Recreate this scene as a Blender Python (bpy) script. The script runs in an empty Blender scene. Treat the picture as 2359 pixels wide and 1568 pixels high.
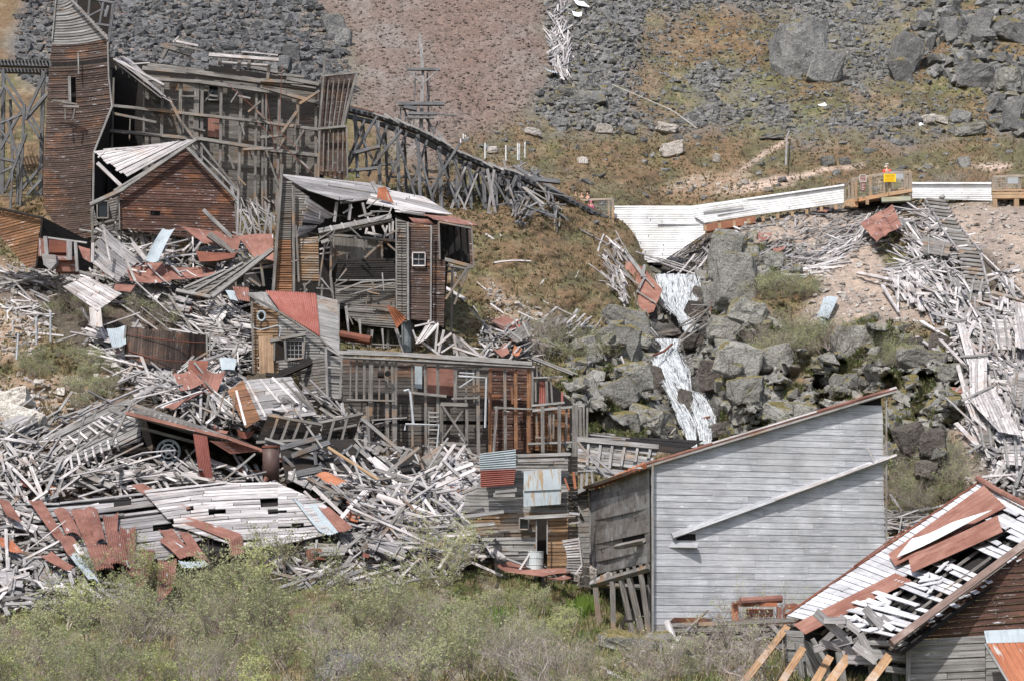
import bpy, bmesh, math, random
import numpy as np
from mathutils import Vector
random.seed(7); rnd = random.random; uni = random.uniform; gau = random.gauss
scene = bpy.context.scene
COL = scene.collection
# ---------------------------------------------------------------- camera
W2, H2, FP, PITCH = 1179.0, 784.0, 5500.0, math.radians(7.0)
cp, sp = math.cos(PITCH), math.sin(PITCH)
cam_d = bpy.data.cameras.new("camera"); cam = bpy.data.objects.new("camera", cam_d); COL.objects.link(cam)
cam_d.sensor_width = 23.6; cam_d.lens = FP / 2358.0 * 23.6
cam_d.clip_start = 0.5; cam_d.clip_end = 5000
cam.location = (0, 0, 0); cam.rotation_euler = (math.radians(90) + PITCH, 0, 0)
scene.camera = cam
# ---------------------------------------------------------------- light
SUN_EL, SUN_AZ = math.radians(54), math.radians(-24)     # azimuth measured from behind the camera
sd = Vector((math.sin(SUN_AZ) * math.cos(SUN_EL), -math.cos(SUN_AZ) * math.cos(SUN_EL), math.sin(SUN_EL)))
sl = bpy.data.lights.new("sun", 'SUN'); sl.energy = 4.0; sl.angle = math.radians(0.6); sl.color = (1.0, 0.965, 0.91)
so = bpy.data.objects.new("sun", sl); COL.objects.link(so); so.rotation_euler = (-sd).to_track_quat('-Z', 'Y').to_euler()
so.location = (0, 0, 80)
world = bpy.data.worlds.new("World"); scene.world = world; world.use_nodes = True
wn = world.node_tree; bg = wn.nodes['Background']; sky = wn.nodes.new('ShaderNodeTexSky')
sky.sky_type = 'NISHITA'; sky.sun_disc = False; sky.sun_elevation = SUN_EL; sky.sun_rotation = math.atan2(sd.x, sd.y)
sky.air_density = 1.0; sky.dust_density = 3.0
wn.links.new(sky.outputs[0], bg.inputs[0]); bg.inputs[1].default_value = 0.15
scene.view_settings.view_transform = 'Standard'; scene.view_settings.look = 'None'
scene.view_settings.exposure = 0.22; scene.view_settings.gamma = 1.0
scene.render.engine = 'CYCLES'

# ---------------------------------------------------------------- pixel <-> world helpers (picture is 2358 x 1568 units)
def q(u, v, Y):
    a = (u - W2) / FP; b = (H2 - v) / FP
    y = cp - sp * b; z = sp + cp * b
    s = Y / y
    return Vector((a * s, Y, z * s))
def qn(u, v, Y):
    a = (u - W2) / FP; b = (H2 - v) / FP
    y = cp - sp * b; z = sp + cp * b
    s = Y / y
    return a * s, Y, z * s
def ppm(Y): return FP / Y          # picture units per metre

# ---------------------------------------------------------------- numpy noise
def hsh(ix, iy, seed):
    n = (ix.astype(np.int64) * 374761393 + iy.astype(np.int64) * 668265263 + seed * 974634777) & 0xffffffff
    n = ((n ^ (n >> 13)) * 1274126177) & 0xffffffff
    return ((n ^ (n >> 16)) & 0xffff) / 65535.0
def vno(x, y, seed=0):
    ix = np.floor(x); iy = np.floor(y); fx = x - ix; fy = y - iy
    fx = fx * fx * (3 - 2 * fx); fy = fy * fy * (3 - 2 * fy)
    a = hsh(ix, iy, seed); b = hsh(ix + 1, iy, seed); c = hsh(ix, iy + 1, seed); d = hsh(ix + 1, iy + 1, seed)
    return (a * (1 - fx) + b * fx) * (1 - fy) + (c * (1 - fx) + d * fx) * fy
def fbm(x, y, seed=0, o=4):
    s = 0; a = 1; t = 0
    for i in range(o):
        s = s + a * vno(x * 2 ** i, y * 2 ** i, seed + i * 17); t += a; a *= .55
    return s / t
def facets(x, y, seed, tilt=1.0):
    """blocky cells, each a tilted plane; also returns closeness to the cracks"""
    ix = np.floor(x); iy = np.floor(y)
    d1 = np.full(x.shape, 9.); d2 = np.full(x.shape, 9.); val = np.zeros(x.shape)
    for i in (-1, 0, 1):
        for j in (-1, 0, 1):
            cx = ix + i; cy = iy + j
            px = cx + hsh(cx, cy, seed); py = cy + hsh(cx, cy, seed + 1)
            dx = x - px; dy = y - py; d = dx * dx + dy * dy
            h = hsh(cx, cy, seed + 2) - .5 + tilt * ((hsh(cx, cy, seed + 3) - .5) * dx * 2 + (hsh(cx, cy, seed + 4) - .2) * dy * 1.6)
            m = d < d1
            d2 = np.where(m, d1, np.minimum(d2, d)); val = np.where(m, h, val); d1 = np.where(m, d, d1)
    return val, np.sqrt(d2) - np.sqrt(d1)
def inpoly(U, V, poly):
    r = np.zeros(U.shape, bool); n = len(poly)
    for i in range(n):
        x1, y1 = poly[i]; x2, y2 = poly[(i + 1) % n]
        if y1 == y2: continue
        c = ((V < y1) != (V < y2)) & (U < (x2 - x1) * (V - y1) / (y2 - y1) + x1)
        r ^= c
    return r
def blur(a, k):
    if k < 1: return a
    for ax in (0, 1):
        c = np.cumsum(np.concatenate([np.repeat(np.take(a, [0], ax), k + 1, ax), a, np.repeat(np.take(a, [-1], ax), k, ax)], ax), ax)
        n = a.shape[ax]
        a = (np.take(c, range(2 * k + 1, 2 * k + 1 + n), ax) - np.take(c, range(0, n), ax)) / (2 * k + 1)
    return a

# ---------------------------------------------------------------- terrain surface: distance of the ground along each picture column
def ang(v):
    b = (H2 - v) / FP; return (sp + cp * b) / (cp - sp * b)
COLS = {
 0: [(1568,60),(1459,78.5),(1350,86),(1250,91),(1150,96),(1060,99.5),(1000,102),(900,107),(800,112),(640,121),(480,131),(330,141),(200,153),(0,176)],
 400: [(1568,60),(1459,78.5),(1350,86),(1250,91),(1150,96),(1060,100.5),(1000,103),(900,108),(800,113),(640,122),(520,130),(330,143),(200,156),(0,178)],
 800: [(1568,60),(1459,78.5),(1350,86),(1250,91),(1150,97.5),(1060,104.5),(950,108),(860,111),(800,114.5),(640,123),(500,131),(330,146),(200,161),(0,181)],
 1200: [(1568,60),(1459,78.5),(1350,85.5),(1310,88.5),(1250,92),(1150,99),(1050,105),(950,109),(800,117),(700,123),(600,129),(500,135),(420,142),(330,155),(200,166),(0,184)],
 1420: [(1568,60),(1475,76),(1459,80),(1420,88),(1350,92),(1200,96),(1000,110),(900,115),(800,121.5),(740,126),(640,132.5),(560,138.5),(480,143.5),(300,163),(0,187)],
 1490: [(1568,60),(1475,76),(1459,80),(1420,88),(1350,92),(1200,96),(1000,113),(900,118.5),(800,124.5),(740,129),(650,135.5),(600,141),(560,144),(480,147),(300,165),(0,188)],
 1450: [(1568,60),(1475,76),(1459,80),(1420,88),(1350,92),(1200,95),(1000,110),(900,117),(800,123),(740,127),(640,133),(560,139),(480,144),(300,164),(0,187)],
 1510: [(1568,60),(1459,78),(1350,86),(1200,95),(1000,114),(900,119),(800,125),(740,130),(660,137),(625,141),(600,148),(480,150),(300,165),(0,188)],
 1580: [(1568,60),(1459,78),(1350,86),(1200,96),(1000,118),(900,122),(800,128),(740,132),(700,135),(640,140),(600,146),(560,148),(480,150),(300,165),(0,189)],
 1700: [(1568,60),(1459,78),(1350,86),(1200,96),(1000,112),(900,116),(800,121),(740,124),(640,129),(560,135),(520,141),(460,146),(300,166),(0,190)],
 2000: [(1568,60),(1459,78),(1300,87),(1100,98),(1000,105),(900,110),(800,116),(760,118),(600,129),(500,137),(460,142),(420,150),(300,166),(0,192)],
 2200: [(1568,60),(1459,76),(1300,84),(1100,95),(1000,101),(900,107),(800,113),(600,126),(500,134),(455,140),(420,150),(300,168),(0,190)],
 2358: [(1568,60),(1459,75),(1250,83),(1100,90),(1000,96),(800,110),(600,124),(480,135),(450,141),(400,151),(300,168),(0,188)],
}
cu = sorted(COLS)
def arr(a, b, s): return np.arange(a, b, s, dtype=float)
us = np.concatenate([arr(-1300, -60, 24), arr(-60, 2420, 4), arr(2420, 3700, 24)])
vs = np.concatenate([arr(-1150, -40, 24), arr(-40, 1640, 4), [1650, 1670, 1700, 1740, 1800, 1900, 2050, 2300, 2700, 3400, 4600, 6500, 9000, 13000]])
def colprof(tab):
    t = sorted(tab); vv = np.array([a for a, b in t], float); yy = np.array([b for a, b in t], float)
    out = np.interp(vs, vv, yy)
    Y0 = yy[0]; z0 = ang(0.) * Y0
    for i, v in enumerate(vs):
        if v < 0: out[i] = (0.60 * Y0 - z0) / (0.60 - ang(v))
        if v > 1568: out[i] = min(yy[-1] - (v - 1568) * .12, -1.75 / ang(v)) if v < 1640 else -1.75 / ang(v)
    return out
prof = np.array([colprof(COLS[c]) for c in cu])             # cols x v
uc = np.clip(us, cu[0], cu[-1]); YG = np.zeros((len(vs), len(us)))
for j in range(len(vs)): YG[j] = np.interp(uc, cu, prof[:, j])
k = (vs < 1640).sum()
YG[:k] = blur(YG[:k], 7)
YS = YG.copy()                                              # smooth version
U, V = np.meshgrid(us, vs)
# ---- zones (outlines on the hillside of what covers the ground)
def zone(polys, soft=3, warp=26, seed=5):
    Uw = U + (fbm(U / 45, V / 45, seed) - .5) * warp * 2; Vw = V + (fbm(U / 45, V / 45, seed + 50) - .5) * warp * 1.6
    m = np.zeros(U.shape)
    for p in polys: m = np.maximum(m, inpoly(Uw, Vw, p).astype(float))
    return blur(m, soft)
n1 = fbm(U / 60, V / 34, 1); n2 = fbm(U / 22, V / 12, 2); n3 = fbm(U / 160, V / 90, 3); n4 = fbm(U / 9, V / 6, 4, 2)
scree = zone([[(705,-1200),(1262,-1200),(1262,60),(1272,165),(1235,235),(1150,320),(1045,335),(1000,420),(800,240),(830,190),(800,90),(740,40),(700,0)]], 9, 40)
talusL = zone([[(60,-1200),(720,-1200),(720,20),(800,100),(820,200),(830,240),(240,240),(160,240),(60,180),(30,90),(70,0)]], 6, 40)
talusM = zone([[(1262,-1200),(1640,-1200),(1630,0),(1560,110),(1490,185),(1460,290),(1230,300),(1235,220),(1272,165)],
               [(1560,165),(1700,150),(1780,210),(1900,280),(2150,260),(2230,300),(2000,330),(1800,312),(1690,290),(1560,240)],
               [(1840,-1200),(2170,-1200),(2150,0),(2060,60),(2100,200),(1960,220),(1900,130),(1830,60),(1640,0)],
               [(1500,200),(1560,190),(1600,250),(1640,300),(1480,295)]], 8, 70)
gr = (n1 > .55) | (n3 > .60)
patch = zone([[(1490,30),(1780,40),(1800,90),(1780,170),(1700,140),(1560,170),(1640,240),(1560,290),(1480,280),(1440,200)],
              [(1820,190),(1960,215),(1990,240),(1900,270),(1830,240)],[(1960,180),(2180,170),(2260,250),(2350,290),(2200,290),(2050,240)]], 4, 30, 9)
talusM = talusM * (1 - .8 * patch) * np.clip(1.25 - 6 * np.clip(n2 * .6 + n1 * .4 - .53, 0, 1), .15, 1)
talusM *= 1 - .55 * np.clip((U - 1450) / 100, 0, 1) * np.clip((n1 - .48) * 8, 0, 1)
outc = zone([[(2130,-1200),(3700,-1200),(3700,330),(2358,330),(2300,300),(2260,210),(2170,190),(2120,90),(2080,30)]], 3, 30, 13)
outc = outc * np.clip((fbm(U / 70, V / 55, 31) - .40) * 9, 0, 1)
rav = zone([[(1640,540),(1700,540),(1860,560),(1850,640),(1720,640),(1730,700),(1800,745),(1860,800),(1800,900),(1880,960),(1800,1010),(1290,1060),(1290,870),(1330,790),(1420,740),(1530,700),(1500,600),(1560,640),(1610,640),(1620,560)],
            [(1900,800),(2000,740),(2060,740),(2130,800),(2200,770),(2260,960),(2180,1000),(2190,1110),(2030,1110),(2040,960),(2100,900),(2050,880),(1960,920),(1840,900)],
            [(1690,820),(1740,880),(1860,900),(1960,900),(1960,960),(1700,1040)],
            [(2040,960),(2190,960),(2180,1090),(2040,1110)]], 3, 14, 17)
vegr = np.clip((fbm(U / 38, V / 24, 41) - .56) * 10, 0, 1) * np.clip((np.abs(U - 1570) - 60) / 60, 0, 1)
rav0 = rav; rav = rav * (1 - vegr)
tan_ = zone([[(1950,520),(2010,560),(2060,640),(2150,680),(2230,770),(2150,745),(2000,740),(1900,770),(1830,760),(1890,640),(1840,610)],
             [(1600,545),(1720,520),(1960,470),(2100,460),(1980,520),(1840,600),(1700,555),(1640,560)],
             [(2100,470),(2358,465),(3700,440),(3700,700),(2358,690),(2280,600),(2230,560)],
             [(2180,740),(2300,900),(2300,1150),(2200,1120),(2210,960),(2230,900)]], 4, 12, 21)
mead = np.clip(1 - scree - talusL - talusM - outc - rav - tan_, 0, 1)
path_ = zone([[(1770,410),(1860,400),(1880,390),(1990,378),(1990,384),(1900,395),(1870,408),(1800,418),(1772,416)],
              [(1640,440),(1760,415),(1830,425),(1700,445)], [(2230,385),(2300,374),(2340,382),(2290,396)],[(1695,395),(1760,350),(1820,318),(1828,322),(1765,358),(1700,400)]], 1, 5, 23)
dirtL = zone([[(-1300,610),(140,600),(260,680),(240,690),(70,690),(110,760),(60,830),(-1300,830)],[(-300,890),(110,870),(270,860),(280,930),(200,960),(150,1000),(-300,1010)],[(1600,405),(1700,395),(1760,420),(1700,450),(1500,450)],
              [(1120,640),(1300,760),(1150,770)],[(1500,440),(1330,420),(1250,400)],[(1390,1450),(1700,1440),(1900,1568),(1400,1568)]], 3, 22, 27)
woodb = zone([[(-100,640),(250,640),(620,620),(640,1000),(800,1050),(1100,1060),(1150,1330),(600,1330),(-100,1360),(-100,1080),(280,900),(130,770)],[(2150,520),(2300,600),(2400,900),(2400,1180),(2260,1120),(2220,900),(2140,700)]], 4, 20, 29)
fore = np.clip((V - 1290) / 60, 0, 1)
chp = [(1558, 600), (1565, 660), (1568, 710), (1590, 760), (1540, 785), (1540, 820), (1550, 870), (1590, 920), (1622, 960), (1625, 1010)]
dd = np.full(U.shape, 1e9)
for (xa, ya), (xb, yb) in zip(chp, chp[1:]):
    tt = np.clip(((U - xa) * (xb - xa) + (V - ya) * (yb - ya)) / ((xb - xa) ** 2 + (yb - ya) ** 2), 0, 1); dd = np.minimum(dd, np.hypot(U - xa - tt * (xb - xa), V - ya - tt * (yb - ya)))
def c3(*a): return np.array(a)[None, None, :]
def mx(a, b, m): return a * (1 - m[..., None]) + b * m[..., None]
brown = c3(.178, .118, .068); olive = c3(.118, .108, .058); straw = c3(.25, .20, .13); dark = c3(.085, .066, .042); green = c3(.125, .14, .055)
col = mx(brown, olive, np.clip((n1 - .42) * 5, 0, 1)); col = mx(col, green, np.clip((n3 - .6) * 8, 0, 1) * .7)
col = mx(col, straw, np.clip((n2 - .60) * 7, 0, 1) * .75); col = mx(col, dark, np.clip((.38 - n2) * 8, 0, 1) * .75)
lower = np.clip((V - 480) / 120, 0, 1)
col = mx(col, mx(olive + 0 * col, green, np.clip((n2 - .4) * 4, 0, 1)), lower * np.clip((n1 - .35) * 3, 0, 1) * .5)
scol = mx(c3(.185, .142, .122), c3(.22, .19, .172), np.clip((n1 - .45) * 4, 0, 1)); scol = mx(scol, c3(.19, .128, .102), np.clip(1 - np.abs(U - 1075 - V * .1) / 150, 0, 1) * .65)
tl = mx(c3(.15, .153, .158), c3(.23, .20, .165), np.clip((n1 - .5) * 4, 0, 1)); tm = mx(c3(.185, .186, .188), c3(.235, .215, .19), np.clip((n1 - .5) * 4, 0, 1))
rk = mx(c3(.25, .245, .23), c3(.15, .148, .14), np.clip((n2 - .5) * 4, 0, 1)); rk = mx(rk, c3(.29, .28, .26), np.clip((.42 - n1) * 6, 0, 1) * .8)
tc = mx(c3(.37, .295, .24), c3(.29, .235, .20), np.clip((n1 - .4) * 4, 0, 1))
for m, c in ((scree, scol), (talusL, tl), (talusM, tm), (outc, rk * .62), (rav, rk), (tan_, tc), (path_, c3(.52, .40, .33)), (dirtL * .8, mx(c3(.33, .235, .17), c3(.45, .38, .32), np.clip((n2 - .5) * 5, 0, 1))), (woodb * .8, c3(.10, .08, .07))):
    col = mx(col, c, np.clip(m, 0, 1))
fcol = mx(c3(.12, .135, .045), c3(.15, .115, .075), np.clip((n2 - .45) * 5, 0, 1)); fcol = mx(fcol, c3(.30, .26, .21), np.clip((n1 - .58) * 8, 0, 1) * .7)
col = mx(col, fcol, fore); col = mx(col, c3(.075, .07, .065), np.clip((62 - dd) / 30, 0, 1))
col = col * (.82 + .36 * n4[..., None])
grav = np.clip(scree * .55 + talusL + talusM + tan_ * .4 + .3 * dirtL, 0, 1) * (1 - fore)
rockm = np.clip(outc + rav, 0, 1)
# ---- relief
inf = np.clip((U + 60) / 100, 0, 1) * np.clip((2420 - U) / 100, 0, 1) * np.clip((1640 - V) / 200, 0, 1)
f1, e1 = facets(U / 62 + n1, V / 46 + n1, 3); f2, e2 = facets(U / 24 + n2 * .6, V / 19, 8); f3, e3 = facets(U / 11, V / 10, 12)
rrel = f1 * 3.4 + f2 * .55 + f3 * .10 + np.clip(.10 - e1, 0, 1) * 6 + np.clip(.10 - e2, 0, 1) * 2.0
R = np.clip(rav + outc * .4, 0, 1) * (rrel - .4)
R += (n1 - .5) * 1.4 * mead + (n2 - .5) * .55 * mead + (n4 - .5) * .12 * mead
R += (n3 - .5) * 2.2 * (1 - woodb) + grav * ((f3 * .25) + (n1 - .5) * 1.0)
R += woodb * (n2 - .5) * .5
chan = np.clip((95 - dd) / 55, 0, 1); wallz = zone([[(1380,440),(1640,440),(1640,600),(1540,615),(1460,615),(1380,560)]], 4, 0)
R = R * (1 - .9 * np.maximum(chan, wallz)) + chan * 1.2
YG = YS + R * inf * np.clip(YS / 90, .3, 1.2)
YG[k:] = YS[k:]
def _samp(G, u, v):
    i = int(np.searchsorted(us, u)) - 1; j = int(np.searchsorted(vs, v)) - 1
    i = max(0, min(len(us) - 2, i)); j = max(0, min(len(vs) - 2, j))
    a = (u - us[i]) / (us[i + 1] - us[i]); b = (v - vs[j]) / (vs[j + 1] - vs[j])
    return float((G[j, i] * (1 - a) + G[j, i + 1] * a) * (1 - b) + (G[j + 1, i] * (1 - a) + G[j + 1, i + 1] * a) * b)
def gy(u, v): return _samp(YG, u, v)
def G(u, v, up=0.0):
    p = q(u, v, gy(u, v)); p.z += up; return p
def gsm(u, v, up=0.0):
    p = q(u, v, _samp(YS, u, v)); p.z += up; return p
def ground_v(u, Y):
    """picture row where the ground is at distance Y below column u"""
    lo, hi = -40., 1640.
    for _ in range(24):
        m = (lo + hi) / 2
        if _samp(YS, u, m) > Y: lo = m
        else: hi = m
    return (lo + hi) / 2
def zg(u, Y): return q(u, ground_v(u, Y), Y).z
# ---------------------------------------------------------------- materials
class NT:
    def __init__(s, name):
        s.m = bpy.data.materials.new(name); s.m.use_nodes = True; s.t = s.m.node_tree
        s.b = s.t.nodes['Principled BSDF']
        s.b.inputs['Specular IOR Level'].default_value = .25
    def n(s, typ, ins=None, **pr):
        nd = s.t.nodes.new('ShaderNode' + typ)
        for k_, v_ in pr.items(): setattr(nd, k_, v_)
        for k_, v_ in (ins or {}).items(): s.set(nd.inputs[k_], v_)
        return nd
    def set(s, sock, v_):
        if hasattr(v_, 'is_output'): s.t.links.new(v_, sock)
        elif isinstance(v_, tuple) and len(v_) == 3 and sock.type == 'RGBA': sock.default_value = (*v_, 1)
        else: sock.default_value = v_
    def mix(s, f, a, b, bt='MIX'):
        nd = s.t.nodes.new('ShaderNodeMix'); nd.data_type = 'RGBA'; nd.blend_type = bt
        s.set(nd.inputs[0], f); s.set(nd.inputs[6], a); s.set(nd.inputs[7], b); return nd.outputs[2]
    def mr(s, v_, a, b, c=0., d=1.):
        return s.n('MapRange', {0: v_, 1: a, 2: b, 3: c, 4: d}).outputs[0]
    def math(s, op, a, b=0.): return s.n('Math', {0: a, 1: b}, operation=op).outputs[0]
    def noise(s, vec, sc, det=3., rough=.55, dist=0.):
        return s.n('TexNoise', {'Vector': vec, 'Scale': sc, 'Detail': det, 'Roughness': rough, 'Distortion': dist}).outputs[0]
    def map(s, vec, sc):
        return s.n('Mapping', {'Vector': vec, 'Scale': sc}).outputs[0]
    def bump(s, h, st=.5, dist=.02):
        s.set(s.b.inputs['Normal'], s.n('Bump', {'Height': h, 'Strength': st, 'Distance': dist}).outputs[0])
    def obj(s): return s.n('NewGeometry').outputs['Position']
    def col(s, c, r=.85): s.set(s.b.inputs['Base Color'], c); s.set(s.b.inputs['Roughness'], r)

MATS = {}
def wood(name, base, dark, stain, amt=.3, fleck=0., var=.3, fcol=(.62, .62, .64)):
    if name in MATS: return MATS[name]
    t = NT(name); uv = t.n('UVMap').outputs[0]; isl = t.n('NewGeometry').outputs['Random Per Island']
    g = t.noise(t.map(uv, (1.1, 26, 1)), 1.0, 5, .6, .6)
    c = t.mix(t.mr(g, .36, .66), dark, base)
    c = t.mix(t.mr(isl, 0, 1, 0, .35), c, t.mix(.5, c, dark))
    pn = t.noise(t.map(t.obj(), (1, 1, 1.6)), .55, 4, .6)
    s_ = t.math('MULTIPLY', t.mr(pn, .66 - amt * .36, .78 - amt * .3), t.mr(isl, .0, .55, .35, 1))
    c = t.mix(s_, c, stain)
    # knots, damp streaks
    kn = t.noise(t.map(uv, (2.2, 7, 1)), 1.7, 2)
    c = t.mix(t.mr(kn, .62, .75, 0, .55), c, dark)
    if fleck > 0:
        fn = t.noise(t.map(uv, (1.3, 13, 1)), 1.3, 5, .75)
        pf = t.noise(t.obj(), .8, 2)
        thr = t.math('MULTIPLY', t.mr(fn, .60, .63), t.mr(pf, .60 - fleck * .3, .66 - fleck * .2))
        c = t.mix(thr, c, fcol)
    br = t.math('MULTIPLY', t.mr(isl, 0, 1, 1 - var, 1 + var * .75), t.mr(t.noise(t.map(t.obj(), (1, 1, 1.3)), 1.1, 5, .65), .34, .66, .80, 1.16))
    c = t.mix(1.0, c, t.n('CombineColor', {0: br, 1: br, 2: br}).outputs[0], 'MULTIPLY')
    t.col(c, .88); t.bump(g, .5, .02)
    MATS[name] = t.m; return t.m
def W(kind):
    return {
     'grey':   lambda: wood('weathered_grey_wood', (.33, .325, .32), (.14, .135, .13), (.20, .14, .095), .25, .1),
     'frame':  lambda: wood('old_timber_wood', (.255, .242, .228), (.095, .088, .082), (.25, .165, .105), .3, 0),
     'trestle':lambda: wood('dark_grey_timber_wood', (.20, .205, .215), (.06, .06, .064), (.12, .085, .06), .25, 0),
     'mill':   lambda: wood('stained_board_wood', (.225, .212, .195), (.095, .088, .08), (.15, .095, .062), .35, .1),
     'mill_shade':  lambda: wood('shade_darkened_stained_board_wood', (.135, .122, .11), (.05, .045, .042), (.12, .07, .045), .35, .2),  # darkened copy of the mill boards: the framed wall's shade is in the colour
     'dark':   lambda: wood('dark_damp_and_void_shade_wood', (.030, .027, .025), (.012, .011, .011), (.03, .02, .014), .3, 0),  # near-black colour puts in the shade of open voids; damp timbers share it
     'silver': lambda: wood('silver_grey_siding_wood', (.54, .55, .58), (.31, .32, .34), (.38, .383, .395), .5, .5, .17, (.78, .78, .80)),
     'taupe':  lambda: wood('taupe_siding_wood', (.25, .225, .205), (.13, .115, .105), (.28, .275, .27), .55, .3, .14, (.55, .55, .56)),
     'pale':   lambda: wood('bleached_plank_wood', (.60, .575, .575), (.27, .25, .245), (.33, .28, .255), .3, .5, .45, (.74, .73, .75)),
     'paleg':  lambda: wood('bleached_grey_plank_wood', (.38, .37, .375), (.17, .16, .16), (.25, .21, .185), .3, .35, .4, (.66, .66, .68)),
     'brown':  lambda: wood('red_brown_siding_wood', (.125, .062, .045), (.045, .028, .024), (.20, .085, .042), .36, .9, .35, (.5, .5, .53)),
     'brown2': lambda: wood('dark_brown_flecked_siding_wood', (.125, .083, .066), (.05, .037, .033), (.19, .092, .052), .32, .85, .3, (.46, .46, .49)),
     'orange': lambda: wood('orange_brown_wood', (.30, .155, .08), (.12, .06, .035), (.14, .07, .045), .4, .2),
     'ochre':  lambda: wood('tan_brown_siding_wood', (.33, .21, .12), (.12, .072, .042), (.21, .19, .17), .5, .4, .3, (.45, .44, .44)),
     'new':    lambda: wood('new_deck_timber', (.42, .30, .19), (.27, .18, .11), (.38, .20, .10), .3, 0, .15),
     'post':   lambda: wood('grey_tan_rail_wood', (.33, .28, .225), (.20, .165, .13), (.34, .22, .13), .3, 0, .15),
     'prop':   lambda: wood('pine_prop_wood', (.50, .33, .19), (.32, .18, .10), (.52, .47, .42), .4, 0, .2),
    }[kind]()
def rust(name='rusted_sheet_iron', a=(.165, .076, .058), b=(.275, .138, .11), g=(.42, .48, .52), amt=.3):
    if name in MATS: return MATS[name]
    t = NT(name); o = t.obj(); isl = t.n('NewGeometry').outputs['Random Per Island']
    uv = t.n('UVMap').outputs[0]
    n_ = t.noise(o, 1.0, 6, .72); st = t.noise(t.map(uv, (1., 9, 1)), 1., 4)
    c = t.mix(t.mr(n_, .38, .62), a, b); c = t.mix(t.mr(st, .52, .70, 0, .5), c, tuple(x * .6 for x in a))
    c = t.mix(t.mr(t.noise(t.map(uv, (.5, 4, 1)), 1.2, 5, .7), .72 - amt * .35, .76 - amt * .3), c, g)
    br = t.mr(isl, 0, 1, .8, 1.15); c = t.mix(1., c, t.n('CombineColor', {0: br, 1: br, 2: br}).outputs[0], 'MULTIPLY')
    t.col(c, .75); t.bump(n_, .4, .02); MATS[name] = t.m; return t.m
def plain(name, c1, c2, sc=2., r=.8, metal=0., bump=.3):
    if name in MATS: return MATS[name]
    t = NT(name); n_ = t.noise(t.obj(), sc, 5, .65); t.col(t.mix(t.mr(n_, .35, .65), c1, c2), r)
    t.set(t.b.inputs['Metallic'], metal); t.bump(n_, bump, .03); MATS[name] = t.m; return t.m
def R_(): return rust()
def R2(): return rust('brown_rusted_iron', (.13, .05, .038), (.20, .075, .045), (.3, .3, .3), .1)
def GV(): return rust('galvanised_sheet_iron', (.29, .335, .365), (.38, .43, .46), (.27, .16, .10), .3)
def rockmat(name, a, b, c_=(.36, .37, .33), lich=.5, moss=0):
    if name in MATS: return MATS[name]
    t = NT(name); o = t.obj()
    n_ = t.noise(o, 1.1, 6, .7); f = t.noise(o, 7., 4, .7)
    c = t.mix(t.mr(n_, .36, .64), a, b); c = t.mix(t.mr(f, .55, .70, 0, lich), c, c_); c = t.mix(t.mr(f, .42, .30, 0, .8), c, tuple(x * .4 for x in a))
    isl = t.n('NewGeometry').outputs['Random Per Island']; br = t.mr(isl, 0, 1, .72, 1.25)
    c = t.mix(1., c, t.n('CombineColor', {0: br, 1: br, 2: br}).outputs[0], 'MULTIPLY')
    if moss:
        nz = t.n('SeparateXYZ', {0: t.n('NewGeometry').outputs['Normal']}).outputs[2]
        mk = t.math('MULTIPLY', t.mr(nz, .30, .62), t.mr(t.noise(o, .7, 4, .6), .5 - moss * .12, .56 - moss * .1)); c = t.mix(mk, c, t.mix(t.mr(f, .4, .6), (.10, .10, .035), (.22, .17, .07)))
    cr = t.noise(t.map(o, (1.3, 1.3, .5)), 1.6, 3, .6, 1.5); c = t.mix(t.mr(t.math('ABSOLUTE', t.math('SUBTRACT', cr, .5)), .0, .022, .75, 0), c, tuple(x * .25 for x in a))
    t.col(c, .9); t.bump(t.math('ADD', n_, t.math('MULTIPLY', f, .5)), .9, .25); MATS[name] = t.m; return t.m

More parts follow.
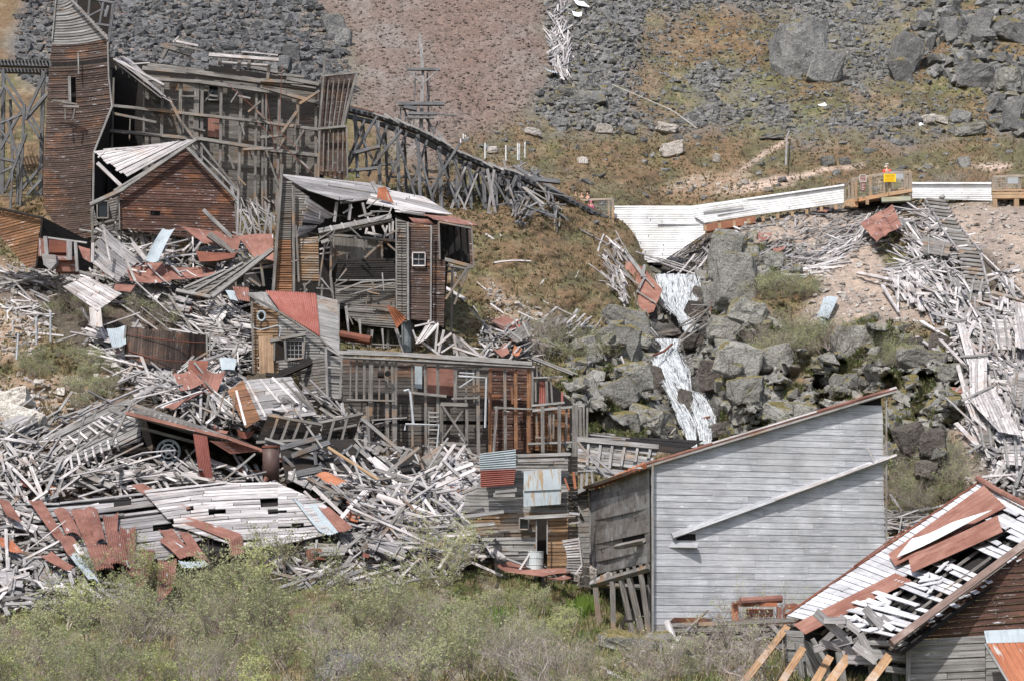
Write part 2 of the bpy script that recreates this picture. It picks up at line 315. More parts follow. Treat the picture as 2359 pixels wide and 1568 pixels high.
# ---------------------------------------------------------------- mesh building
class MB:
    def __init__(s): s.v = []; s.f = []; s.uv = []; s.sm = False
    def face(s, idx, uvs=None):
        s.f.append(idx); s.uv.append(uvs if uvs else [(0, 0)] * len(idx))
    def add(s, pts):
        i = len(s.v); s.v.extend([tuple(p) for p in pts]); return i
    def prism(s, secs, close=True, uo=None):
        """secs: list of cross-sections (each 4 pts) along the length; u = metres along"""
        uo = rnd() * 60 if uo is None else uo; vo = rnd() * 9; n = len(secs[0]); L = uo; b = []; Ls = []
        prev = None
        for c in secs:
            if prev is not None: L += (Vector(c[0]) - Vector(prev[0])).length
            prev = c; Ls.append(L); b.append(s.add(c))
        wd = [0]
        for i in range(n): wd.append(wd[-1] + (Vector(secs[0][(i + 1) % n]) - Vector(secs[0][i])).length)
        for k_ in range(len(secs) - 1):
            for i in range(n):
                j = (i + 1) % n
                s.face([b[k_] + i, b[k_] + j, b[k_ + 1] + j, b[k_ + 1] + i],
                       [(Ls[k_], vo + wd[i]), (Ls[k_], vo + wd[i + 1]), (Ls[k_ + 1], vo + wd[i + 1]), (Ls[k_ + 1], vo + wd[i])])
        if close:
            for b_, c, rev in ((b[0], secs[0], True), (b[-1], secs[-1], False)):
                idx = [b_ + i for i in range(n)]; uvs = [(uo + .02 * (i in (1, 2)), vo + .1 * (i > 1)) for i in range(n)]
                if rev: idx = idx[::-1]; uvs = uvs[::-1]
                s.face(idx, uvs)
    def beam(s, a, b, w=.2, h=None, up=None, taper=1., bend=0., seg=1):
        a = Vector(a); b = Vector(b); d = b - a
        if d.length < 1e-4: return
        d.normalize(); h = w if h is None else h
        up = Vector(up) if up is not None else (Vector((0, -1, .25)))
        x = d.cross(up)
        if x.length < .05: x = d.cross(Vector((1, 0, .1)))
        x.normalize(); y = x.cross(d).normalized(); secs = []
        if bend: seg = max(seg, 4)
        for k_ in range(seg + 1):
            t = k_ / seg; p = a.lerp(b, t) + Vector((0, 0, -1)) * bend * math.sin(math.pi * t); ww = w * (1 + (taper - 1) * t) / 2; hh = h * (1 + (taper - 1) * t) / 2
            secs.append([p - x * ww - y * hh, p + x * ww - y * hh, p + x * ww + y * hh, p - x * ww + y * hh])
        s.prism(secs)
    def tube(s, pts, r, n=7, close=True):
        secs = []; m = len(pts)
        for k_, p in enumerate(pts):
            p = Vector(p); d = (Vector(pts[min(k_ + 1, m - 1)]) - Vector(pts[max(k_ - 1, 0)])).normalized()
            x = d.cross(Vector((.1, .2, 1)));
            if x.length < .1: x = d.cross(Vector((1, 0, 0)))
            x.normalize(); y = x.cross(d); rr = r[k_] if isinstance(r, (list, tuple)) else r
            secs.append([p + (x * math.cos(t) + y * math.sin(t)) * rr for t in [2 * math.pi * i / n for i in range(n)]])
        s.prism(secs, close)
    def poly(s, pts, nrm, th=.03):
        """flat outline extruded by th against nrm"""
        nrm = Vector(nrm).normalized() * th; n = len(pts); o = Vector(pts[0])
        a = s.add(pts); b = s.add([Vector(p) - nrm for p in pts])
        ex = max((Vector(pts[(i + 1) % n]) - Vector(pts[i]) for i in range(n)), key=lambda e: e.length); ex = ex.normalized() if ex.length else Vector((1, 0, 0)); ey = nrm.normalized().cross(ex)
        uo = rnd() * 50; uvs = [(uo + (Vector(p) - o).dot(ex), (Vector(p) - o).dot(ey)) for p in pts]
        s.face([a + i for i in range(n)], uvs); s.face([b + i for i in range(n)][::-1], uvs[::-1])
        for i in range(n):
            j = (i + 1) % n; s.face([a + j, a + i, b + i, b + j], [uvs[j], uvs[i], uvs[i], uvs[j]])
    def sheet(s, S, nu, nv, th=.012, amp=0., waves=0, nrm=None):
        """curved sheet from S(a,b) with optional corrugations (along b)"""
        P = [[Vector(S(i / nu, j / nv)) for i in range(nu + 1)] for j in range(nv + 1)]
        N = nrm or face_cam(P[0][0], P[0][-1], P[-1][-1])
        off = lambda i, j: N * (amp * math.sin(i / nu * waves * 2 * math.pi))
        uo = rnd() * 50
        for d in (0, -th):
            base = s.add([P[j][i] + off(i, j) + N * d for j in range(nv + 1) for i in range(nu + 1)])
            for j in range(nv):
                for i in range(nu):
                    a = base + j * (nu + 1) + i; idx = [a, a + 1, a + nu + 2, a + nu + 1]
                    w_ = (P[0][-1] - P[0][0]).length; l_ = (P[-1][0] - P[0][0]).length
                    uvs = [(uo + l_ * j / nv, w_ * i / nu), (uo + l_ * j / nv, w_ * (i + 1) / nu), (uo + l_ * (j + 1) / nv, w_ * (i + 1) / nu), (uo + l_ * (j + 1) / nv, w_ * i / nu)]
                    if d: idx = idx[::-1]; uvs = uvs[::-1]
                    s.face(idx, uvs)
        # edges
        base2 = base; base1 = base - (nu + 1) * (nv + 1); M = nu + 1
        ring = [i for i in range(nu)] + [j * M + nu for j in range(nv)] + [nv * M + i for i in range(nu, 0, -1)] + [j * M for j in range(nv, 0, -1)]
        for k_ in range(len(ring)):
            a, b = ring[k_], ring[(k_ + 1) % len(ring)]; s.face([base1 + b, base1 + a, base2 + a, base2 + b])
    def obj(s, name, mat, origin=(0, 0, 0)):
        me = bpy.data.meshes.new(name); o = Vector(origin)
        vv = [(a - o.x, b - o.y, c - o.z) for a, b, c in s.v]
        me.from_pydata(vv, [], s.f); l = me.uv_layers.new(name='UVMap')
        flat = [c for f in s.uv for p in f for c in p]
        if len(flat) == len(l.data) * 2: l.data.foreach_set('uv', flat)
        me.materials.append(mat)
        if s.sm: me.shade_smooth()
        ob = bpy.data.objects.new(name, me); ob.location = o; COL.objects.link(ob); return ob
def face_cam(a, b, c):
    n = (b - a).cross(c - a)
    if n.length < 1e-9: return Vector((0, -1, 0))
    n.normalize()
    return n if n.dot(-a) > 0 else -n
def bil(A, B, C, D):
    A, B, C, D = map(Vector, (A, B, C, D))
    return lambda a, b: A * (1 - a) * (1 - b) + B * a * (1 - b) + C * a * b + D * (1 - a) * b
def polyl(pts, t):
    """point at fraction t along a polyline of Vectors (t by index fraction of length)"""
    L = [0]
    for i in range(1, len(pts)): L.append(L[-1] + (pts[i] - pts[i - 1]).length)
    x = t * L[-1]
    for i in range(1, len(pts)):
        if x <= L[i] or i == len(pts) - 1:
            f = (x - L[i - 1]) / max(1e-9, L[i] - L[i - 1]); return pts[i - 1].lerp(pts[i], max(-.05, min(1.05, f)))
    return pts[-1]
def edge_v(pts, v):
    """pts: [(u,v,Y)...] sorted by v; interpolate at row v"""
    if v <= pts[0][1]: return pts[0][0], pts[0][2]
    for i in range(1, len(pts)):
        if v <= pts[i][1] or i == len(pts) - 1:
            f = (v - pts[i - 1][1]) / max(1e-9, pts[i][1] - pts[i - 1][1]); f = min(f, 1)
            return pts[i - 1][0] + (pts[i][0] - pts[i - 1][0]) * f, pts[i - 1][2] + (pts[i][2] - pts[i - 1][2]) * f
def span_cut(s0, s1, holes):
    sp_ = [(s0, s1)]
    for a, b in holes:
        nx = []
        for x, y in sp_:
            if b <= x or a >= y: nx.append((x, y)); continue
            if a > x: nx.append((x, a))
            if b < y: nx.append((b, y))
        sp_ = nx
    return sp_
def boards(mb, S, n, seg=1, th=.03, gap=.06, miss=0., rag=0., jit=.0, holes=(), lap=.0, split=.5, sag=0., N=None):
    """n boards; S(s,t): s along the board, t across. holes: (s0,t0,s1,t1)"""
    N = N or face_cam(Vector(S(0, 0)), Vector(S(1, 0)), Vector(S(.5, 1)))
    for k_ in range(n):
        if rnd() < miss: continue
        t0 = (k_ + gap / 2) / n; t1 = (k_ + 1 - gap / 2) / n; tm = (t0 + t1) / 2
        hs = [(h[0], h[2]) for h in holes if h[1] <= tm <= h[3]]
        s0 = uni(-rag, rag) * .6; s1 = 1 + uni(-rag, rag) * .6
        sp_ = span_cut(s0, s1, hs)
        out = []
        for a, b in sp_:
            if split and rnd() < split and b - a > .35:
                c = uni(a + .25 * (b - a), b - .25 * (b - a)); out += [(a, c - .0015), (c + .0015, b)]
            else: out.append((a, b))
        for a, b in out:
            jo = uni(-1, 1) * jit; ro = uni(-1, 1) * jit * .8 / n * 3; dz = abs(gau(0, 1)) * jit * .4 + rnd() * .006
            if rnd() < miss * .6: continue
            m = max(1, int(round(seg * (b - a)))); secs = []; sg = sag * uni(.2, 1) if sag else 0
            for i in range(m + 1):
                s_ = a + (b - a) * i / m; tt = ro * (i / m - .5) + (sg * math.sin(math.pi * i / m) / n)
                p0 = Vector(S(s_, t0 + tt)) + N * dz; p1 = Vector(S(s_, t1 + tt)) + N * (dz + lap)
                secs.append([p0, p1, p1 - N * th, p0 - N * th])
            mb.prism(secs)
def ruled_v(mb, Lp, Rp, v0, v1, wpx, seg=1, holes=(), bow=0., tilt_=0., **kw):
    """roughly horizontal boards between left/right edges given as [(u,v,Y)..]; holes in picture units (u0,v0,u1,v1)"""
    n = max(1, int(round((v1 - v0) / wpx)))
    def S(s, t):
        v = v0 + (v1 - v0) * t
        lu, lY = edge_v(Lp, v); ru, rY = edge_v(Rp, v)
        return q(lu + (ru - lu) * s, v - tilt_ * (s - .5) + bow * math.sin(math.pi * min(1, max(0, s))), lY + (rY - lY) * s)
    hh = []
    for h in holes:
        vm = (h[1] + h[3]) / 2; lu, _ = edge_v(Lp, vm); ru, _ = edge_v(Rp, vm)
        hh.append(((h[0] - lu) / (ru - lu), (h[1] - v0) / (v1 - v0), (h[2] - lu) / (ru - lu), (h[3] - v0) / (v1 - v0)))
    boards(mb, S, n, seg, holes=hh, **kw); return S
def clip_half(poly, a, b, c):
    out = []; n = len(poly)
    for i in range(n):
        p, r = poly[i], poly[(i + 1) % n]; dp = a * p[0] + b * p[1] - c; dr = a * r[0] + b * r[1] - c
        if dp <= 0: out.append(p)
        if (dp < 0 < dr) or (dr < 0 < dp):
            f = dp / (dp - dr); out.append((p[0] + (r[0] - p[0]) * f, p[1] + (r[1] - p[1]) * f))
    return out
def clipboards(mb, poly, PF, wpx, angd=0., th=.03, gap=.05, miss=0., jit=0., lap=.0, holes=(), split=.6, N=None, seglen=1e9):
    """boards filling a convex outline (picture units) on the surface PF(u,v)->Vector; boards run at angd degrees"""
    t = math.radians(angd); dx, dy = math.cos(t), math.sin(t); nx, ny = -dy, dx
    cs = [p[0] * nx + p[1] * ny for p in poly]; n = max(1, int(round((max(cs) - min(cs)) / wpx))); w = (max(cs) - min(cs)) / n
    N = N or face_cam(PF(*poly[0]), PF(*poly[1]), PF(*poly[2]))
    for k_ in range(n):
        if rnd() < miss: continue
        c0 = min(cs) + (k_ + gap / 2) * w; c1 = min(cs) + (k_ + 1 - gap / 2) * w
        pl = clip_half(clip_half(poly, nx, ny, c1), -nx, -ny, -c0)
        if len(pl) < 3: continue
        al = [p[0] * dx + p[1] * dy for p in pl]; a0, a1 = min(al), max(al); cm = (c0 + c1) / 2
        hs = []
        for h in holes:
            cc = [x * nx + y * ny for x, y in ((h[0], h[1]), (h[2], h[1]), (h[2], h[3]), (h[0], h[3]))]
            if min(cc) <= cm <= max(cc):
                aa = [x * dx + y * dy for x, y in ((h[0], h[1]), (h[2], h[1]), (h[2], h[3]), (h[0], h[3]))]; hs.append((min(aa), max(aa)))
        cuts = span_cut(a0, a1, hs); out = []
        for x, y in cuts:
            if split and rnd() < split and y - x > .3 * (a1 - a0) and y - x > 60:
                c = uni(x + .25 * (y - x), y - .25 * (y - x)); out += [(x, c - .7), (c + .7, y)]
            else: out.append((x, y))
        for x, y in out:
            pc = clip_half(clip_half(pl, dx, dy, y), -dx, -dy, -x)
            if len(pc) < 3: continue
            dz = rnd() * .006 + abs(gau(0, 1)) * jit * .4; ro = gau(0, 1) * jit * 4
            mid = ((x + y) / 2)
            P = []
            for (pu, pv) in pc:
                al_ = pu * dx + pv * dy; pa = pu * nx + pv * ny; f = (pa - c0) / (c1 - c0)
                o_ = ro * (al_ - mid) / max(40, y - x)
                P.append(PF(pu + nx * o_, pv + ny * o_) + N * (dz + lap * f))
            mb.poly(P, N, th)
def plane_pf(p0, p1, p2):
    """surface through three (u,v,Y) points: picture (u,v) -> Vector on that plane"""
    A, B, C = q(*p0), q(*p1), q(*p2); n = (B - A).cross(C - A); d = n.dot(A)
    def f(u, v, off=0.):
        r = q(u, v, 1.0); return r * (d / n.dot(r)) if abs(n.dot(r)) > 1e-9 else q(u, v, A.y)
    return f

# ---------------------------------------------------------------- things
class Thing:
    def __init__(s, name, label, cat, loc, group=None):
        s.o = bpy.data.objects.new(name, None); COL.objects.link(s.o); s.o.location = Vector(loc); s.loc = Vector(loc)
        s.o.empty_display_size = .3; s.o['label'] = label; s.o['category'] = cat
        if group: s.o['group'] = group
    def part(s, name, mb, mat, label=None, parent=None):
        if not mb.v: return None
        ob = mb.obj(name, mat, s.loc); ob.parent = parent or s.o
        ob.location = (0, 0, 0)
        if label: ob['label'] = label
        return ob
def single(name, mb, mat, label, cat, origin, group=None, kind=None):
    ob = mb.obj(name, mat, origin); ob['label'] = label; ob['category'] = cat
    if group: ob['group'] = group
    if kind: ob['kind'] = kind
    return ob

# ---------------------------------------------------------------- terrain object
def npmesh(name, verts, faces, mat, cols=None, flat=True):
    me = bpy.data.meshes.new(name); nv, nf = len(verts), len(faces); m = faces.shape[1]
    me.vertices.add(nv); me.vertices.foreach_set('co', np.ascontiguousarray(verts, dtype=np.float32).ravel())
    me.loops.add(nf * m); me.loops.foreach_set('vertex_index', faces.astype(np.int32).ravel())
    me.polygons.add(nf); me.polygons.foreach_set('loop_start', np.arange(0, nf * m, m, dtype=np.int32))
    me.update(calc_edges=True)
    if cols is not None:
        for nm, c in cols.items():
            at = me.color_attributes.new(nm, 'FLOAT_COLOR', 'POINT')
            at.data.foreach_set('color', np.concatenate([c, np.ones((nv, 1))], 1).astype(np.float32).ravel() if c.shape[1] == 3 else c.astype(np.float32).ravel())
    me.materials.append(mat); me.validate()
    if flat: me.shade_flat()
    ob = bpy.data.objects.new(name, me); COL.objects.link(ob); return ob
def ground_mat():
    t = NT('hillside_ground'); o = t.obj()
    c = t.n('VertexColor', layer_name='tint').outputs[0]; z = t.n('VertexColor', layer_name='zone').outputs[0]
    sep = t.n('SeparateColor', {0: z}); gv, rk_ = sep.outputs[0], sep.outputs[1]
    # plants: fine mottling
    f = t.noise(t.map(o, (1, 1, 1.8)), 2.4, 5, .75); f2 = t.noise(o, 9., 3, .7)
    fm = t.mr(t.math('ADD', t.math('MULTIPLY', f, .55), t.math('MULTIPLY', f2, .45)), .36, .64, .45, 1.6)
    # gravel / stones
    vo = t.n('TexVoronoi', {'Vector': o, 'Scale': 3.2}); vo2 = t.n('TexVoronoi', {'Vector': o, 'Scale': 7.5})
    s1 = t.n('SeparateColor', {0: vo.outputs['Color']}).outputs[0]; s2 = t.n('SeparateColor', {0: vo2.outputs['Color']}).outputs[1]
    gm = t.mr(t.math('ADD', t.math('MULTIPLY', s1, .5), t.math('MULTIPLY', s2, .5)), .15, .85, .62, 1.38)
    gm = t.math('MULTIPLY', gm, t.mr(vo2.outputs['Distance'], .0, .6, 1.08, .7))
    rn = t.noise(o, 1.6, 6, .72, .4); rm = t.mr(rn, .32, .68, .45, 1.55)
    fac = t.n('Mix', {0: gv, 2: fm, 3: gm}).outputs[0]
    fac = t.n('Mix', {0: rk_, 2: fac, 3: rm}).outputs[0]
    k3 = t.n('CombineColor', {0: fac, 1: fac, 2: fac}).outputs[0]
    t.col(t.mix(1., c, k3, 'MULTIPLY'), .95)
    h = t.n('Mix', {0: gv, 2: t.math('ADD', f, t.math('MULTIPLY', f2, .5)), 3: t.math('ADD', t.math('MULTIPLY', vo.outputs['Distance'], -.8), t.math('MULTIPLY', vo2.outputs['Distance'], -.4))}).outputs[0]
    h = t.n('Mix', {0: rk_, 2: h, 3: t.math('MULTIPLY', rn, 1.6)}).outputs[0]
    t.bump(h, .9, .22)
    return t.m
nj, ni = YG.shape
x, y, z = qn(U, V, YG)
verts = np.stack([x, y + 0 * x, z], -1).reshape(-1, 3)
idx = np.arange(nj * ni).reshape(nj, ni)
faces = np.stack([idx[1:, :-1], idx[1:, 1:], idx[:-1, 1:], idx[:-1, :-1]], -1).reshape(-1, 4)
fl = float(verts[-ni, 1])
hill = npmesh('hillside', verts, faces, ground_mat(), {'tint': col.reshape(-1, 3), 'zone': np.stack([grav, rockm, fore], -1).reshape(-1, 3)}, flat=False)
hill['kind'] = 'structure'; hill['label'] = 'steep mountainside of talus, tundra, scree and rock above the mine'
# the flat valley floor behind and around the photographer
vf = MB(); vf.poly([Vector((-900, -900, -1.9)), Vector((900, -900, -1.9)), Vector((900, 40, -1.9)), Vector((-900, 40, -1.9))], (0, 0, 1), .5)
ob = vf.obj('ground', plain('valley_soil', (.12, .12, .05), (.2, .16, .09), .5)); ob['kind'] = 'structure'
# ---------------------------------------------------------------- rocks
def hull(n=12, flat=.75, seed=0, sub=0):
    r = random.Random(seed); bm = bmesh.new()
    for i in range(8):                                     # a knocked-about block: corners pulled in and out
        c = Vector(((i & 1) * 2 - 1, (i >> 1 & 1) * 2 - 1, (i >> 2) * 2 - 1)); k_ = r.uniform(.35, 1.0)
        bm.verts.new(Vector((c.x * r.uniform(.4, 1) * .5, c.y * r.uniform(.4, 1) * .5, c.z * flat * r.uniform(.3, 1) * .5)))
    for i in range(n - 8): bm.verts.new(Vector((r.uniform(-.6, .6), r.uniform(-.6, .6), r.uniform(-.6, .6) * flat)))
    bmesh.ops.convex_hull(bm, input=bm.verts); bmesh.ops.delete(bm, geom=[v for v in bm.verts if not v.link_faces], context='VERTS')
    bmesh.ops.triangulate(bm, faces=bm.faces); bm.verts.ensure_lookup_table(); bm.verts.index_update()
    V_ = np.array([v.co[:] for v in bm.verts]) * 1.15; F_ = np.array([[v.index for v in f.verts] for f in bm.faces]); bm.free(); return V_, F_
HT = [hull(9 + i % 5, .6 + .08 * (i % 4), 100 + i) for i in range(20)]
def rock_mass(name, pts, mat, label, flip=None):
    """pts: (Vector centre, size, (sx,sy,sz)) merged into one mesh of loose stones"""
    vs_, fs_ = [], []; o = 0; rr = np.random.RandomState(len(pts))
    for c, s, k_ in pts:
        V_, F_ = HT[rr.randint(len(HT))]; a = rr.rand() * 6.28; b = rr.randn() * .4
        Rz = np.array([[math.cos(a), -math.sin(a), 0], [math.sin(a), math.cos(a), 0], [0, 0, 1]]); Rx = np.array([[1, 0, 0], [0, math.cos(b), -math.sin(b)], [0, math.sin(b), math.cos(b)]])
        vs_.append((V_ * s * np.array(k_)) @ (Rz @ Rx).T + np.array(c)); fs_.append(F_ + o); o += len(V_)
    ob = npmesh(name, np.concatenate(vs_), np.concatenate(fs_), mat); ob['kind'] = 'stuff'; ob['label'] = label; return ob
def at_mask(M, u, v):
    return M[min(len(vs) - 1, max(0, int(np.searchsorted(vs, v)))), min(len(us) - 1, max(0, int(np.searchsorted(us, u))))]
def scatter(mask, n, box, smin, smax, pw=2.2, sink=.1, thr=.5):
    out = []; tries = 0
    while len(out) < n and tries < n * 12:
        tries += 1; u = uni(box[0], box[2]); v = uni(box[1], box[3])
        if at_mask(mask, u, v) < thr: continue
        s = smin + (smax - smin) * rnd() ** pw; out.append((G(u, v, s * .3 - sink), s, (uni(.8, 1.3), uni(.7, 1.1), uni(.6, 1))))
    return out
TG = rockmat('grey_talus_stone', (.145, .146, .148), (.235, .232, .225), (.36, .35, .33), .4, .01)
TD = rockmat('dark_talus_stone', (.095, .098, .107), (.17, .17, .17), (.27, .23, .18), .4)
TB = rockmat('brown_scree_stone', (.17, .13, .112), (.25, .21, .185), (.32, .29, .265), .5)
TP = rockmat('pale_broken_stone', (.36, .32, .285), (.48, .45, .42), (.60, .58, .55), .4)
RG = rockmat('lichened_crag_rock', (.195, .19, .172), (.305, .30, .28), (.38, .38, .345), .6, 1.0)
RD = rockmat('dark_wet_rock', (.075, .068, .062), (.14, .12, .105), (.2, .19, .17), .3)
RW = rockmat('white_quartz_rock', (.50, .46, .41), (.66, .63, .58), (.80, .78, .74), .6)
rock_mass('talus', scatter(talusL * (.75 + .5 * n2), 8000, (40, -60, 900, 270), .12, .75, 3.2, thr=.45), TD, 'dark grey broken talus above the ruined mill')
rock_mass('talus', scatter(talusM * (.75 + .5 * n2), 12000, (1200, -60, 2420, 360), .12, .62, 3.6, thr=.45), TG, 'pale grey broken talus across the upper right slope')
rock_mass('talus', scatter(talusL * (.75 + .5 * n2), 2200, (40, -60, 900, 270), .10, .5, 3, thr=.45), TB, 'brownish stones mixed into the dark talus above the ruined mill')
rock_mass('scree', scatter(scree, 6500, (700, -60, 1300, 420), .07, .24, 3, .03), TB, 'fine pinkish brown scree fan in the middle of the upper slope')
mm = mead * (fbm(U / 30, V / 20, 77) > .52)
rock_mass('talus', scatter(outc * 1., 1500, (2060, -60, 2420, 340), .15, 1.3, 3.0), TG, 'broken grey rock between the outcrops at the upper right corner')
rock_mass('field_stones', scatter(mm, 1300, (900, 10, 2400, 520), .12, .55, 4), TG, 'small grey stones strewn over the brown tundra')
rock_mass('field_stones', scatter(mead * (V < 310) * (n2 < .56), 5200, (1420, -60, 2400, 310), .08, .42, 3.4), TG, 'countless small grey stones scattered through the tundra of the upper right slope')
rock_mass('tailings_stones', scatter(tan_ + dirtL, 3600, (-40, 420, 2420, 1250), .06, .34, 3.6, .03), TP, 'small pale stones on the tan tailings and bare soil')
rock_mass('ravine_stones', scatter(rav * (dd > 42), 1500, (1280, 540, 2260, 1110), .10, .8, 2.6), RG, 'lichened grey rock fragments lodged between the crags of the ravine')
# boulders one can tell apart
def boulder(u, v, wpx, hpx, mat, label, seed, group=None, tilt=0., dpt=.7, cat='boulder', name='boulder'):
    wpx *= 1.15 if mat is RG else 1
    Y = gy(u, v + hpx * .35); k_ = Y / FP; r = random.Random(seed); bm = bmesh.new()
    for i in range(8):
        c = Vector(((i & 1) * 2 - 1, (i >> 1 & 1) * 2 - 1, (i >> 2) * 2 - 1)); bm.verts.new(Vector((c.x * r.uniform(.5, .95), c.y * r.uniform(.5, .95), c.z * r.uniform(.5, .95))) * .5)
    for i in range(9):
        d = Vector((r.gauss(0, 1), r.gauss(0, 1), r.gauss(0, 1))).normalized(); bm.verts.new(d * r.uniform(.46, .56))
    bmesh.ops.convex_hull(bm, input=bm.verts); bmesh.ops.delete(bm, geom=[x for x in bm.verts if not x.link_faces], context='VERTS')
    bmesh.ops.bevel(bm, geom=list(bm.edges), offset=.025, segments=1, affect='EDGES')
    bmesh.ops.triangulate(bm, faces=bm.faces); bmesh.ops.subdivide_edges(bm, edges=bm.edges, cuts=3, use_grid_fill=True)
    w, h = wpx * k_, hpx * k_; ct, st = math.cos(tilt), math.sin(tilt)
    from mathutils import noise as mn
    for x in bm.verts:
        c = x.co; c += c.normalized() * (mn.noise(c * 5 + Vector((seed, 0, 0))) * .045 + mn.noise(c * 13 + Vector((0, seed, 0))) * .04)
        p = Vector((c.x * w * 1.05, c.y * w * dpt, c.z * h * 1.08)); x.co = Vector((p.x * ct - p.z * st, p.y, p.x * st + p.z * ct))
    me = bpy.data.meshes.new(name); bm.to_mesh(me); bm.free(); me.materials.append(mat)
    ob = bpy.data.objects.new(name, me); COL.objects.link(ob); ob.location = q(u, v, Y + (.30 * w * dpt if mat in (RG, TG) and wpx > 44 else -.1))
    ob['label'] = label; ob['category'] = cat
    if group: ob['group'] = group
    return ob
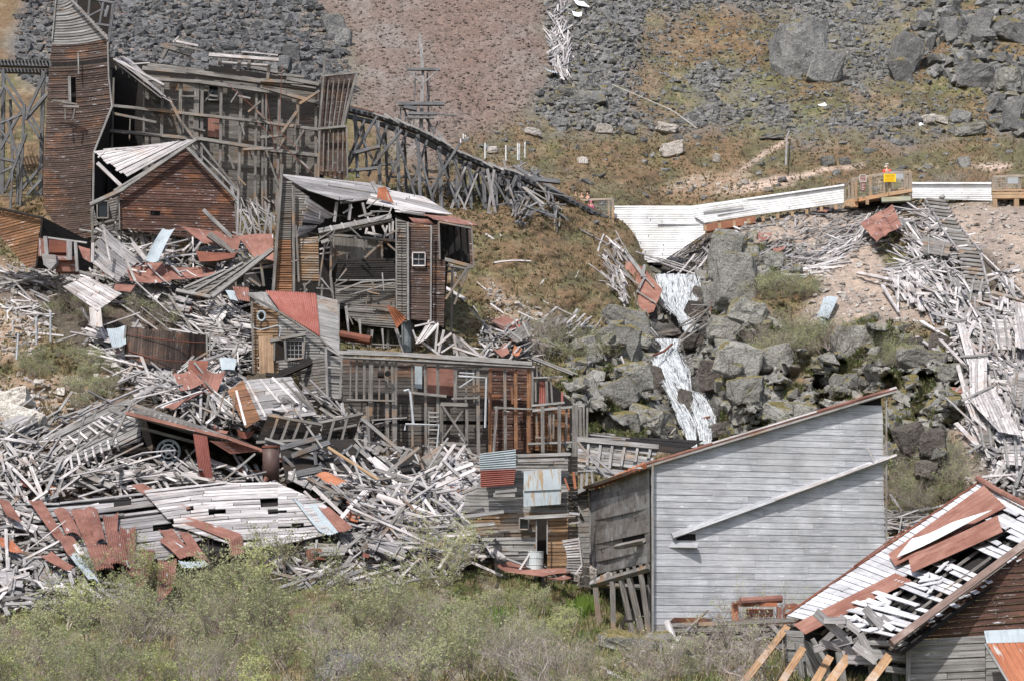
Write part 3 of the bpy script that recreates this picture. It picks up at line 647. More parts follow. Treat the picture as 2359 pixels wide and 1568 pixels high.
BL = [
 (1840,120,130,130,TG,'huge split grey crag on the upper slope with mossy top, left half'),(1895,155,80,90,TG,'smooth pale face of the huge crag, right half, on the upper slope'),
 (770,62,50,60,TG,'upright grey boulder at the edge of the dark talus beside the brown scree'),(790,90,40,44,TG,'pale grey boulder leaning just below the upright one at the scree edge'),
 (655,150,34,40,TD,'dark rounded boulder beside the broken white beam on the mill top'),(672,128,40,44,TD,'dark boulder higher up behind the right end of the white beam'),
 (1548,346,52,30,TP,'pale pointed boulder alone in the middle of the brown meadow'),(1536,297,52,22,TP,'flat pale boulder on the top edge of the brown meadow'),(1450,298,30,22,TG,'grey boulder sitting at the foot of the grey talus left of the flat pale one'),(1390,298,38,22,TP,'pale grey boulder at the foot of the talus above the cable posts'),
 (1343,371,26,16,TP,'small grey boulder in the meadow right of the cable posts'),(1650,366,16,22,TP,'small upright stone in the meadow'),(1134,347,26,16,TP,'pale round boulder between the cable posts'),(1227,306,38,16,TP,'low pale boulder at the foot of the brown scree'),
 (2085,128,78,90,TG,'broad grey crag on the right of the upper slope'),(2075,165,46,60,TG,'lower grey knob under the broad crag'),(2245,180,95,55,TG,'dark hollowed crag on the upper right slope'),(2330,265,52,70,TG,'tall cracked crag at the right edge above the meadow'),
 (2215,272,46,34,TG,'grey boulder above the meadow rim on the right'),(2228,303,70,34,RG,'large pale lying boulder on the meadow rim at the right'),(2137,276,36,22,TP,'pale boulder perched on the meadow rim left of the large ones'),(2168,277,30,18,TP,'second pale boulder on the meadow rim'),
 (2220,375,28,26,TG,'grey boulder in the right meadow above the decks'),(1905,372,30,26,TG,'slanting grey slab rock near the pale footpath'),(1945,372,26,18,TG,'small grey boulder right of the slab near the footpath'),(1998,348,22,12,TG,'small lying stone in the meadow above the yellow sign'),(2052,396,12,9,TG,'tiny stone in the meadow behind the decks'),
 (1770,437,24,10,TP,'whitish stone in the eroded bank above the white wall'),(1715,420,16,12,TP,'whitish stone left in the eroded bank above the white wall'),(1780,318,60,14,TG,'low grey rock on the meadow rim'),(1895,55,24,20,TG,'grey boulder in the talus above the huge crag'),
 (2330,75,90,60,TG,'broad outcrop at the right edge of the upper slope'),(2260,60,50,80,TG,'leaning slab outcrop on the upper right slope'),(2190,70,38,60,TG,'upright slab left of the leaning outcrop'),(2320,190,60,60,RG,'craggy outcrop below the broad one at the right edge'),
 (1640,250,30,22,TG,'grey stone between the talus patches in the middle'),(1290,285,40,26,TG,'grey boulder at the lower left of the grey talus'),(1360,230,90,40,TG,'wide flat grey rock in the grey talus'),(1310,215,50,30,TG,'grey block right below the fallen planks on the far slope'),
 # ravine crags
 (1668,590,60,120,RG,'tall grey crag standing to the right of the upper waterfall'),(1690,650,80,120,RG,'cracked grey crag under the tall one beside the upper waterfall'),(1720,585,60,50,RG,'grey crag with moss cap right of the tall crag'),(1650,680,60,60,RG,'leaning crag at the foot of the upper waterfall'),
 (1720,720,70,60,RG,'grey block on the right bank above the lower waterfall'),(1670,760,80,60,RG,'grey rock ledge between the two waterfalls on the right bank'),(1700,830,90,80,RG,'large blocky crag on the right bank of the lower waterfall'),(1780,830,80,60,RG,'grey crag further right of the lower waterfall'),
 (1660,860,70,60,RG,'brownish crag right against the lower waterfall'),(1720,900,70,60,RG,'grey crag below the large blocky one on the right bank'),(1790,960,110,60,RG,'wide grey crag just above the grey building roof'),(1860,960,60,60,RG,'grey crag above the grey building roof further right'),
 (1420,800,90,100,RG,'slanting grey slab crag left of the lower waterfall'),(1350,810,60,60,RG,'grey crag behind the small mill frame'),(1450,870,90,60,RG,'overhanging brown crag left of the lower waterfall'),(1420,910,90,70,RG,'grey crag beneath the overhanging one'),
 (1490,965,80,60,RG,'grey crag left of the waterfall foot'),(1360,920,50,90,RG,'upright grey crag beside the framed mill end'),(1530,990,60,44,RG,'rounded rock at the foot of the lower waterfall'),(1430,975,80,50,RG,'low grey crag above the fallen framed panel'),(1470,785,60,46,RG,'grey rock left of the cascade between the falls'),
 (1440,740,100,60,RG,'grey rock on the left bank below the rusted panel'),
 (1970,790,90,80,RG,'big grey crag between bushes right of the ravine'),(2000,760,60,60,RG,'peaked grey crag on top of the right knoll'),(1880,860,70,36,RG,'pale slanting slab in the grass above the grey building'),(1930,880,36,36,RG,'grey crag left of the small ones above the grey building'),(1960,875,30,28,RG,'small rounded rock above the grey building'),
 (2120,830,90,60,RG,'broad brown crag on the right knoll'),(2170,800,60,50,RD,'dark overhung crag on the right knoll near the planks'),(2110,795,40,30,RD,'dark rock under the moss cap on the right knoll'),(2190,860,60,40,RG,'grey crag beside the plank slide'),(2100,1010,70,70,RD,'dark cracked crag right behind the grey building'),
 (2150,1020,60,70,RD,'dark crag with moss cap right of the cracked one'),(2080,1070,60,40,RD,'low dark crag near the gutter of the grey building'),(2130,1085,50,46,RD,'dark crag at the bottom of the group behind the grey building'),(2180,960,50,26,RG,'pale rock ledge in the moss behind the grey building'),
 (1745,605,40,26,RG,'pale flat rock under the moss knoll right of the crag'),(1780,600,40,40,RG,'grey slab in the grass knoll right of the crag'),(2050,905,0,0,RG,''),
 # near
 (30,922,100,52,RW,'large white quartz boulder at the left edge, upper one'),(55,970,86,66,RW,'large white quartz boulder at the left edge, lower one'),(10,915,40,30,RW,'small white boulder at the left edge beside the large ones'),(140,900,20,18,RW,'small pale stone right of the white quartz boulders'),(5,1015,40,44,TG,'grey boulder at the left edge below the white ones'),
 (1345,1330,60,60,TP,'pale rounded boulder beside the stilts under the grey building corner'),(1400,1350,50,36,TG,'grey boulder behind the first stilt'),(1440,1480,130,46,RG,'broad smooth boulder in front of the stilts'),(1515,1480,80,44,RG,'rounded boulder at the corner of the grey building'),(790,1535,80,70,TG,'grey boulder half hidden in the near willows'),(750,1560,60,40,TG,'second grey boulder in the near willows'),(905,1520,30,26,TG,'small grey stone in the near willows'),
 (870,745,20,0,RG,''),
]
for i, b in enumerate(BL):
    if b[2] and b[3] and b[5]: boulder(b[0], b[1], b[2] * 1.12, b[3] * 1.12, b[4], b[5], 11 + i, tilt=random.Random(i).uniform(-.35, .35))
# ---------------------------------------------------------------- low growth on the slopes
def leafmat(name, a, b, tr=.3):
    t = NT(name); isl = t.n('NewGeometry').outputs['Random Per Island']; n_ = t.noise(t.obj(), .9, 3)
    c = t.mix(isl, a, b); c = t.mix(t.mr(n_, .35, .65, 0, .6), c, tuple(x * .8 for x in a)); t.col(c, .7)
    tr_ = t.n('BsdfTranslucent', {'Color': c}); mxs = t.n('MixShader', {0: .45, 1: t.b.outputs[0], 2: tr_.outputs[0]}); t.t.links.new(mxs.outputs[0], t.t.nodes['Material Output'].inputs[0]); return t.m
def tufts(name, mask, n, box, h, mat, label, blades=5, wid=.04, thr=.5, flat=1.):
    vs_ = []; fs_ = []; o = 0; made = 0; tries = 0
    while made < n and tries < n * 10:
        tries += 1; u = uni(box[0], box[2]); v = uni(box[1], box[3])
        if at_mask(mask, u, v) < thr: continue
        made += 1; c = G(u, v, -.03); s = h * uni(.5, 1.3)
        for b_ in range(blades):
            a = rnd() * 6.283; l = s * uni(.6, 1.2); sp_ = uni(.1, 1.1) * l * flat; w = wid * uni(.7, 1.4)
            d = Vector((math.cos(a), math.sin(a), 0)); p = c + d * uni(0, .5) * s; sd_ = Vector((-d.y, d.x, 0)) * w
            tip = p + d * sp_ + Vector((0, 0, l)); mid = p.lerp(tip, .5) + Vector((0, 0, l * .12))
            vs_ += [p - sd_, p + sd_, mid - sd_ * .9, mid + sd_ * .9, tip - sd_ * .3, tip + sd_ * .3]
            fs_ += [(o, o + 1, o + 3, o + 2), (o + 2, o + 3, o + 5, o + 4)]; o += 6
    ob = npmesh(name, np.array([t[:] for t in vs_]), np.array(fs_), mat); ob['kind'] = 'stuff'; ob['label'] = label; return ob
LM_b = leafmat('brown_heath_leaves', (.23, .165, .11), (.33, .25, .165)); LM_o = leafmat('olive_tundra_leaves', (.165, .155, .085), (.25, .23, .135))
LM_s = leafmat('dry_straw_grass', (.30, .24, .13), (.42, .34, .20)); LM_g = leafmat('green_grass_blades', (.13, .17, .06), (.25, .28, .11))
mead = mead * (1 - .9 * woodb); md = mead * (V < 560)
tufts('heath', md * (n1 > .45), 5000, (880, 0, 2420, 530), .11, LM_b, 'brown heath covering the upper meadow', 4, .05)
tufts('heath', md * (n1 < .55), 4000, (880, 0, 2420, 530), .11, LM_o, 'olive green heath covering the upper meadow', 4, .05)
tufts('dry_grass', mead * (n2 > .52), 7000, (-40, 300, 2420, 1250), .3, LM_s, 'dry straw coloured grass on the slopes', 4, .022)
tufts('heath', mead * (V > 460), 6000, (-40, 460, 2420, 1280), .13, LM_o, 'olive green heath on the lower banks and knolls', 5, .045)
tufts('heath', mead * (V > 460) * (n1 > .5), 4000, (-40, 460, 2420, 1280), .13, LM_b, 'brown heath on the lower banks', 5, .045)
tufts('grass', rav0 * vegr, 3500, (1280, 540, 2260, 1110), .2, LM_g, 'green grass in the cracks of the ravine crags', 5, .03, thr=.3)
tufts('heath', rav0 * vegr, 3000, (1280, 540, 2260, 1110), .2, LM_o, 'olive heath on the ledges of the ravine', 5, .05, thr=.3)
tufts('grass', (V > 1290) * (n1 < .58) * (U > 1060), 3600, (-80, 1280, 2440, 1600), .22, LM_g, 'green grass in the foreground', 6, .018, flat=.6)
tufts('dry_grass', (V > 1270) * (n2 > .45), 6000, (-80, 1280, 2440, 1600), .25, LM_s, 'dry grass in the foreground', 6, .014)
# ---------------------------------------------------------------- builders used by the ruins
def vp(Y, k_=0., u0=0., kv=0., v0=0.):
    return lambda u, v: q(u, v, Y + k_ * (u - u0) + kv * (v - v0))
def part_cb(T, name, mat, poly, PF, w, angd=0., parent=None, label=None, **kw):
    m = MB(); clipboards(m, poly, PF, w, angd, **kw); return T.part(name, m, W(mat) if isinstance(mat, str) else mat, label, parent)
def part_rv(T, name, mat, L, R, v0, v1, w, parent=None, label=None, **kw):
    m = MB(); ruled_v(m, L, R, v0, v1, w, **kw); return T.part(name, m, W(mat) if isinstance(mat, str) else mat, label, parent)
def part_bm(T, name, mat, Y, lst, parent=None, bend=0., taper=1.):
    """every (u0,v0,u1,v1,w[,Y0,Y1]) becomes one timber part"""
    for b in lst:
        Y0 = b[5] if len(b) > 5 else Y; Y1 = b[6] if len(b) > 6 else Y0
        m = MB(); w = b[4] * Y0 / FP; m.beam(q(b[0], b[1], Y0), q(b[2], b[3], Y1), w, w * uni(.7, 1.), bend=bend, taper=taper)
        T.part(name, m, W(mat) if isinstance(mat, str) else mat, parent=parent)
def part_poly(T, name, mat, pts, Y, th=.1, parent=None, label=None):
    P = [q(p[0], p[1], p[2] if len(p) > 2 else Y) for p in pts]; m = MB(); m.poly(P, face_cam(P[0], P[1], P[2]), th)
    return T.part(name, m, W(mat) if isinstance(mat, str) else mat, label, parent)
def sheet_mb(pts, bow=.08, waves=0, amp=.012, th=.01, nu=None, seed=None):
    A, B, C, D = [Vector(p) for p in pts]; N = face_cam(A, B, C); r = random.Random(seed or rnd()); k1, k2, ph = r.uniform(-1, 1), r.uniform(-1, 1), r.uniform(0, 3)
    f = bil(A, B, C, D); m = MB(); m.sm = False
    S = lambda a, b: f(a, b) + N * bow * (k1 * math.sin(math.pi * a) + k2 * math.sin(math.pi * b + ph) * .6)
    nu = nu or (waves * 6 if waves else 6); m.sheet(S, nu, 7, th, amp if waves else 0, waves, N); return m
def part_sheet(T, name, mat, pts, Y, label=None, parent=None, **kw):
    P = [q(p[0], p[1], p[2] if len(p) > 2 else Y) for p in pts]
    return T.part(name, sheet_mb(P, **kw), mat, label, parent)
def gsheet(name, mat, pts, label, cat, lift=.25, group=None, **kw):
    P = [gsm(u, v) for u, v in pts]
    for p in P: p.y -= lift; p.z += lift * .3
    c = sum(P, Vector()) / 4
    return single(name, sheet_mb(P, **kw), mat, label, cat, c, group)
def windows(T, u0, v0, u1, v1, Y, nx=2, ny=2, fw=2.2, glass=None, mat='grey'):
    m = MB(); w = fw * Y / FP
    for a, b in (((u0, v0), (u1, v0)), ((u1, v0), (u1, v1)), ((u1, v1), (u0, v1)), ((u0, v1), (u0, v0))): m.beam(q(*a, Y - .06), q(*b, Y - .06), w * 1.4, .1)
    for i in range(1, nx): u = u0 + (u1 - u0) * i / nx; m.beam(q(u, v0, Y - .05), q(u, v1, Y - .05), w * .6, .04)
    for i in range(1, ny): v = v0 + (v1 - v0) * i / ny; m.beam(q(u0, v, Y - .03), q(u1, v, Y - .03), w * .6, .04)
    f = T.part('window', m, W(mat))
    g = MB(); g.poly([q(u0, v0, Y + .03), q(u1, v0, Y + .03), q(u1, v1, Y + .03), q(u0, v1, Y + .03)], (0, -1, 0), .01)
    T.part('pane', g, glass or GLS, parent=f); return f
_t = NT('dark_old_glass'); _t.col((.015, .018, .022), .12); GLS = _t.m
WHT = wood('white_painted_board', (.74, .745, .755), (.62, .63, .64), (.56, .555, .54), .42, 0, .08)
STL = plain('galvanised_steel_post', (.42, .44, .46), (.52, .54, .56), 3, .5, .3)
DK = W('dark')

# ================================================================= upper left: trestle, tower, big mill
T = Thing('timber_trestle', 'dark timber trestle with crossed braces left of the tall leaning tower', 'trestle', q(40, 500, 129))
part_bm(T, 'deck_beam', 'trestle', 133, [(-70, 146, 112, 150, 14), (-70, 162, 112, 166, 10, 134)])
m = MB()
for i in range(22): u = -60 + i * 8; m.beam(q(u, 139, 132.6), q(u + 1, 139, 135.5), .11, .09)
T.part('tie_row', m, W('trestle'))
part_bm(T, 'leg', 'trestle', 133, [(8, 160, 4, 520, 9), (100, 165, 92, 500, 9), (-40, 160, -46, 520, 9), (56, 240, 46, 500, 6, 131), (44, 330, 36, 560, 6, 131), (28, 400, 20, 560, 5, 130), (24, 230, 34, 560, 6, 135)])
part_bm(T, 'brace', 'trestle', 132.5, [(11, 172, 96, 308, 6), (108, 218, 58, 276, 8, 131.5), (6, 192, 60, 270, 6), (100, 180, 62, 262, 6), (62, 272, 92, 320, 6), (0, 285, 55, 262, 6), (18, 280, 40, 362, 7, 131), (52, 250, 0, 345, 7), (-5, 290, 22, 330, 6), (-30, 360, 46, 375, 6, 131), (60, 310, 12, 440, 6, 130.5), (0, 400, 50, 375, 5), (45, 380, 98, 470, 5), (98, 380, 40, 450, 6), (95, 415, 62, 450, 6, 130.5), (0, 470, 30, 440, 6), (80, 440, 97, 458, 5), (-50, 200, 8, 300, 6), (8, 200, -50, 330, 6)])

T = Thing('siding_tower', 'tall bent brown tower with bowed siding and a narrow window', 'tower', q(160, 540, 126))
LE = [(130, -14, 126), (120, 92, 126), (113, 157, 126), (108, 238, 126), (101, 361, 126), (99, 439, 126), (104, 480, 126), (128, 515, 126), (150, 550, 126)]
RE = [(150, -14, 126.2), (161, 0, 126.2), (248, 90, 126.2), (245, 106, 126.2), (249, 174, 126.2), (257, 246, 126.2), (219, 344, 126.2), (213, 361, 126.2), (210, 439, 126.2), (212, 550, 126.2)]
part_rv(T, 'front_wall', 'brown2', LE, RE, 97, 358, 5.2, seg=8, bow=3, tilt_=11, gap=.06, lap=.035, jit=.05, holes=[(157, 174, 175, 238)], split=.08, miss=.012)
part_rv(T, 'upper_wall', 'grey', LE, RE, -14, 97, 6, seg=8, bow=5, tilt_=14, gap=.09, lap=.04, jit=.05, split=.2)
part_rv(T, 'lower_wall', 'brown2', LE, RE, 358, 550, 4.6, seg=6, bow=2, tilt_=8, gap=.05, lap=.03, jit=.03, split=.1)
part_bm(T, 'corner_board', 'grey', 125.9, [(248, 98, 250, 174, 4), (250, 174, 258, 246, 4), (258, 246, 217, 350, 4.5), (216, 350, 213, 550, 4.5), (130, -14, 120, 92, 3), (162, -2, 249, 92, 5)])
part_bm(T, 'trim', 'grey', 125.7, [(180, 122, 181, 172, 3), (160, 176, 161, 236, 6)])
part_poly(T, 'dark_inside', 'dark', [(150, 165), (185, 165), (185, 245), (150, 245)], 127)
part_bm(T, 'ledge', 'frame', 125.3, [(142, 236, 178, 241, 4), (146, 246, 182, 247, 5), (150, 252, 150, 275, 3), (172, 250, 168, 275, 3), (120, 232, 160, 234, 2)])
part_poly(T, 'side_wall', 'dark', [(214, 350, 126.3), (258, 246, 126.3), (262, 250, 133), (240, 540, 133), (212, 550, 126.3)], 127)
part_poly(T, 'back_wall', 'dark', [(165, -14, 132), (262, -4, 132), (252, 100, 132), (250, 540, 132), (110, 530, 132), (120, 90, 132)], 132)
part_bm(T, 'roof_frame', 'trestle', 129.5, [(176, -10, 262, 8, 6), (262, 4, 250, 100, 7), (207, -4, 203, 40, 5), (238, 6, 229, 58, 5), (205, 38, 236, 22, 4), (250, 14, 242, 40, 7), (222, 56, 252, 60, 5), (222, -6, 262, 60, 3, 130), (176, -12, 176, 30, 5)])

T = Thing('mill_ruin', 'big grey open-framed mill wall with posts and girts behind the brown gable house', 'mill building', q(500, 530, 131))
part_cb(T, 'board_wall', 'mill', [(330, 172), (735, 205), (735, 530), (500, 530), (330, 430)], vp(131.6), 9.5, 1.2, gap=.05, miss=.02, jit=.02, holes=[(480, 195, 504, 232), (590, 240, 600, 262), (690, 240, 725, 262)])
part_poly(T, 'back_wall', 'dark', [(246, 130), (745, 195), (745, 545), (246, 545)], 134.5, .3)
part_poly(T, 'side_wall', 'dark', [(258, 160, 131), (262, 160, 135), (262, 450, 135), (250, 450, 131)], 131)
part_poly(T, 'rust_patch', R_(), [(478, 267), (505, 269), (505, 318), (478, 315)], 131.4, .02)
part_bm(T, 'post', 'frame', 131, [(332, 175, 330, 430, 5), (375, 182, 372, 345, 7), (417, 186, 414, 322, 8), (454, 176, 450, 410, 12), (466, 186, 464, 372, 7), (510, 182, 506, 470, 7), (556, 195, 548, 500, 7), (591, 208, 586, 530, 6), (605, 215, 604, 530, 5), (613, 215, 612, 530, 5), (644, 225, 636, 545, 7), (686, 232, 684, 440, 7), (728, 205, 726, 470, 6), (262, 180, 258, 350, 4), (300, 268, 298, 325, 3, 132)])
part_bm(T, 'girt', 'frame', 130.8, [(328, 158, 540, 178, 10), (430, 165, 735, 208, 11), (342, 183, 465, 190, 8), (462, 190, 620, 212, 9), (600, 200, 738, 240, 9), (256, 244, 590, 280, 7), (575, 278, 735, 300, 7), (252, 302, 460, 322, 8), (455, 320, 620, 346, 8), (600, 344, 735, 360, 9), (258, 262, 360, 283, 6, 130.2), (600, 318, 650, 312, 7, 130.4), (560, 345, 630, 343, 6, 130)])
part_bm(T, 'brace', 'frame', 130.4, [(388, 225, 418, 284, 6), (420, 285, 450, 325, 6), (650, 306, 684, 258, 7), (640, 345, 656, 318, 6), (462, 330, 548, 440, 5), (690, 240, 736, 210, 6), (676, 340, 700, 300, 5), (610, 340, 642, 430, 4)])
part_bm(T, 'fallen_wire', R2(), 130.2, [(650, 60 + 90, 640, 330, 1.4), (520, 190, 690, 345, 1.2), (612, 215, 650, 460, 1.2), (590, 280, 720, 400, 1.2)])
part_bm(T, 'top_timber', 'frame', 130.6, [(372, 135, 386, 110, 10), (372, 102, 425, 105, 4), (370, 106, 440, 126, 9), (400, 104, 470, 118, 4), (548, 165, 552, 140, 8), (506, 150, 508, 128, 8), (572, 160, 576, 130, 8), (620, 150, 616, 185, 7), (340, 150, 470, 165, 8, 132), (560, 152, 640, 168, 8, 132), (640, 172, 700, 178, 6), (660, 182, 735, 196, 9), (670, 195, 728, 204, 5), (600, 186, 700, 192, 8)])
part_bm(T, 'broken_beam', 'pale', 130.2, [(481, 127, 642, 139, 8), (510, 145, 618, 152, 6, 130.6), (405, 96, 456, 106, 5), (398, 98, 412, 84, 2.5), (556, 120, 640, 128, 3, 131)])
part_poly(T, 'loft_wall', 'dark', [(480, 150), (735, 190), (735, 215), (480, 190)], 133, .2)
windows(T, 481, 196, 503, 231, 131.3, 1, 1)
rv_ = [(262, 139, 130), (268, 146, 130)]; m = MB()
boards(m, lambda s, t: q(258 + 118 * s + 30 * t * (1 - s), 137 + 86 * max(0, s) ** 1.15 - 8 * t + 26 * t * s * 0, 129.6 + 2.5 * t), 11, 5, gap=.12, miss=.08, jit=.05, rag=.12)
T.part('collapsed_roof', m, W('pale'))
part_bm(T, 'rafter_end', 'frame', 130, [(266 + i * 15, 152 + i * 9.5, 268 + i * 15, 162 + i * 9, 3) for i in range(8)])
part_bm(T, 'roof_edge', 'pale', 129.8, [(268, 146, 372, 226, 3), (374, 224, 396, 236, 2), (290, 150, 378, 196, 5), (305, 148, 345, 145, 3)])

for i in range(34):
    u, v = uni(350, 730), uni(200, 500); a = random.choice((1.5, 1.6, .2, -.9, 1.2, .9)) + gau(0, .15); l = uni(12, 45)
    part_bm(T, 'loose_batten', random.choice(('grey', 'frame', 'mill')), uni(130, 131.2), [(u, v, u + math.cos(a) * l, v + math.sin(a) * l, uni(2, 5))])
T = Thing('leaning_wall_panel', 'tall slanted brown board panel with grey battens at the right end of the mill', 'wall panel', q(765, 420, 130.5))
part_cb(T, 'boards', 'brown2', [(740, 178), (820, 170), (790, 292), (736, 298)], vp(130.4), 5.5, -3, gap=.04, jit=.01, split=.15)
part_cb(T, 'lower_boards', 'brown2', [(732, 298), (796, 294), (800, 400), (790, 420), (736, 402)], vp(130.6), 6, 0, gap=.06, jit=.03)
part_bm(T, 'batten', 'frame', 130.1, [(745 + i * 12.5, 176 - i * 1, 738 + i * 9.6, 297 - i * 1.2, 2.6) for i in range(7)] + [(746 + i * 11, 300, 744 + i * 11, 396, 3) for i in range(5)])
part_bm(T, 'frame', 'frame', 130, [(749, 126, 735, 300, 5), (740, 176, 824, 168, 5), (822, 168, 788, 294, 6), (732, 298, 796, 292, 6), (736, 300, 732, 440, 5), (798, 292, 800, 412, 4)])

# long descending trestle
def cY(u): return 131.5 + (u - 790) * .0165
def cV(u): return np.interp(u, [790, 880, 960, 1050, 1130, 1190, 1300, 1410], [250, 272, 302, 352, 388, 404, 458, 512])
T = Thing('chute_trestle', 'long grey timber trestle sloping down right from the mill to the left deck', 'trestle', q(1100, 480, 137))
for k_, (off, dY, w) in enumerate(((0, 0, 12), (3, 2.6, 9), (16, .2, 9))):
    us_ = [792, 880, 960, 1050, 1130, 1190, 1300, 1408]
    part_bm(T, 'stringer', 'trestle', 0, [(a, cV(a) + off, b, cV(b) + off, w, cY(a) + dY, cY(b) + dY) for a, b in zip(us_, us_[1:]) if not (k_ == 2 and a > 1180)])
m = MB()
for i in range(48): u = 800 + i * 12.6 + uni(-2, 2); m.beam(q(u, cV(u) - 5, cY(u) - .3), q(u + uni(-3, 3), cV(u) - 6, cY(u) + 3.0), .2, .1)
T.part('tie_row', m, W('trestle'))
part_bm(T, 'rail', R2(), 0, [(a, cV(a) - 9, b, cV(b) - 9, 2, cY(a) + .6, cY(b) + .6) for a, b in zip(us_, us_[1:])])
part_bm(T, 'deck_plank', 'grey', 0, [(860 + i * 24, cV(860 + i * 24) - 7 + uni(-4, 2), 895 + i * 24, cV(895 + i * 24) - 5 + uni(-4, 6), 5, cY(870 + i * 24) - .5) for i in range(14)])
for u in (818, 870, 915, 962, 1012, 1050, 1082, 1112, 1140, 1170, 1195):
    t0 = cV(u) + 8; bot = np.interp(u, [818, 915, 1012, 1112, 1195], [410, 485, 505, 500, 505]); Y = cY(u)
    part_bm(T, 'leg', 'trestle', Y, [(u, t0, u + uni(2, 8), bot, uni(7, 9), Y - .3, Y - .9), (u + 16, t0 + 6, u + 24 + uni(-3, 6), bot - 14, uni(6, 8), Y + 2.3, Y + 3)])
    part_bm(T, 'brace', 'trestle', Y, [(u - 6, t0 + 8, u + 40, t0 + (bot - t0) * uni(.7, .95), 5, Y - .6), (u + 22, t0 + 12, u - 22, t0 + (bot - t0) * uni(.55, .9), 5.5, Y + .2), (u - 14, t0 + (bot - t0) * .6, u + 40, t0 + (bot - t0) * uni(.5, .62), 4.5, Y + 1)])
part_bm(T, 'cap_beam', 'trestle', 0, [(810, 355, 875, 338, 8, 131), (800, 395, 868, 388, 7, 131), (868, 268, 800, 385, 6, 131.4), (925, 300, 860, 380, 6, 132), (1060, 330, 990, 440, 6, 134), (1200, 410, 1290, 420, 10, 139), (1195, 440, 1230, 520, 9, 138.5), (1178, 400, 1240, 470, 9, 138), (1236, 440, 1300, 452, 9, 140), (1240, 470, 1330, 500, 10, 140), (1300, 470, 1350, 510, 12, 141), (1160, 395, 1120, 470, 8, 137), (1190, 405, 1150, 500, 8, 137), (1255, 480, 1256, 505, 9, 140), (1130, 410, 1190, 450, 7, 137.5), (1270, 500, 1390, 520, 8, 141), (1330, 480, 1336, 520, 9, 142)])
part_bm(T, 'broken_leg', 'paleg', 135, [(1122, 390, 1145, 515, 7), (1062, 420, 1036, 490, 7), (1072, 385, 1040, 478, 5), (1138, 392, 1120, 520, 6), (1176, 460, 1190, 522, 5), (1010, 310, 1026, 330, 7), (916, 278, 922, 310, 6), (930, 280, 935, 305, 5), (950, 380, 985, 430, 5), (1018, 455, 1022, 480, 5), (1128, 488, 1126, 520, 12), (1100, 400, 1060, 500, 4), (1092, 520, 1040, 420, 4)])

T = Thing('tramway_pole', 'grey tramway mast with crossarm and V struts standing behind the long trestle', 'pole', q(972, 310, 141))
part_bm(T, 'mast', 'paleg', 141, [(967, 80, 973, 160, 6), (974, 160, 969, 310, 6.5)], taper=1.5)
part_bm(T, 'crossarm', 'trestle', 140.8, [(937, 160, 1013, 161, 6)])
part_bm(T, 'strut', 'grey', 140.7, [(943, 165, 968, 190, 3.5), (1008, 164, 976, 191, 3.5)])
part_bm(T, 'rod', 'trestle', 142, [(957, 168, 952, 300, 3), (984, 168, 988, 310, 4.5), (991, 172, 988, 238, 1.5)])
part_bm(T, 'cross_beam', 'trestle', 140.6, [(916, 240, 1023, 240, 8), (930, 246, 960, 252, 10), (940, 262, 1006, 263, 7), (1000, 263, 1052, 267, 2.5), (936, 272, 1000, 272, 5)])
part_bm(T, 'lower_strut', 'trestle', 140.9, [(926, 240, 946, 290, 4), (922, 240, 922, 275, 3), (980, 270, 1002, 308, 5), (1008, 280, 998, 310, 3), (932, 240, 934, 282, 3), (1012, 236, 1012, 250, 3)])

# ================================================================= brown gable house
T = Thing('gable_house', 'red brown gabled house with a fan of bleached roof boards in front of the mill', 'house', q(400, 560, 123))
FW = [(428, 338), (541, 462), (547, 596), (276, 596), (274, 450)]
part_cb(T, 'front_wall', 'brown', [(428, 338), (541, 462), (545, 560), (400, 545), (276, 528), (274, 450)], vp(122), 5.6, 2.0, gap=.03, lap=.03, jit=.025, holes=[(347, 487, 369, 500)], split=.15)
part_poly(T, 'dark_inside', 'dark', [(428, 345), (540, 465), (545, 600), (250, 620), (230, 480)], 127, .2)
part_cb(T, 'side_wall', 'mill', [(208, 480), (273, 452), (274, 530), (244, 536), (212, 560)], lambda u, v: q(u, v, 122 + (274 - u) * .055), 6, -14, gap=.05, lap=.03, jit=.03, miss=.05, holes=[(222, 462, 250, 505)])
windows(T, 224, 464, 249, 503, 123.7, 1, 1, mat='frame')
m = MB(); boards(m, lambda s, t: q((219 + 71 * t) * (1 - s) + (378 + 66 * t ** 2) * s, (350 + 60 * t) * (1 - s) + (332 + (-8) * t) * s, (124.5 - 2.3 * t) * (1 - s) + (127 - 3.5 * t) * s), 13, 2, th=.03, gap=.12, jit=.05, rag=.05, split=0)
T.part('roof', m, W('pale'))
part_bm(T, 'rake_board', 'grey', 121.6, [(208, 472, 286, 436, 9), (272, 444, 452, 322, 7), (262, 440, 440, 330, 4, 121.9), (428, 338, 548, 462, 6), (440, 334, 545, 440, 4, 122), (428, 340, 450, 322, 5)])
part_bm(T, 'gutter_plank', 'pale', 122.3, [(224, 376, 282, 432, 8), (238, 345, 375, 335, 3, 125), (226, 364, 240, 350, 4)])
part_bm(T, 'corner_board', 'frame', 121.8, [(274, 450, 276, 530, 3), (541, 462, 546, 560, 3), (212, 480, 214, 590, 5, 124)])
part_bm(T, 'post', 'frame', 122.4, [(275, 530, 276, 600, 9), (307, 532, 306, 600, 5), (322, 532, 340, 606, 9), (352, 538, 356, 600, 6), (400, 545, 398, 600, 8), (270, 536, 400, 548, 5), (280, 565, 330, 570, 4), (250, 535, 220, 560, 4)])
part_bm(T, 'leaning_plank', 'grey', 120.6, [(468, 484, 534, 548, 9)])
T2 = Thing('leaning_poles', 'bundle of thin bare poles and laths leaning at the right corner of the gable house', 'poles', q(585, 590, 121), 'thin poles')
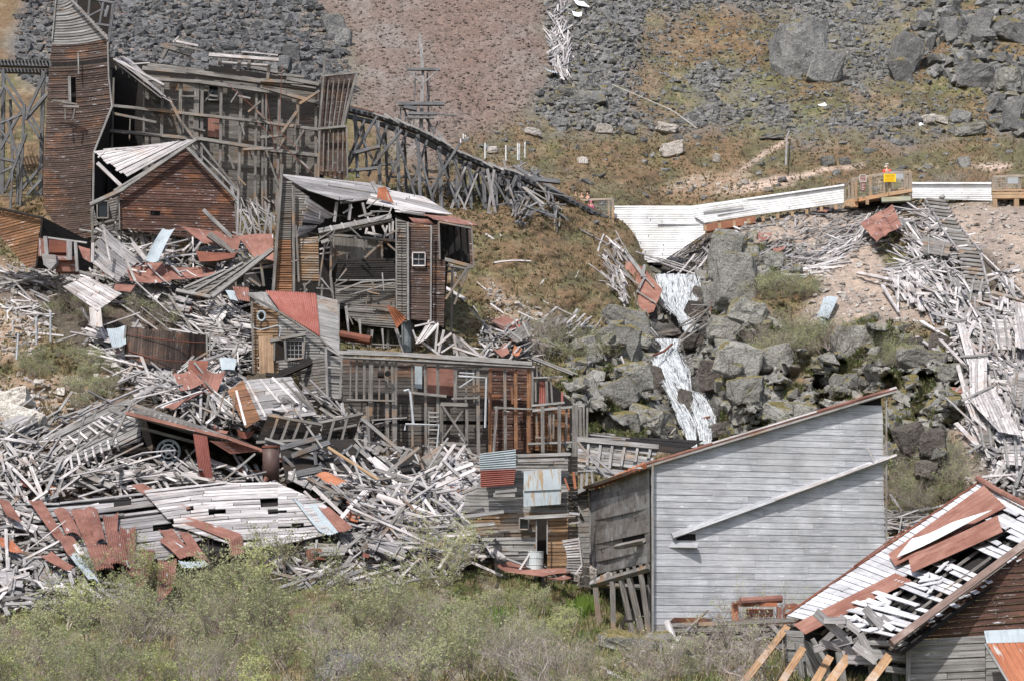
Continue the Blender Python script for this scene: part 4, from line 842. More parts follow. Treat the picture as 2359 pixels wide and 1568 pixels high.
part_bm(T2, 'pole', 'paleg', 121, [(549, 436, 546, 578, 5), (556, 470, 552, 560, 3), (560, 500, 580, 560, 5), (566, 520, 545, 575, 3.5), (590, 455, 602, 560, 4), (620, 470, 606, 560, 5), (626, 490, 622, 570, 4), (575, 480, 590, 545, 4), (600, 540, 548, 552, 4), (578, 560, 612, 542, 4), (535, 535, 596, 556, 4), (570, 560, 596, 590, 5), (610, 465, 625, 548, 4), (582, 510, 570, 570, 3), (532, 430, 544, 470, 6, 122)])

# left red-brown wall and machinery
T = Thing('fallen_wall', 'orange brown board wall slumped at the left edge below the trestle', 'wall', q(40, 615, 119))
part_cb(T, 'boards', 'orange', [(-60, 470), (0, 477), (98, 503), (88, 550), (84, 614), (62, 617), (0, 545), (-60, 500)], vp(118), 6.5, -14, gap=.08, lap=.04, jit=.03, split=.3)
part_bm(T, 'cap_board', 'dark', 117.8, [(-60, 468, 100, 503, 5), (98, 503, 84, 614, 4)])
part_poly(T, 'shaded_end', 'dark', [(98, 500, 118), (215, 560, 121), (215, 625, 121), (84, 618, 118)], 119, .1)
T = Thing('rusted_machine', 'rusted iron box machine in the dark gap right of the orange brown wall', 'machine', q(140, 625, 117))
for (u0, v0, u1, v1, dY) in ((112, 552, 154, 582, 0), (88, 548, 104, 590, .4), (118, 588, 172, 600, -.5), (165, 600, 176, 628, -.2), (128, 600, 176, 626, -.3)):
    m = MB(); m.poly([q(u0, v0, 117 + dY), q(u1, v0 + 3, 117 + dY), q(u1, v1, 117 + dY), q(u0, v1, 117 + dY)], (0, -1, 0), .8); T.part('housing', m, R2() if dY == 0 else R_())
part_bm(T, 'post', 'paleg', 116.4, [(160, 556, 160, 600, 12), (174, 558, 178, 626, 7), (110, 548, 200, 560, 4), (104, 545, 108, 590, 9)])
m = MB(); m.poly([q(96, 585, 115.8), (q(128, 588, 115.8)), q(130, 606, 115.8), q(116, 622, 115.8), q(100, 610, 115.8)], (0, -1, 0), .6); T.part('block', m, W('paleg'))

# ================================================================= central mill
T = Thing('central_mill', 'tall half-collapsed mill in the middle with sagging bleached roof and window tower', 'mill building', q(850, 760, 115))
Yc = 115.
part_rv(T, 'left_wall', 'mill', [(648, 415, Yc), (634, 550, Yc)], [(673, 429, Yc), (670, 550, Yc)], 418, 552, 5, gap=.07, lap=.05, jit=.03, split=0)
part_rv(T, 'left_wall', 'orange', [(634, 550, Yc), (630, 676, Yc)], [(670, 550, Yc), (673, 676, Yc)], 552, 676, 5.4, gap=.07, lap=.05, jit=.03, split=0)
part_cb(T, 'siding', 'mill', [(676, 430), (713, 455), (688, 545), (676, 550)], vp(Yc + .1), 6, 2, gap=.06, lap=.03, jit=.03)
part_cb(T, 'siding', 'ochre', [(684, 552), (733, 545), (735, 648), (690, 646)], vp(Yc), 5.6, 1, gap=.07, lap=.05, jit=.03)
part_bm(T, 'tall_post', 'frame', Yc - .3, [(650, 380, 629, 675, 7), (675, 428, 677, 678, 6), (682, 520, 688, 650, 4), (648, 410, 640, 500, 4)])
m = MB(); boards(m, lambda s, t: q((708 + -22 * t) + (60 - 10 * t) * s * (1 - .3 * t), (455 + 90 * t) + (40 - 55 * t) * s, 114.6 + s), 11, 2, gap=.12, jit=.06, rag=.15, split=0, miss=.05); T.part('roof_boards', m, W('pale'))
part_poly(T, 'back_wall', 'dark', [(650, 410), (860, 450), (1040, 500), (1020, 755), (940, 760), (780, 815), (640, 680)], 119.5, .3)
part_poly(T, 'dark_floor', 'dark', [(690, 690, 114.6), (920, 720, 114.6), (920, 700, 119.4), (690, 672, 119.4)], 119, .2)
# roof
PR = plane_pf((646, 401, 119), (1042, 494, 116), (781, 463, 115.3)); 
part_cb(T, 'roof', 'paleg', [(646, 402), (857, 424), (900, 436), (863, 456), (781, 463), (709, 440)], PR, 7, 9, gap=.08, jit=.05, miss=.03)
PR2 = plane_pf((857, 440, 118.5), (1042, 494, 116.5), (941, 486, 114.8))
part_cb(T, 'roof', 'pale', [(857, 442), (899, 439), (977, 454), (1044, 495), (941, 485), (843, 469)], PR2, 6, 14, gap=.05, jit=.03, miss=.02)
part_sheet(T, 'roof_sheet', R_(), [(960, 486, 115.4), (1042, 495, 116), (1101, 523, 115), (997, 509, 114)], Yc, bow=.15)
part_sheet(T, 'roof_sheet', R_(), [(941, 501), (985, 505), (1000, 517), (952, 513)], 114, bow=.1)
part_sheet(T, 'chimney_sheet', rust('orange_rusted_sheet', (.30, .105, .055), (.38, .16, .09), (.40, .42, .42), .3), [(871, 432), (889, 431), (908, 470), (868, 458)], 115.5, bow=.2, waves=6, amp=.02)
m = MB(); boards(m, lambda s, t: q(905 + 60 * s + 14 * t, 478 + 20 * s + 14 * t * (1 - s), 114.4 - .3 * t), 7, 1, gap=.1, jit=.12, rag=.2, split=0); T.part('shattered_boards', m, W('pale'))
part_bm(T, 'rafter', 'paleg', 116, [(776, 466, 770, 512, 7), (807, 471, 804, 508, 7), (835, 468, 843, 500, 6), (857, 419, 871, 445, 9), (846, 452, 905, 470, 5), (783, 468, 860, 456, 6), (825, 500, 905, 478, 4), (868, 500, 880, 476, 3), (790, 492, 812, 478, 4)])
part_bm(T, 'fallen_truss', 'grey', 114.3, [(734, 534, 902, 500, 12), (736, 546, 905, 508, 4, 114.6), (740, 560, 762, 552, 8, 115)])
part_bm(T, 'truss_rib', 'pale', 114, [(760, 520, 766, 532, 4), (786, 514, 792, 527, 4), (816, 508, 822, 520, 4), (846, 500, 852, 512, 4), (902, 478, 892, 505, 3)])
part_bm(T, 'broken_stud', 'pale', 115, [(830, 530, 826, 512, 5), (858, 522, 864, 548, 6), (880, 520, 892, 545, 5), (892, 520, 884, 550, 4), (845, 526, 842, 540, 5), (905, 510, 903, 556, 5), (897, 515, 898, 556, 4), (846, 537, 880, 545, 6), (692, 560, 735, 556, 4), (736, 575, 760, 570, 4), (736, 586, 762, 582, 3)])
part_cb(T, 'inner_wall', 'mill', [(763, 542), (882, 556), (882, 598), (779, 600), (764, 626)], vp(Yc + .3), 8.5, 90, gap=.03, jit=.01, split=0)
part_bm(T, 'wall_beam', 'frame', Yc - .1, [(762, 541, 915, 556, 6), (840, 595, 880, 559, 6), (879, 558, 880, 600, 5), (892, 562, 913, 580, 4), (763, 545, 761, 640, 5), (762, 640, 768, 700, 6), (742, 655, 740, 700, 5), (748, 560, 734, 660, 4)])
part_cb(T, 'wall_band', 'dark', [(779, 598), (913, 595), (913, 646), (773, 646)], vp(Yc - .2), 5, -1, gap=.04, lap=.03, jit=.02, split=.2)
part_cb(T, 'wall_band', 'mill', [(772, 660), (913, 650), (909, 705), (773, 698)], vp(Yc - .2), 5, 1.5, gap=.06, lap=.03, jit=.05, split=.2)
part_bm(T, 'sprung_plank', 'grey', 114.4, [(776, 672, 835, 650, 4), (835, 650, 908, 645, 3.5), (805, 680, 905, 652, 3), (774, 646, 912, 646, 3)])
part_cb(T, 'wall_band', 'mill', [(795, 700), (910, 704), (912, 757), (830, 748), (801, 724)], vp(Yc - .5), 5.4, 4, gap=.07, lap=.03, jit=.06, split=.4)
part_bm(T, 'hanging_plank', 'paleg', 113.8, [(797, 706, 805, 790, 7), (801, 722, 803, 762, 4), (828, 735, 832, 796, 6), (857, 760, 855, 790, 7), (880, 757, 884, 804, 5), (912, 757, 928, 812, 8), (780, 700, 782, 810, 4)], taper=.4)
part_poly(T, 'undercroft', 'dark', [(778, 698), (1022, 735), (1045, 840), (778, 840)], 117.5, .2)
m = MB(); m.tube([q(776, 770, 114), q(854, 784, 113.6)], .22, 10); T.part('pipe', m, R2())
m = MB(); m.tube([q(935, 735, 114.2), q(937, 812, 114.2)], .24, 10); T.part('pipe', m, plain('dull_grey_iron', (.12, .14, .15), (.2, .22, .23)))
part_bm(T, 'undercroft_post', 'frame', 115, [(850, 757, 850, 822, 10), (894, 760, 892, 820, 6), (1000, 740, 1002, 830, 8), (985, 755, 985, 830, 5), (1020, 760, 1018, 832, 6), (950, 745, 952, 820, 6), (800, 790, 1040, 800, 3), (865, 800, 900, 800, 4)])
# tower
part_cb(T, 'tower_side', 'mill', [(914, 505), (937, 511), (938, 742), (914, 736)], lambda u, v: q(u, v, 114.3 - (u - 914) * .03), 6, 2, gap=.08, lap=.05, jit=.03, split=0)
part_cb(T, 'tower_front', 'brown2', [(941, 513), (991, 519), (990, 740), (941, 735)], vp(113.5), 5.2, 1, gap=.05, lap=.03, jit=.03, holes=[(949, 583, 979, 614)], split=.1)
part_cb(T, 'tower_corner', 'brown2', [(995, 519), (1009, 518), (1013, 598), (1026, 600), (1022, 755), (994, 740)], vp(113.8), 5.5, 1, gap=.06, lap=.03, jit=.03, split=0)
part_bm(T, 'corner_board', 'grey', 113.3, [(939, 512, 940, 738, 5), (993, 519, 992, 740, 4), (912, 503, 913, 736, 3)])
windows(T, 950, 583, 979, 613, 113.4, 2, 2, 1.8, mat=WHT if 0 else 'pale')
part_poly(T, 'tower_back', 'dark', [(938, 513), (992, 519), (992, 742), (938, 738)], 114.6, .1)
part_cb(T, 'bay_side', 'brown2', [(1078, 524), (1084, 526), (1090, 610), (1083, 608)], vp(113.6), 6, 0, gap=.05)
part_poly(T, 'bay_back', 'dark', [(1010, 508), (1086, 522), (1090, 612), (1024, 600)], 117, .1)
part_bm(T, 'bay_stud', 'dark', 115.5, [(1030 + i * 15, 520 + i * 2, 1034 + i * 15, 602, 4) for i in range(4)])
part_bm(T, 'bay_frame', 'frame', 113.6, [(1010, 512, 1013, 598, 4), (1024, 598, 1090, 616, 8), (1028, 612, 1078, 622, 5, 115), (1030, 626, 1060, 622, 5, 116), (1010, 512, 1085, 526, 4), (1076, 618, 1026, 690, 5), (1078, 620, 1046, 702, 5, 114.5), (1042, 618, 1039, 765, 6, 115), (1086, 526, 1091, 612, 4), (1080, 620, 1078, 610, 10)])
part_sheet(T, 'fallen_sheet', rust('orange_rusted_sheet'), [(890, 703), (912, 712), (936, 732), (913, 756)], 113, bow=.25, waves=5, amp=.02)
m = MB(); boards(m, lambda s, t: q(985 - 30 * s + 28 * t, 740 + 8 * t + (48 - 22 * t) * s * .9 + 10 * s, 113.3 - .5 * s), 8, 1, gap=.15, jit=.12, rag=.15, split=0); T.part('splayed_boards', m, W('pale'))
part_bm(T, 'splayed_plank', 'pale', 113.2, [(1008, 748, 1002, 812, 5), (1022, 760, 1010, 812, 6), (1040, 768, 1008, 795, 6), (1050, 790, 1016, 812, 4), (958, 778, 1015, 820, 5), (950, 760, 962, 792, 4), (955, 752, 1000, 742, 4), (1045, 770, 1055, 830, 5), (1060, 780, 1110, 825, 6), (1042, 800, 1130, 828, 5)])
part_cb(T, 'lean_to_wall', 'paleg', [(1042, 770), (1060, 778), (1118, 824), (1044, 830)], vp(113.5), 5, 40, gap=.1, jit=.04, miss=.1)

for i in range(46):
    u, v = random.choice(((uni(720, 910), uni(480, 560)), (uni(770, 1010), uni(690, 800)), (uni(760, 910), uni(560, 700)), (uni(690, 740), uni(640, 690)))); a = random.choice((1.5, .1, -.4, .5, 1.1, 2.2)) + gau(0, .2); l = uni(14, 48)
    part_bm(T, 'splintered_board', random.choice(('grey', 'paleg', 'mill', 'frame')), uni(113.6, 115.4), [(u, v, u + math.cos(a) * l, v + math.sin(a) * l, uni(2.5, 6))], taper=.5)
# ================================================================= lower house with the rusted roof
T = Thing('rust_roof_house', 'small house with corrugated red rusted roof and grid window below the central mill', 'house', q(660, 860, 109.5))
PK = plane_pf((569, 676, 111.5), (776, 690, 112.5), (735, 778, 108.6)); PK2 = plane_pf((612, 673, 111.6), (776, 690, 112.5), (735, 778, 108.6))
part_cb(T, 'roof', 'grey', [(569, 675), (613, 673), (646, 721), (600, 704)], PK, 6, 60, gap=.05, jit=.02)
part_cb(T, 'roof', 'grey', [(729, 680), (777, 692), (782, 815), (736, 778)], PK2, 7.5, 14, gap=.05, jit=.02)
P4 = [PK2(612, 673) + Vector((0, -.08, .05)), PK2(728, 679) + Vector((0, -.08, .05)), PK2(737, 777) + Vector((0, -.08, .05)), PK2(647, 721) + Vector((0, -.08, .05))]
T.part('corrugated_roof', sheet_mb(P4, bow=.05, waves=22, amp=.03, nu=132), rust('red_corrugated_iron', (.27, .095, .075), (.32, .13, .11), (.3, .2, .18), .1))
part_cb(T, 'front_wall', 'ochre', [(577, 694), (640, 722), (642, 858), (582, 858)], vp(108.6), 6.5, 0, gap=.05, lap=.04, jit=.03, holes=[(594, 773, 630, 858), (632, 788, 655, 830)])
part_cb(T, 'front_wall', 'grey', [(636, 720), (735, 780), (775, 812), (700, 838), (640, 852)], vp(108.65), 6.5, 1, gap=.04, lap=.03, jit=.02, holes=[(630, 784, 657, 829), (658, 782, 700, 828)])
part_poly(T, 'dark_inside', 'dark', [(577, 694), (735, 780), (775, 815), (640, 858), (582, 858)], 111.5, .2)
windows(T, 660, 785, 697, 826, 108.5, 4, 4, 2.2, mat='paleg')
m = MB(); clipboards(m, [(595, 774), (628, 772), (631, 858), (597, 860)], vp(108.3), 7, 90, gap=.04, split=0); T.part('door', m, wood('tan_bare_door_board', (.42, .30, .20), (.25, .16, .10), (.5, .4, .3), .3, 0))
part_bm(T, 'trim', 'frame', 108.3, [(622, 785, 704, 770, 7), (632, 786, 631, 830, 4), (656, 786, 658, 828, 5), (702, 778, 698, 826, 4), (569, 677, 640, 716, 5), (638, 715, 740, 782, 4), (738, 780, 784, 822, 5), (580, 694, 583, 860, 4), (636, 833, 700, 824, 4)])
m = MB(); m.tube([q(602 + 9 * math.cos(a * .6283), 728 + 11 * math.sin(a * .6283), 108.3) for a in range(11)], .05, 5); T.part('hole_ring', m, GV())
m = MB(); m.tube([q(602, 727, 108.5), q(602, 727, 108.45)], .14, 10); T.part('hole', m, DK)
m = MB(); m.tube([q(579, 722, 108.3), q(584, 755, 108.3), (q(600, 760, 108.2)), q(640, 750, 108.2), q(648, 756, 108.2), q(643, 775, 108.2)], .03, 5); T.part('conduit', m, STL)
T = Thing('side_shed', 'narrow grey sided shed remnant between the rusted roof house and the framed wall', 'shed', q(760, 960, 106))
part_cb(T, 'siding', 'grey', [(756, 818), (790, 822), (792, 900), (783, 922), (756, 912)], vp(105.6), 8, 4, gap=.06, lap=.03, jit=.04)
part_cb(T, 'siding', 'mill', [(690, 840), (750, 818), (752, 908), (700, 900)], lambda u, v: q(u, v, 106 + (752 - u) * .03), 7, -8, gap=.05, lap=.02, jit=.03)
part_poly(T, 'dark_inside', 'dark', [(680, 840), (790, 820), (790, 960), (716, 990)], 108.5, .2)
part_bm(T, 'post', 'grey', 105.3, [(750, 798, 756, 962, 6), (788, 818, 781, 935, 5), (752, 800, 788, 822, 5), (718, 905, 745, 890, 3), (718, 915, 748, 905, 4), (756, 935, 780, 945, 4), (752, 845, 788, 848, 4)])
T = Thing('dark_slab', 'dark wet timber slab lying across below the rusted roof house', 'timber', q(650, 860, 106.5))
part_bm(T, 'slab', 'dark', 107, [(612, 862, 668, 868, 9), (636, 868, 720, 832, 14), (640, 878, 716, 850, 5), (690, 838, 716, 826, 9)])

# ================================================================= framed wall (lower mill level)
T = Thing('framed_wall', 'long open stud wall with double top beam, dark grey left and red brown right', 'mill wall', q(1000, 1060, 103))
YL = 104.
part_cb(T, 'board_wall', 'mill_shade', [(788, 826), (1125, 846), (1125, 1062), (800, 1090), (790, 960)], vp(105), 8.2, .5, gap=.05, lap=.02, jit=.03, miss=.03)
part_cb(T, 'board_wall', 'brown', [(1125, 846), (1226, 850), (1226, 1040), (1125, 1050)], vp(105), 7.5, .5, gap=.04, lap=.02, jit=.02)
part_cb(T, 'board_wall', 'orange', [(1222, 930), (1312, 940), (1312, 1038), (1222, 1036)], vp(105.3), 7.5, .5, gap=.04, lap=.02, jit=.03)
part_poly(T, 'back_wall', 'dark', [(786, 820), (1230, 845), (1320, 930), (1320, 1060), (800, 1095)], 106.5, .2)
part_bm(T, 'top_beam', 'grey', YL - .2, [(782, 812, 921, 817, 9), (919, 817, 1225, 838, 9), (784, 822, 1000, 832, 4), (960, 830, 1232, 845, 5), (800, 806, 1176, 829, 4, 104.6)])
part_bm(T, 'stud', 'frame', YL, [(822, 829, 821, 921, 5), (839, 829, 839, 921, 6), (855, 829, 850, 1083, 10), (875, 832, 873, 920, 4), (890, 832, 893, 1065, 8), (903, 834, 908, 1045, 6), (912, 834, 911, 1040, 6), (949, 838, 950, 1030, 5), (979, 838, 981, 1045, 6), (1008, 840, 1009, 1066, 7), (1049, 843, 1048, 940, 8), (1075, 846, 1072, 940, 4), (1100, 848, 1102, 1062, 8), (1162, 850, 1164, 1035, 7), (1144, 935, 1136, 1050, 6, 103.6), (846, 935, 850, 1060, 8, 103.6), (1090, 850, 1092, 930, 5), (808, 830, 806, 920, 3)])
part_bm(T, 'stud', 'orange', YL, [(1129, 850, 1128, 1045, 7), (1187, 850, 1188, 1035, 8), (1218, 850, 1217, 1042, 9), (1178, 890, 1180, 930, 5)])
part_bm(T, 'girt', 'frame', YL - .2, [(798, 920, 910, 923, 4), (1137, 938, 1240, 943, 4), (947, 904, 1028, 913, 6), (1040, 918, 1100, 916, 5), (1137, 942, 1180, 938, 3)])
part_poly(T, 'rust_panel', R_(), [(984, 846), (1046, 850), (1046, 912), (984, 905)], 104.7, .02); part_poly(T, 'grey_panel', GV(), [(955, 842), (972, 843), (972, 895), (955, 893)], 104.7, .02)
m = MB(); 
for u in (1017, 1075): m.beam(q(u, 929, YL - .4), q(u, 1022, YL - .4), .13)
m.beam(q(1015, 931, YL - .45), q(1077, 933, YL - .45), .16); m.beam(q(1017, 1020, YL - .45), q(1077, 1024, YL - .45), .13); T.part('gate_frame', m, W('mill'))
part_bm(T, 'cross_brace', 'frame', YL - .55, [(1019, 934, 1073, 1014, 5), (1071, 938, 1019, 1010, 4, 103.6)])
part_cb(T, 'pale_hatch', 'ochre', [(1019, 1030), (1074, 1032), (1074, 1068), (1019, 1066)], vp(YL - .3), 8, 0, gap=.05)
m = MB()
for u in (988, 1010): m.beam(q(u, 945, YL - .35), q(u + (0 if u > 1000 else -2), 1056, YL - .35), .06)
for i in range(11): m.beam(q(988, 950 + i * 9.8, YL - .4), q(1010, 950 + i * 9.8, YL - .4), .06)
T.part('ladder', m, W('grey'))
m = MB(); m.tube([q(930, 900, 103.4), q(941, 897, 103.4), q(945, 905, 103.4), q(952, 974, 103.4)], .055, 6); T.part('pipe', m, STL)
m = MB(); m.tube([q(932, 990, 103.3), q(934, 976, 103.3), q(1011, 978, 103.3), q(1002, 1068, 103.3)], .045, 6); T.part('pipe', m, STL)
m = MB(); m.tube([q(1056, 866, 103.5), q(1120, 870, 103.5), q(1117, 984, 103.5)], .05, 6); T.part('pipe', m, STL)
m = MB(); m.tube([q(1058, 892, 103.5), q(1094, 868, 103.5)], .03, 5); m.tube([q(1058, 858, 103.6), q(1092, 860, 103.6)], .03, 5); T.part('conduit', m, STL)
m = MB(); m.tube([q(870, 862, 103.6), q(884, 862, 103.6)], .16, 9); m.tube([q(892, 860, 103.6), q(894, 860, 103.5)], .13, 9); T.part('pulley', m, DK)
# right end of the framed wall
T = Thing('end_frame', 'open timber bay frame with sloping top beam right of the framed wall', 'frame', q(1280, 1050, 103.5))
part_bm(T, 'top_beam', 'grey', 103.8, [(1225, 824, 1320, 861, 8), (1228, 822, 1330, 862, 3, 103.4), (1227, 870, 1296, 867, 4), (1224, 934, 1300, 927, 5), (1226, 946, 1346, 934, 6), (1233, 1007, 1262, 1008, 3), (1215, 1022, 1320, 1018, 5)])
part_bm(T, 'post', 'frame', 103.9, [(1226, 824, 1226, 940, 5), (1236, 834, 1237, 880, 3), (1244, 836, 1245, 868, 3), (1258, 868, 1260, 945, 6), (1268, 872, 1272, 930, 4), (1235, 948, 1237, 1020, 4), (1249, 935, 1250, 1042, 8, 103.3), (1266, 940, 1266, 1020, 6), (1288, 934, 1288, 1045, 8, 103.3), (1305, 940, 1303, 1020, 5), (1275, 950, 1274, 1010, 4), (1233, 872, 1234, 925, 4), (1315, 1000, 1340, 1000, 5)])
part_bm(T, 'heavy_post', 'frame', 103.3, [(1324, 932, 1325, 1210, 14), (1344, 936, 1345, 1012, 5), (1352, 938, 1352, 1008, 5), (1336, 938, 1337, 1080, 7)])
part_sheet(T, 'red_sheet', rust('red_corrugated_iron'), [(1243, 878), (1262, 876), (1262, 930), (1241, 932)], 104, bow=.02, waves=4, amp=.02)
part_sheet(T, 'red_sheet', rust('red_corrugated_iron'), [(1292, 905), (1297, 900), (1297, 930), (1292, 932)], 104, bow=.02)
T = Thing('fallen_frame_panel', 'grey studded wall panel fallen between the end frame and the grey building', 'wall panel', q(1430, 1090, 100))
PQ = plane_pf((1330, 1014, 100), (1516, 1032, 99), (1400, 1097, 97.5))
part_cb(T, 'boards', 'grey', [(1332, 1016), (1516, 1034), (1504, 1060), (1403, 1100), (1330, 1076)], PQ, 7, 7, gap=.06, jit=.04, miss=.06)
for a in ((1355, 1020, 1351, 1078), (1383, 1022, 1374, 1090), (1410, 1024, 1402, 1082), (1438, 1028, 1429, 1076), (1468, 1030, 1461, 1066), (1497, 1034, 1492, 1058)):
    m = MB(); m.beam(PQ(a[0], a[1]) + Vector((0, -.15, 0)), PQ(a[2], a[3]) + Vector((0, -.15, 0)), .11, .14); T.part('stud', m, W('grey'))
m = MB(); m.beam(q(1330, 1012, 99.6), q(1518, 1030, 98.7), .2, .2); T.part('plate', m, W('grey'))
part_bm(T, 'loose_brace', 'paleg', 97.5, [(1330, 1016, 1396, 1098, 5), (1369, 1052, 1412, 1090, 6), (1345, 1082, 1375, 1060, 1.5), (1330, 1085, 1365, 1084, 4), (1340, 1090, 1338, 1126, 6), (1352, 1088, 1350, 1124, 6), (1362, 1084, 1366, 1120, 5)])
T = Thing('dark_roof_strip', 'long dark plank roof strip above the fallen studded panel under the crags', 'roof', q(1480, 1020, 104))
part_cb(T, 'boards', 'dark', [(1353, 997), (1440, 1006), (1620, 1014), (1560, 1044), (1500, 1036), (1356, 1010)], plane_pf((1353, 997, 104), (1620, 1014, 104), (1500, 1036, 102)), 5, 5, gap=.06, jit=.03)
part_bm(T, 'edge_board', 'grey', 101.6, [(1353, 1000, 1450, 1010, 4, 103.5), (1350, 1008, 1440, 1012, 3, 103)])
# ================================================================= loose boards: collected first, the 300 largest become things
LOOSE = []
def plank(p0, p1, w, th, mat, label, group): LOOSE.append((p0, p1, w, th, mat, label, group))
def strew(poly, n, L, w, ang_, spread, mats, label, group, lift=(0, .5), th=.045, dense=None, tip=.12, Yf=None):
    """boards lying on the hillside inside the outline; L, w in metres; ang_ in picture degrees"""
    xs = [p[0] for p in poly]; ys = [p[1] for p in poly]; A = np.array(poly, float); c = 0; tr = 0
    while c < n and tr < n * 20:
        tr += 1; u = uni(min(xs), max(xs)); v = uni(min(ys), max(ys))
        if not inpoly(np.array([[u]]), np.array([[v]]), poly)[0, 0]: continue
        c += 1; Y = (Yf(u, v) if Yf else _samp(YS, u, v)); l = uni(*L) * (1 if rnd() < .75 else uni(1.4, 2.1)); k0 = float(vno(np.array(u / 75.), np.array(v / 42.), 91)) * len(ang_) * 1.4; a = math.radians(ang_[int(k0) % len(ang_)] + gau(0, spread * .6) + (gau(0, 40) if rnd() < .14 else 0)); lp = l * FP / Y * .5
        du, dv = math.cos(a) * lp, math.sin(a) * lp * .8
        Ya = (Yf(u - du, v - dv) if Yf else _samp(YS, u - du, v - dv)); Yb = (Yf(u + du, v + dv) if Yf else _samp(YS, u + du, v + dv))
        up = uni(*lift); p0 = q(u - du, v - dv, Ya); p1 = q(u + du, v + dv, Yb); d = (p1 - p0); mid = (p0 + p1) / 2
        if d.length < .05: continue
        d = d.normalized() * l / 2; t = gau(0, tip) * l / 2
        o = Vector((0, -.9, .45)) * up
        plank(mid - d + o - Vector((0, 0, t)), mid + d + o + Vector((0, 0, t)), uni(*w) * .8, th * uni(.6, 1.3), random.choice(mats), label, group)
def lplank(lst, mat, label, group, lift=.3):
    """explicit loose boards given in picture units (u0,v0,u1,v1,w)"""
    for b in lst:
        Y0 = _samp(YS, b[0], b[1]) - lift; Y1 = _samp(YS, b[2], b[3]) - lift
        if len(b) > 5: Y0 = b[5]; Y1 = b[6] if len(b) > 6 else Y0
        plank(q(b[0], b[1], Y0), q(b[2], b[3], Y1), b[4] * Y0 / FP, b[4] * Y0 / FP * uni(.3, .6), mat, label, group)

# ---- heap between the gable house and the central mill
GH = 'rusted roofing sheets in the heap below the gable house'
def ysheet(name, mat, pts, Y, label, cat, group=None, **kw):
    P = [q(p[0], p[1], p[2] if len(p) > 2 else Y) for p in pts]; c = sum(P, Vector()) / len(P)
    return single(name, sheet_mb(P, **kw), mat, label, cat, c, group)
SH = [
 (R_(), [(283, 590, 118.5), (375, 606, 119), (396, 646, 117), (300, 646, 116.5)], 'curved rusted sheet with a greenish streak left in the heap below the gable house', dict(bow=.25)),
 (R_(), [(381, 610, 119), (473, 611, 119), (505, 633, 117.5), (395, 647, 116.8)], 'rusted sheet with a pale fold line, middle of the heap below the gable house', dict(bow=.15)),
 (R_(), [(417, 522, 120), (556, 546, 121), (548, 576, 119.5), (470, 560, 119)], 'sloping rusted sheet against the foot of the gable wall', dict(bow=.1)),
 (R_(), [(548, 546, 119.5), (630, 541, 118.5), (629, 600, 117), (585, 593, 117.6)], 'rusted roof sheet touching the left post of the central mill', dict(bow=.12)),
 (R2(), [(450, 575, 118.8), (548, 577, 118.5), (540, 596, 117.7), (460, 606, 117.5)], 'dull brown sheet between the two bright rusted slopes', dict(bow=.2)),
 (GV(), [(375, 528, 119.4), (404, 527, 119.4), (364, 600, 117), (334, 598, 117)], 'upright grey galvanised sheet with a rusty middle, below the gable wall', dict(bow=.2)),
 (R_(), [(180, 566, 118), (208, 574, 118), (208, 606, 117), (192, 596, 117)], 'rusted sheet at the left of the heap beside the curved boards', dict(bow=.1)),
 (GV(), [(519, 668, 113.5), (550, 672, 113.5), (560, 700, 112.3), (530, 690, 112.5)], 'small galvanised sheet left of the rusted roof house', dict(bow=.2)),
 (R_(), [(535, 660, 113), (572, 662, 113), (575, 695, 112), (548, 690, 112)], 'small corrugated rusted sheet beside the rusted roof house', dict(bow=.1, waves=6, amp=.02)),
 (R_(), [(265, 655, 113.5), (312, 658, 113.5), (300, 672, 112.8), (262, 668, 112.8)], 'small rusted sheet under the bleached roof panel', dict(bow=.1)),
 (GV(), [(246, 758, 110), (288, 750, 110), (290, 790, 109), (258, 798, 109)], 'galvanised sheet propped against the left end of the wooden tank', dict(bow=.15, waves=9, amp=.012)),
 (rust('streaked_sheet', (.34, .30, .28), (.42, .40, .39), (.28, .14, .08), .4), [(205, 708, 112), (232, 706, 112), (236, 752, 111), (208, 745, 111)], 'streaked pale sheet hanging below the bleached roof panel', dict(bow=.1)),
 (R_(), [(376, 935, 104.5), (430, 922, 104.5), (490, 895, 104.8), (400, 945, 103.5)], 'long thin rusted sheet right of the plank heap under the tank', dict(bow=.1)),
 (R_(), [(400, 860, 106), (440, 850, 106), (470, 880, 105), (415, 900, 105)], 'crumpled rusted plate below the wooden tank', dict(bow=.35)),
 (R2(), [(435, 830, 107), (480, 832, 107), (470, 870, 106), (430, 868, 106)], 'dark rusted sheet under the right end of the wooden tank', dict(bow=.2)),
 (R_(), [(470, 850, 106), (520, 856, 106), (500, 900, 105), (460, 896, 105)], 'bent rusted plate between the tank and the fallen plank deck', dict(bow=.35)),
 (GV(), [(505, 825, 107.3), (545, 828, 107.3), (540, 850, 106.5), (510, 850, 106.5)], 'small blue-grey sheet under the edge of the rusted roof house', dict(bow=.1)),
 (rust('orange_rusted_sheet'), [(727, 1094, 97), (770, 1096, 97), (816, 1112, 96.5), (770, 1118, 96)], 'bright orange curved sheet behind the collapsed plank roof', dict(bow=.2)),
 (rust('orange_rusted_sheet'), [(851, 1179, 92), (880, 1190, 92.2), (927, 1240, 90.5), (885, 1249, 90)], 'orange torn sheet in the heap right of the collapsed plank roof', dict(bow=.35)),
 (GV(), [(915, 1240, 90.5), (940, 1246, 90.5), (945, 1262, 90), (920, 1262, 90)], 'small crumpled grey sheet below the orange torn one', dict(bow=.3)),
 (R2(), [(703, 1270, 88), (740, 1264, 88), (748, 1288, 87.6), (712, 1292, 87.6)], 'small rusted plate half hidden under the eave of the plank roof', dict(bow=.1)),
]
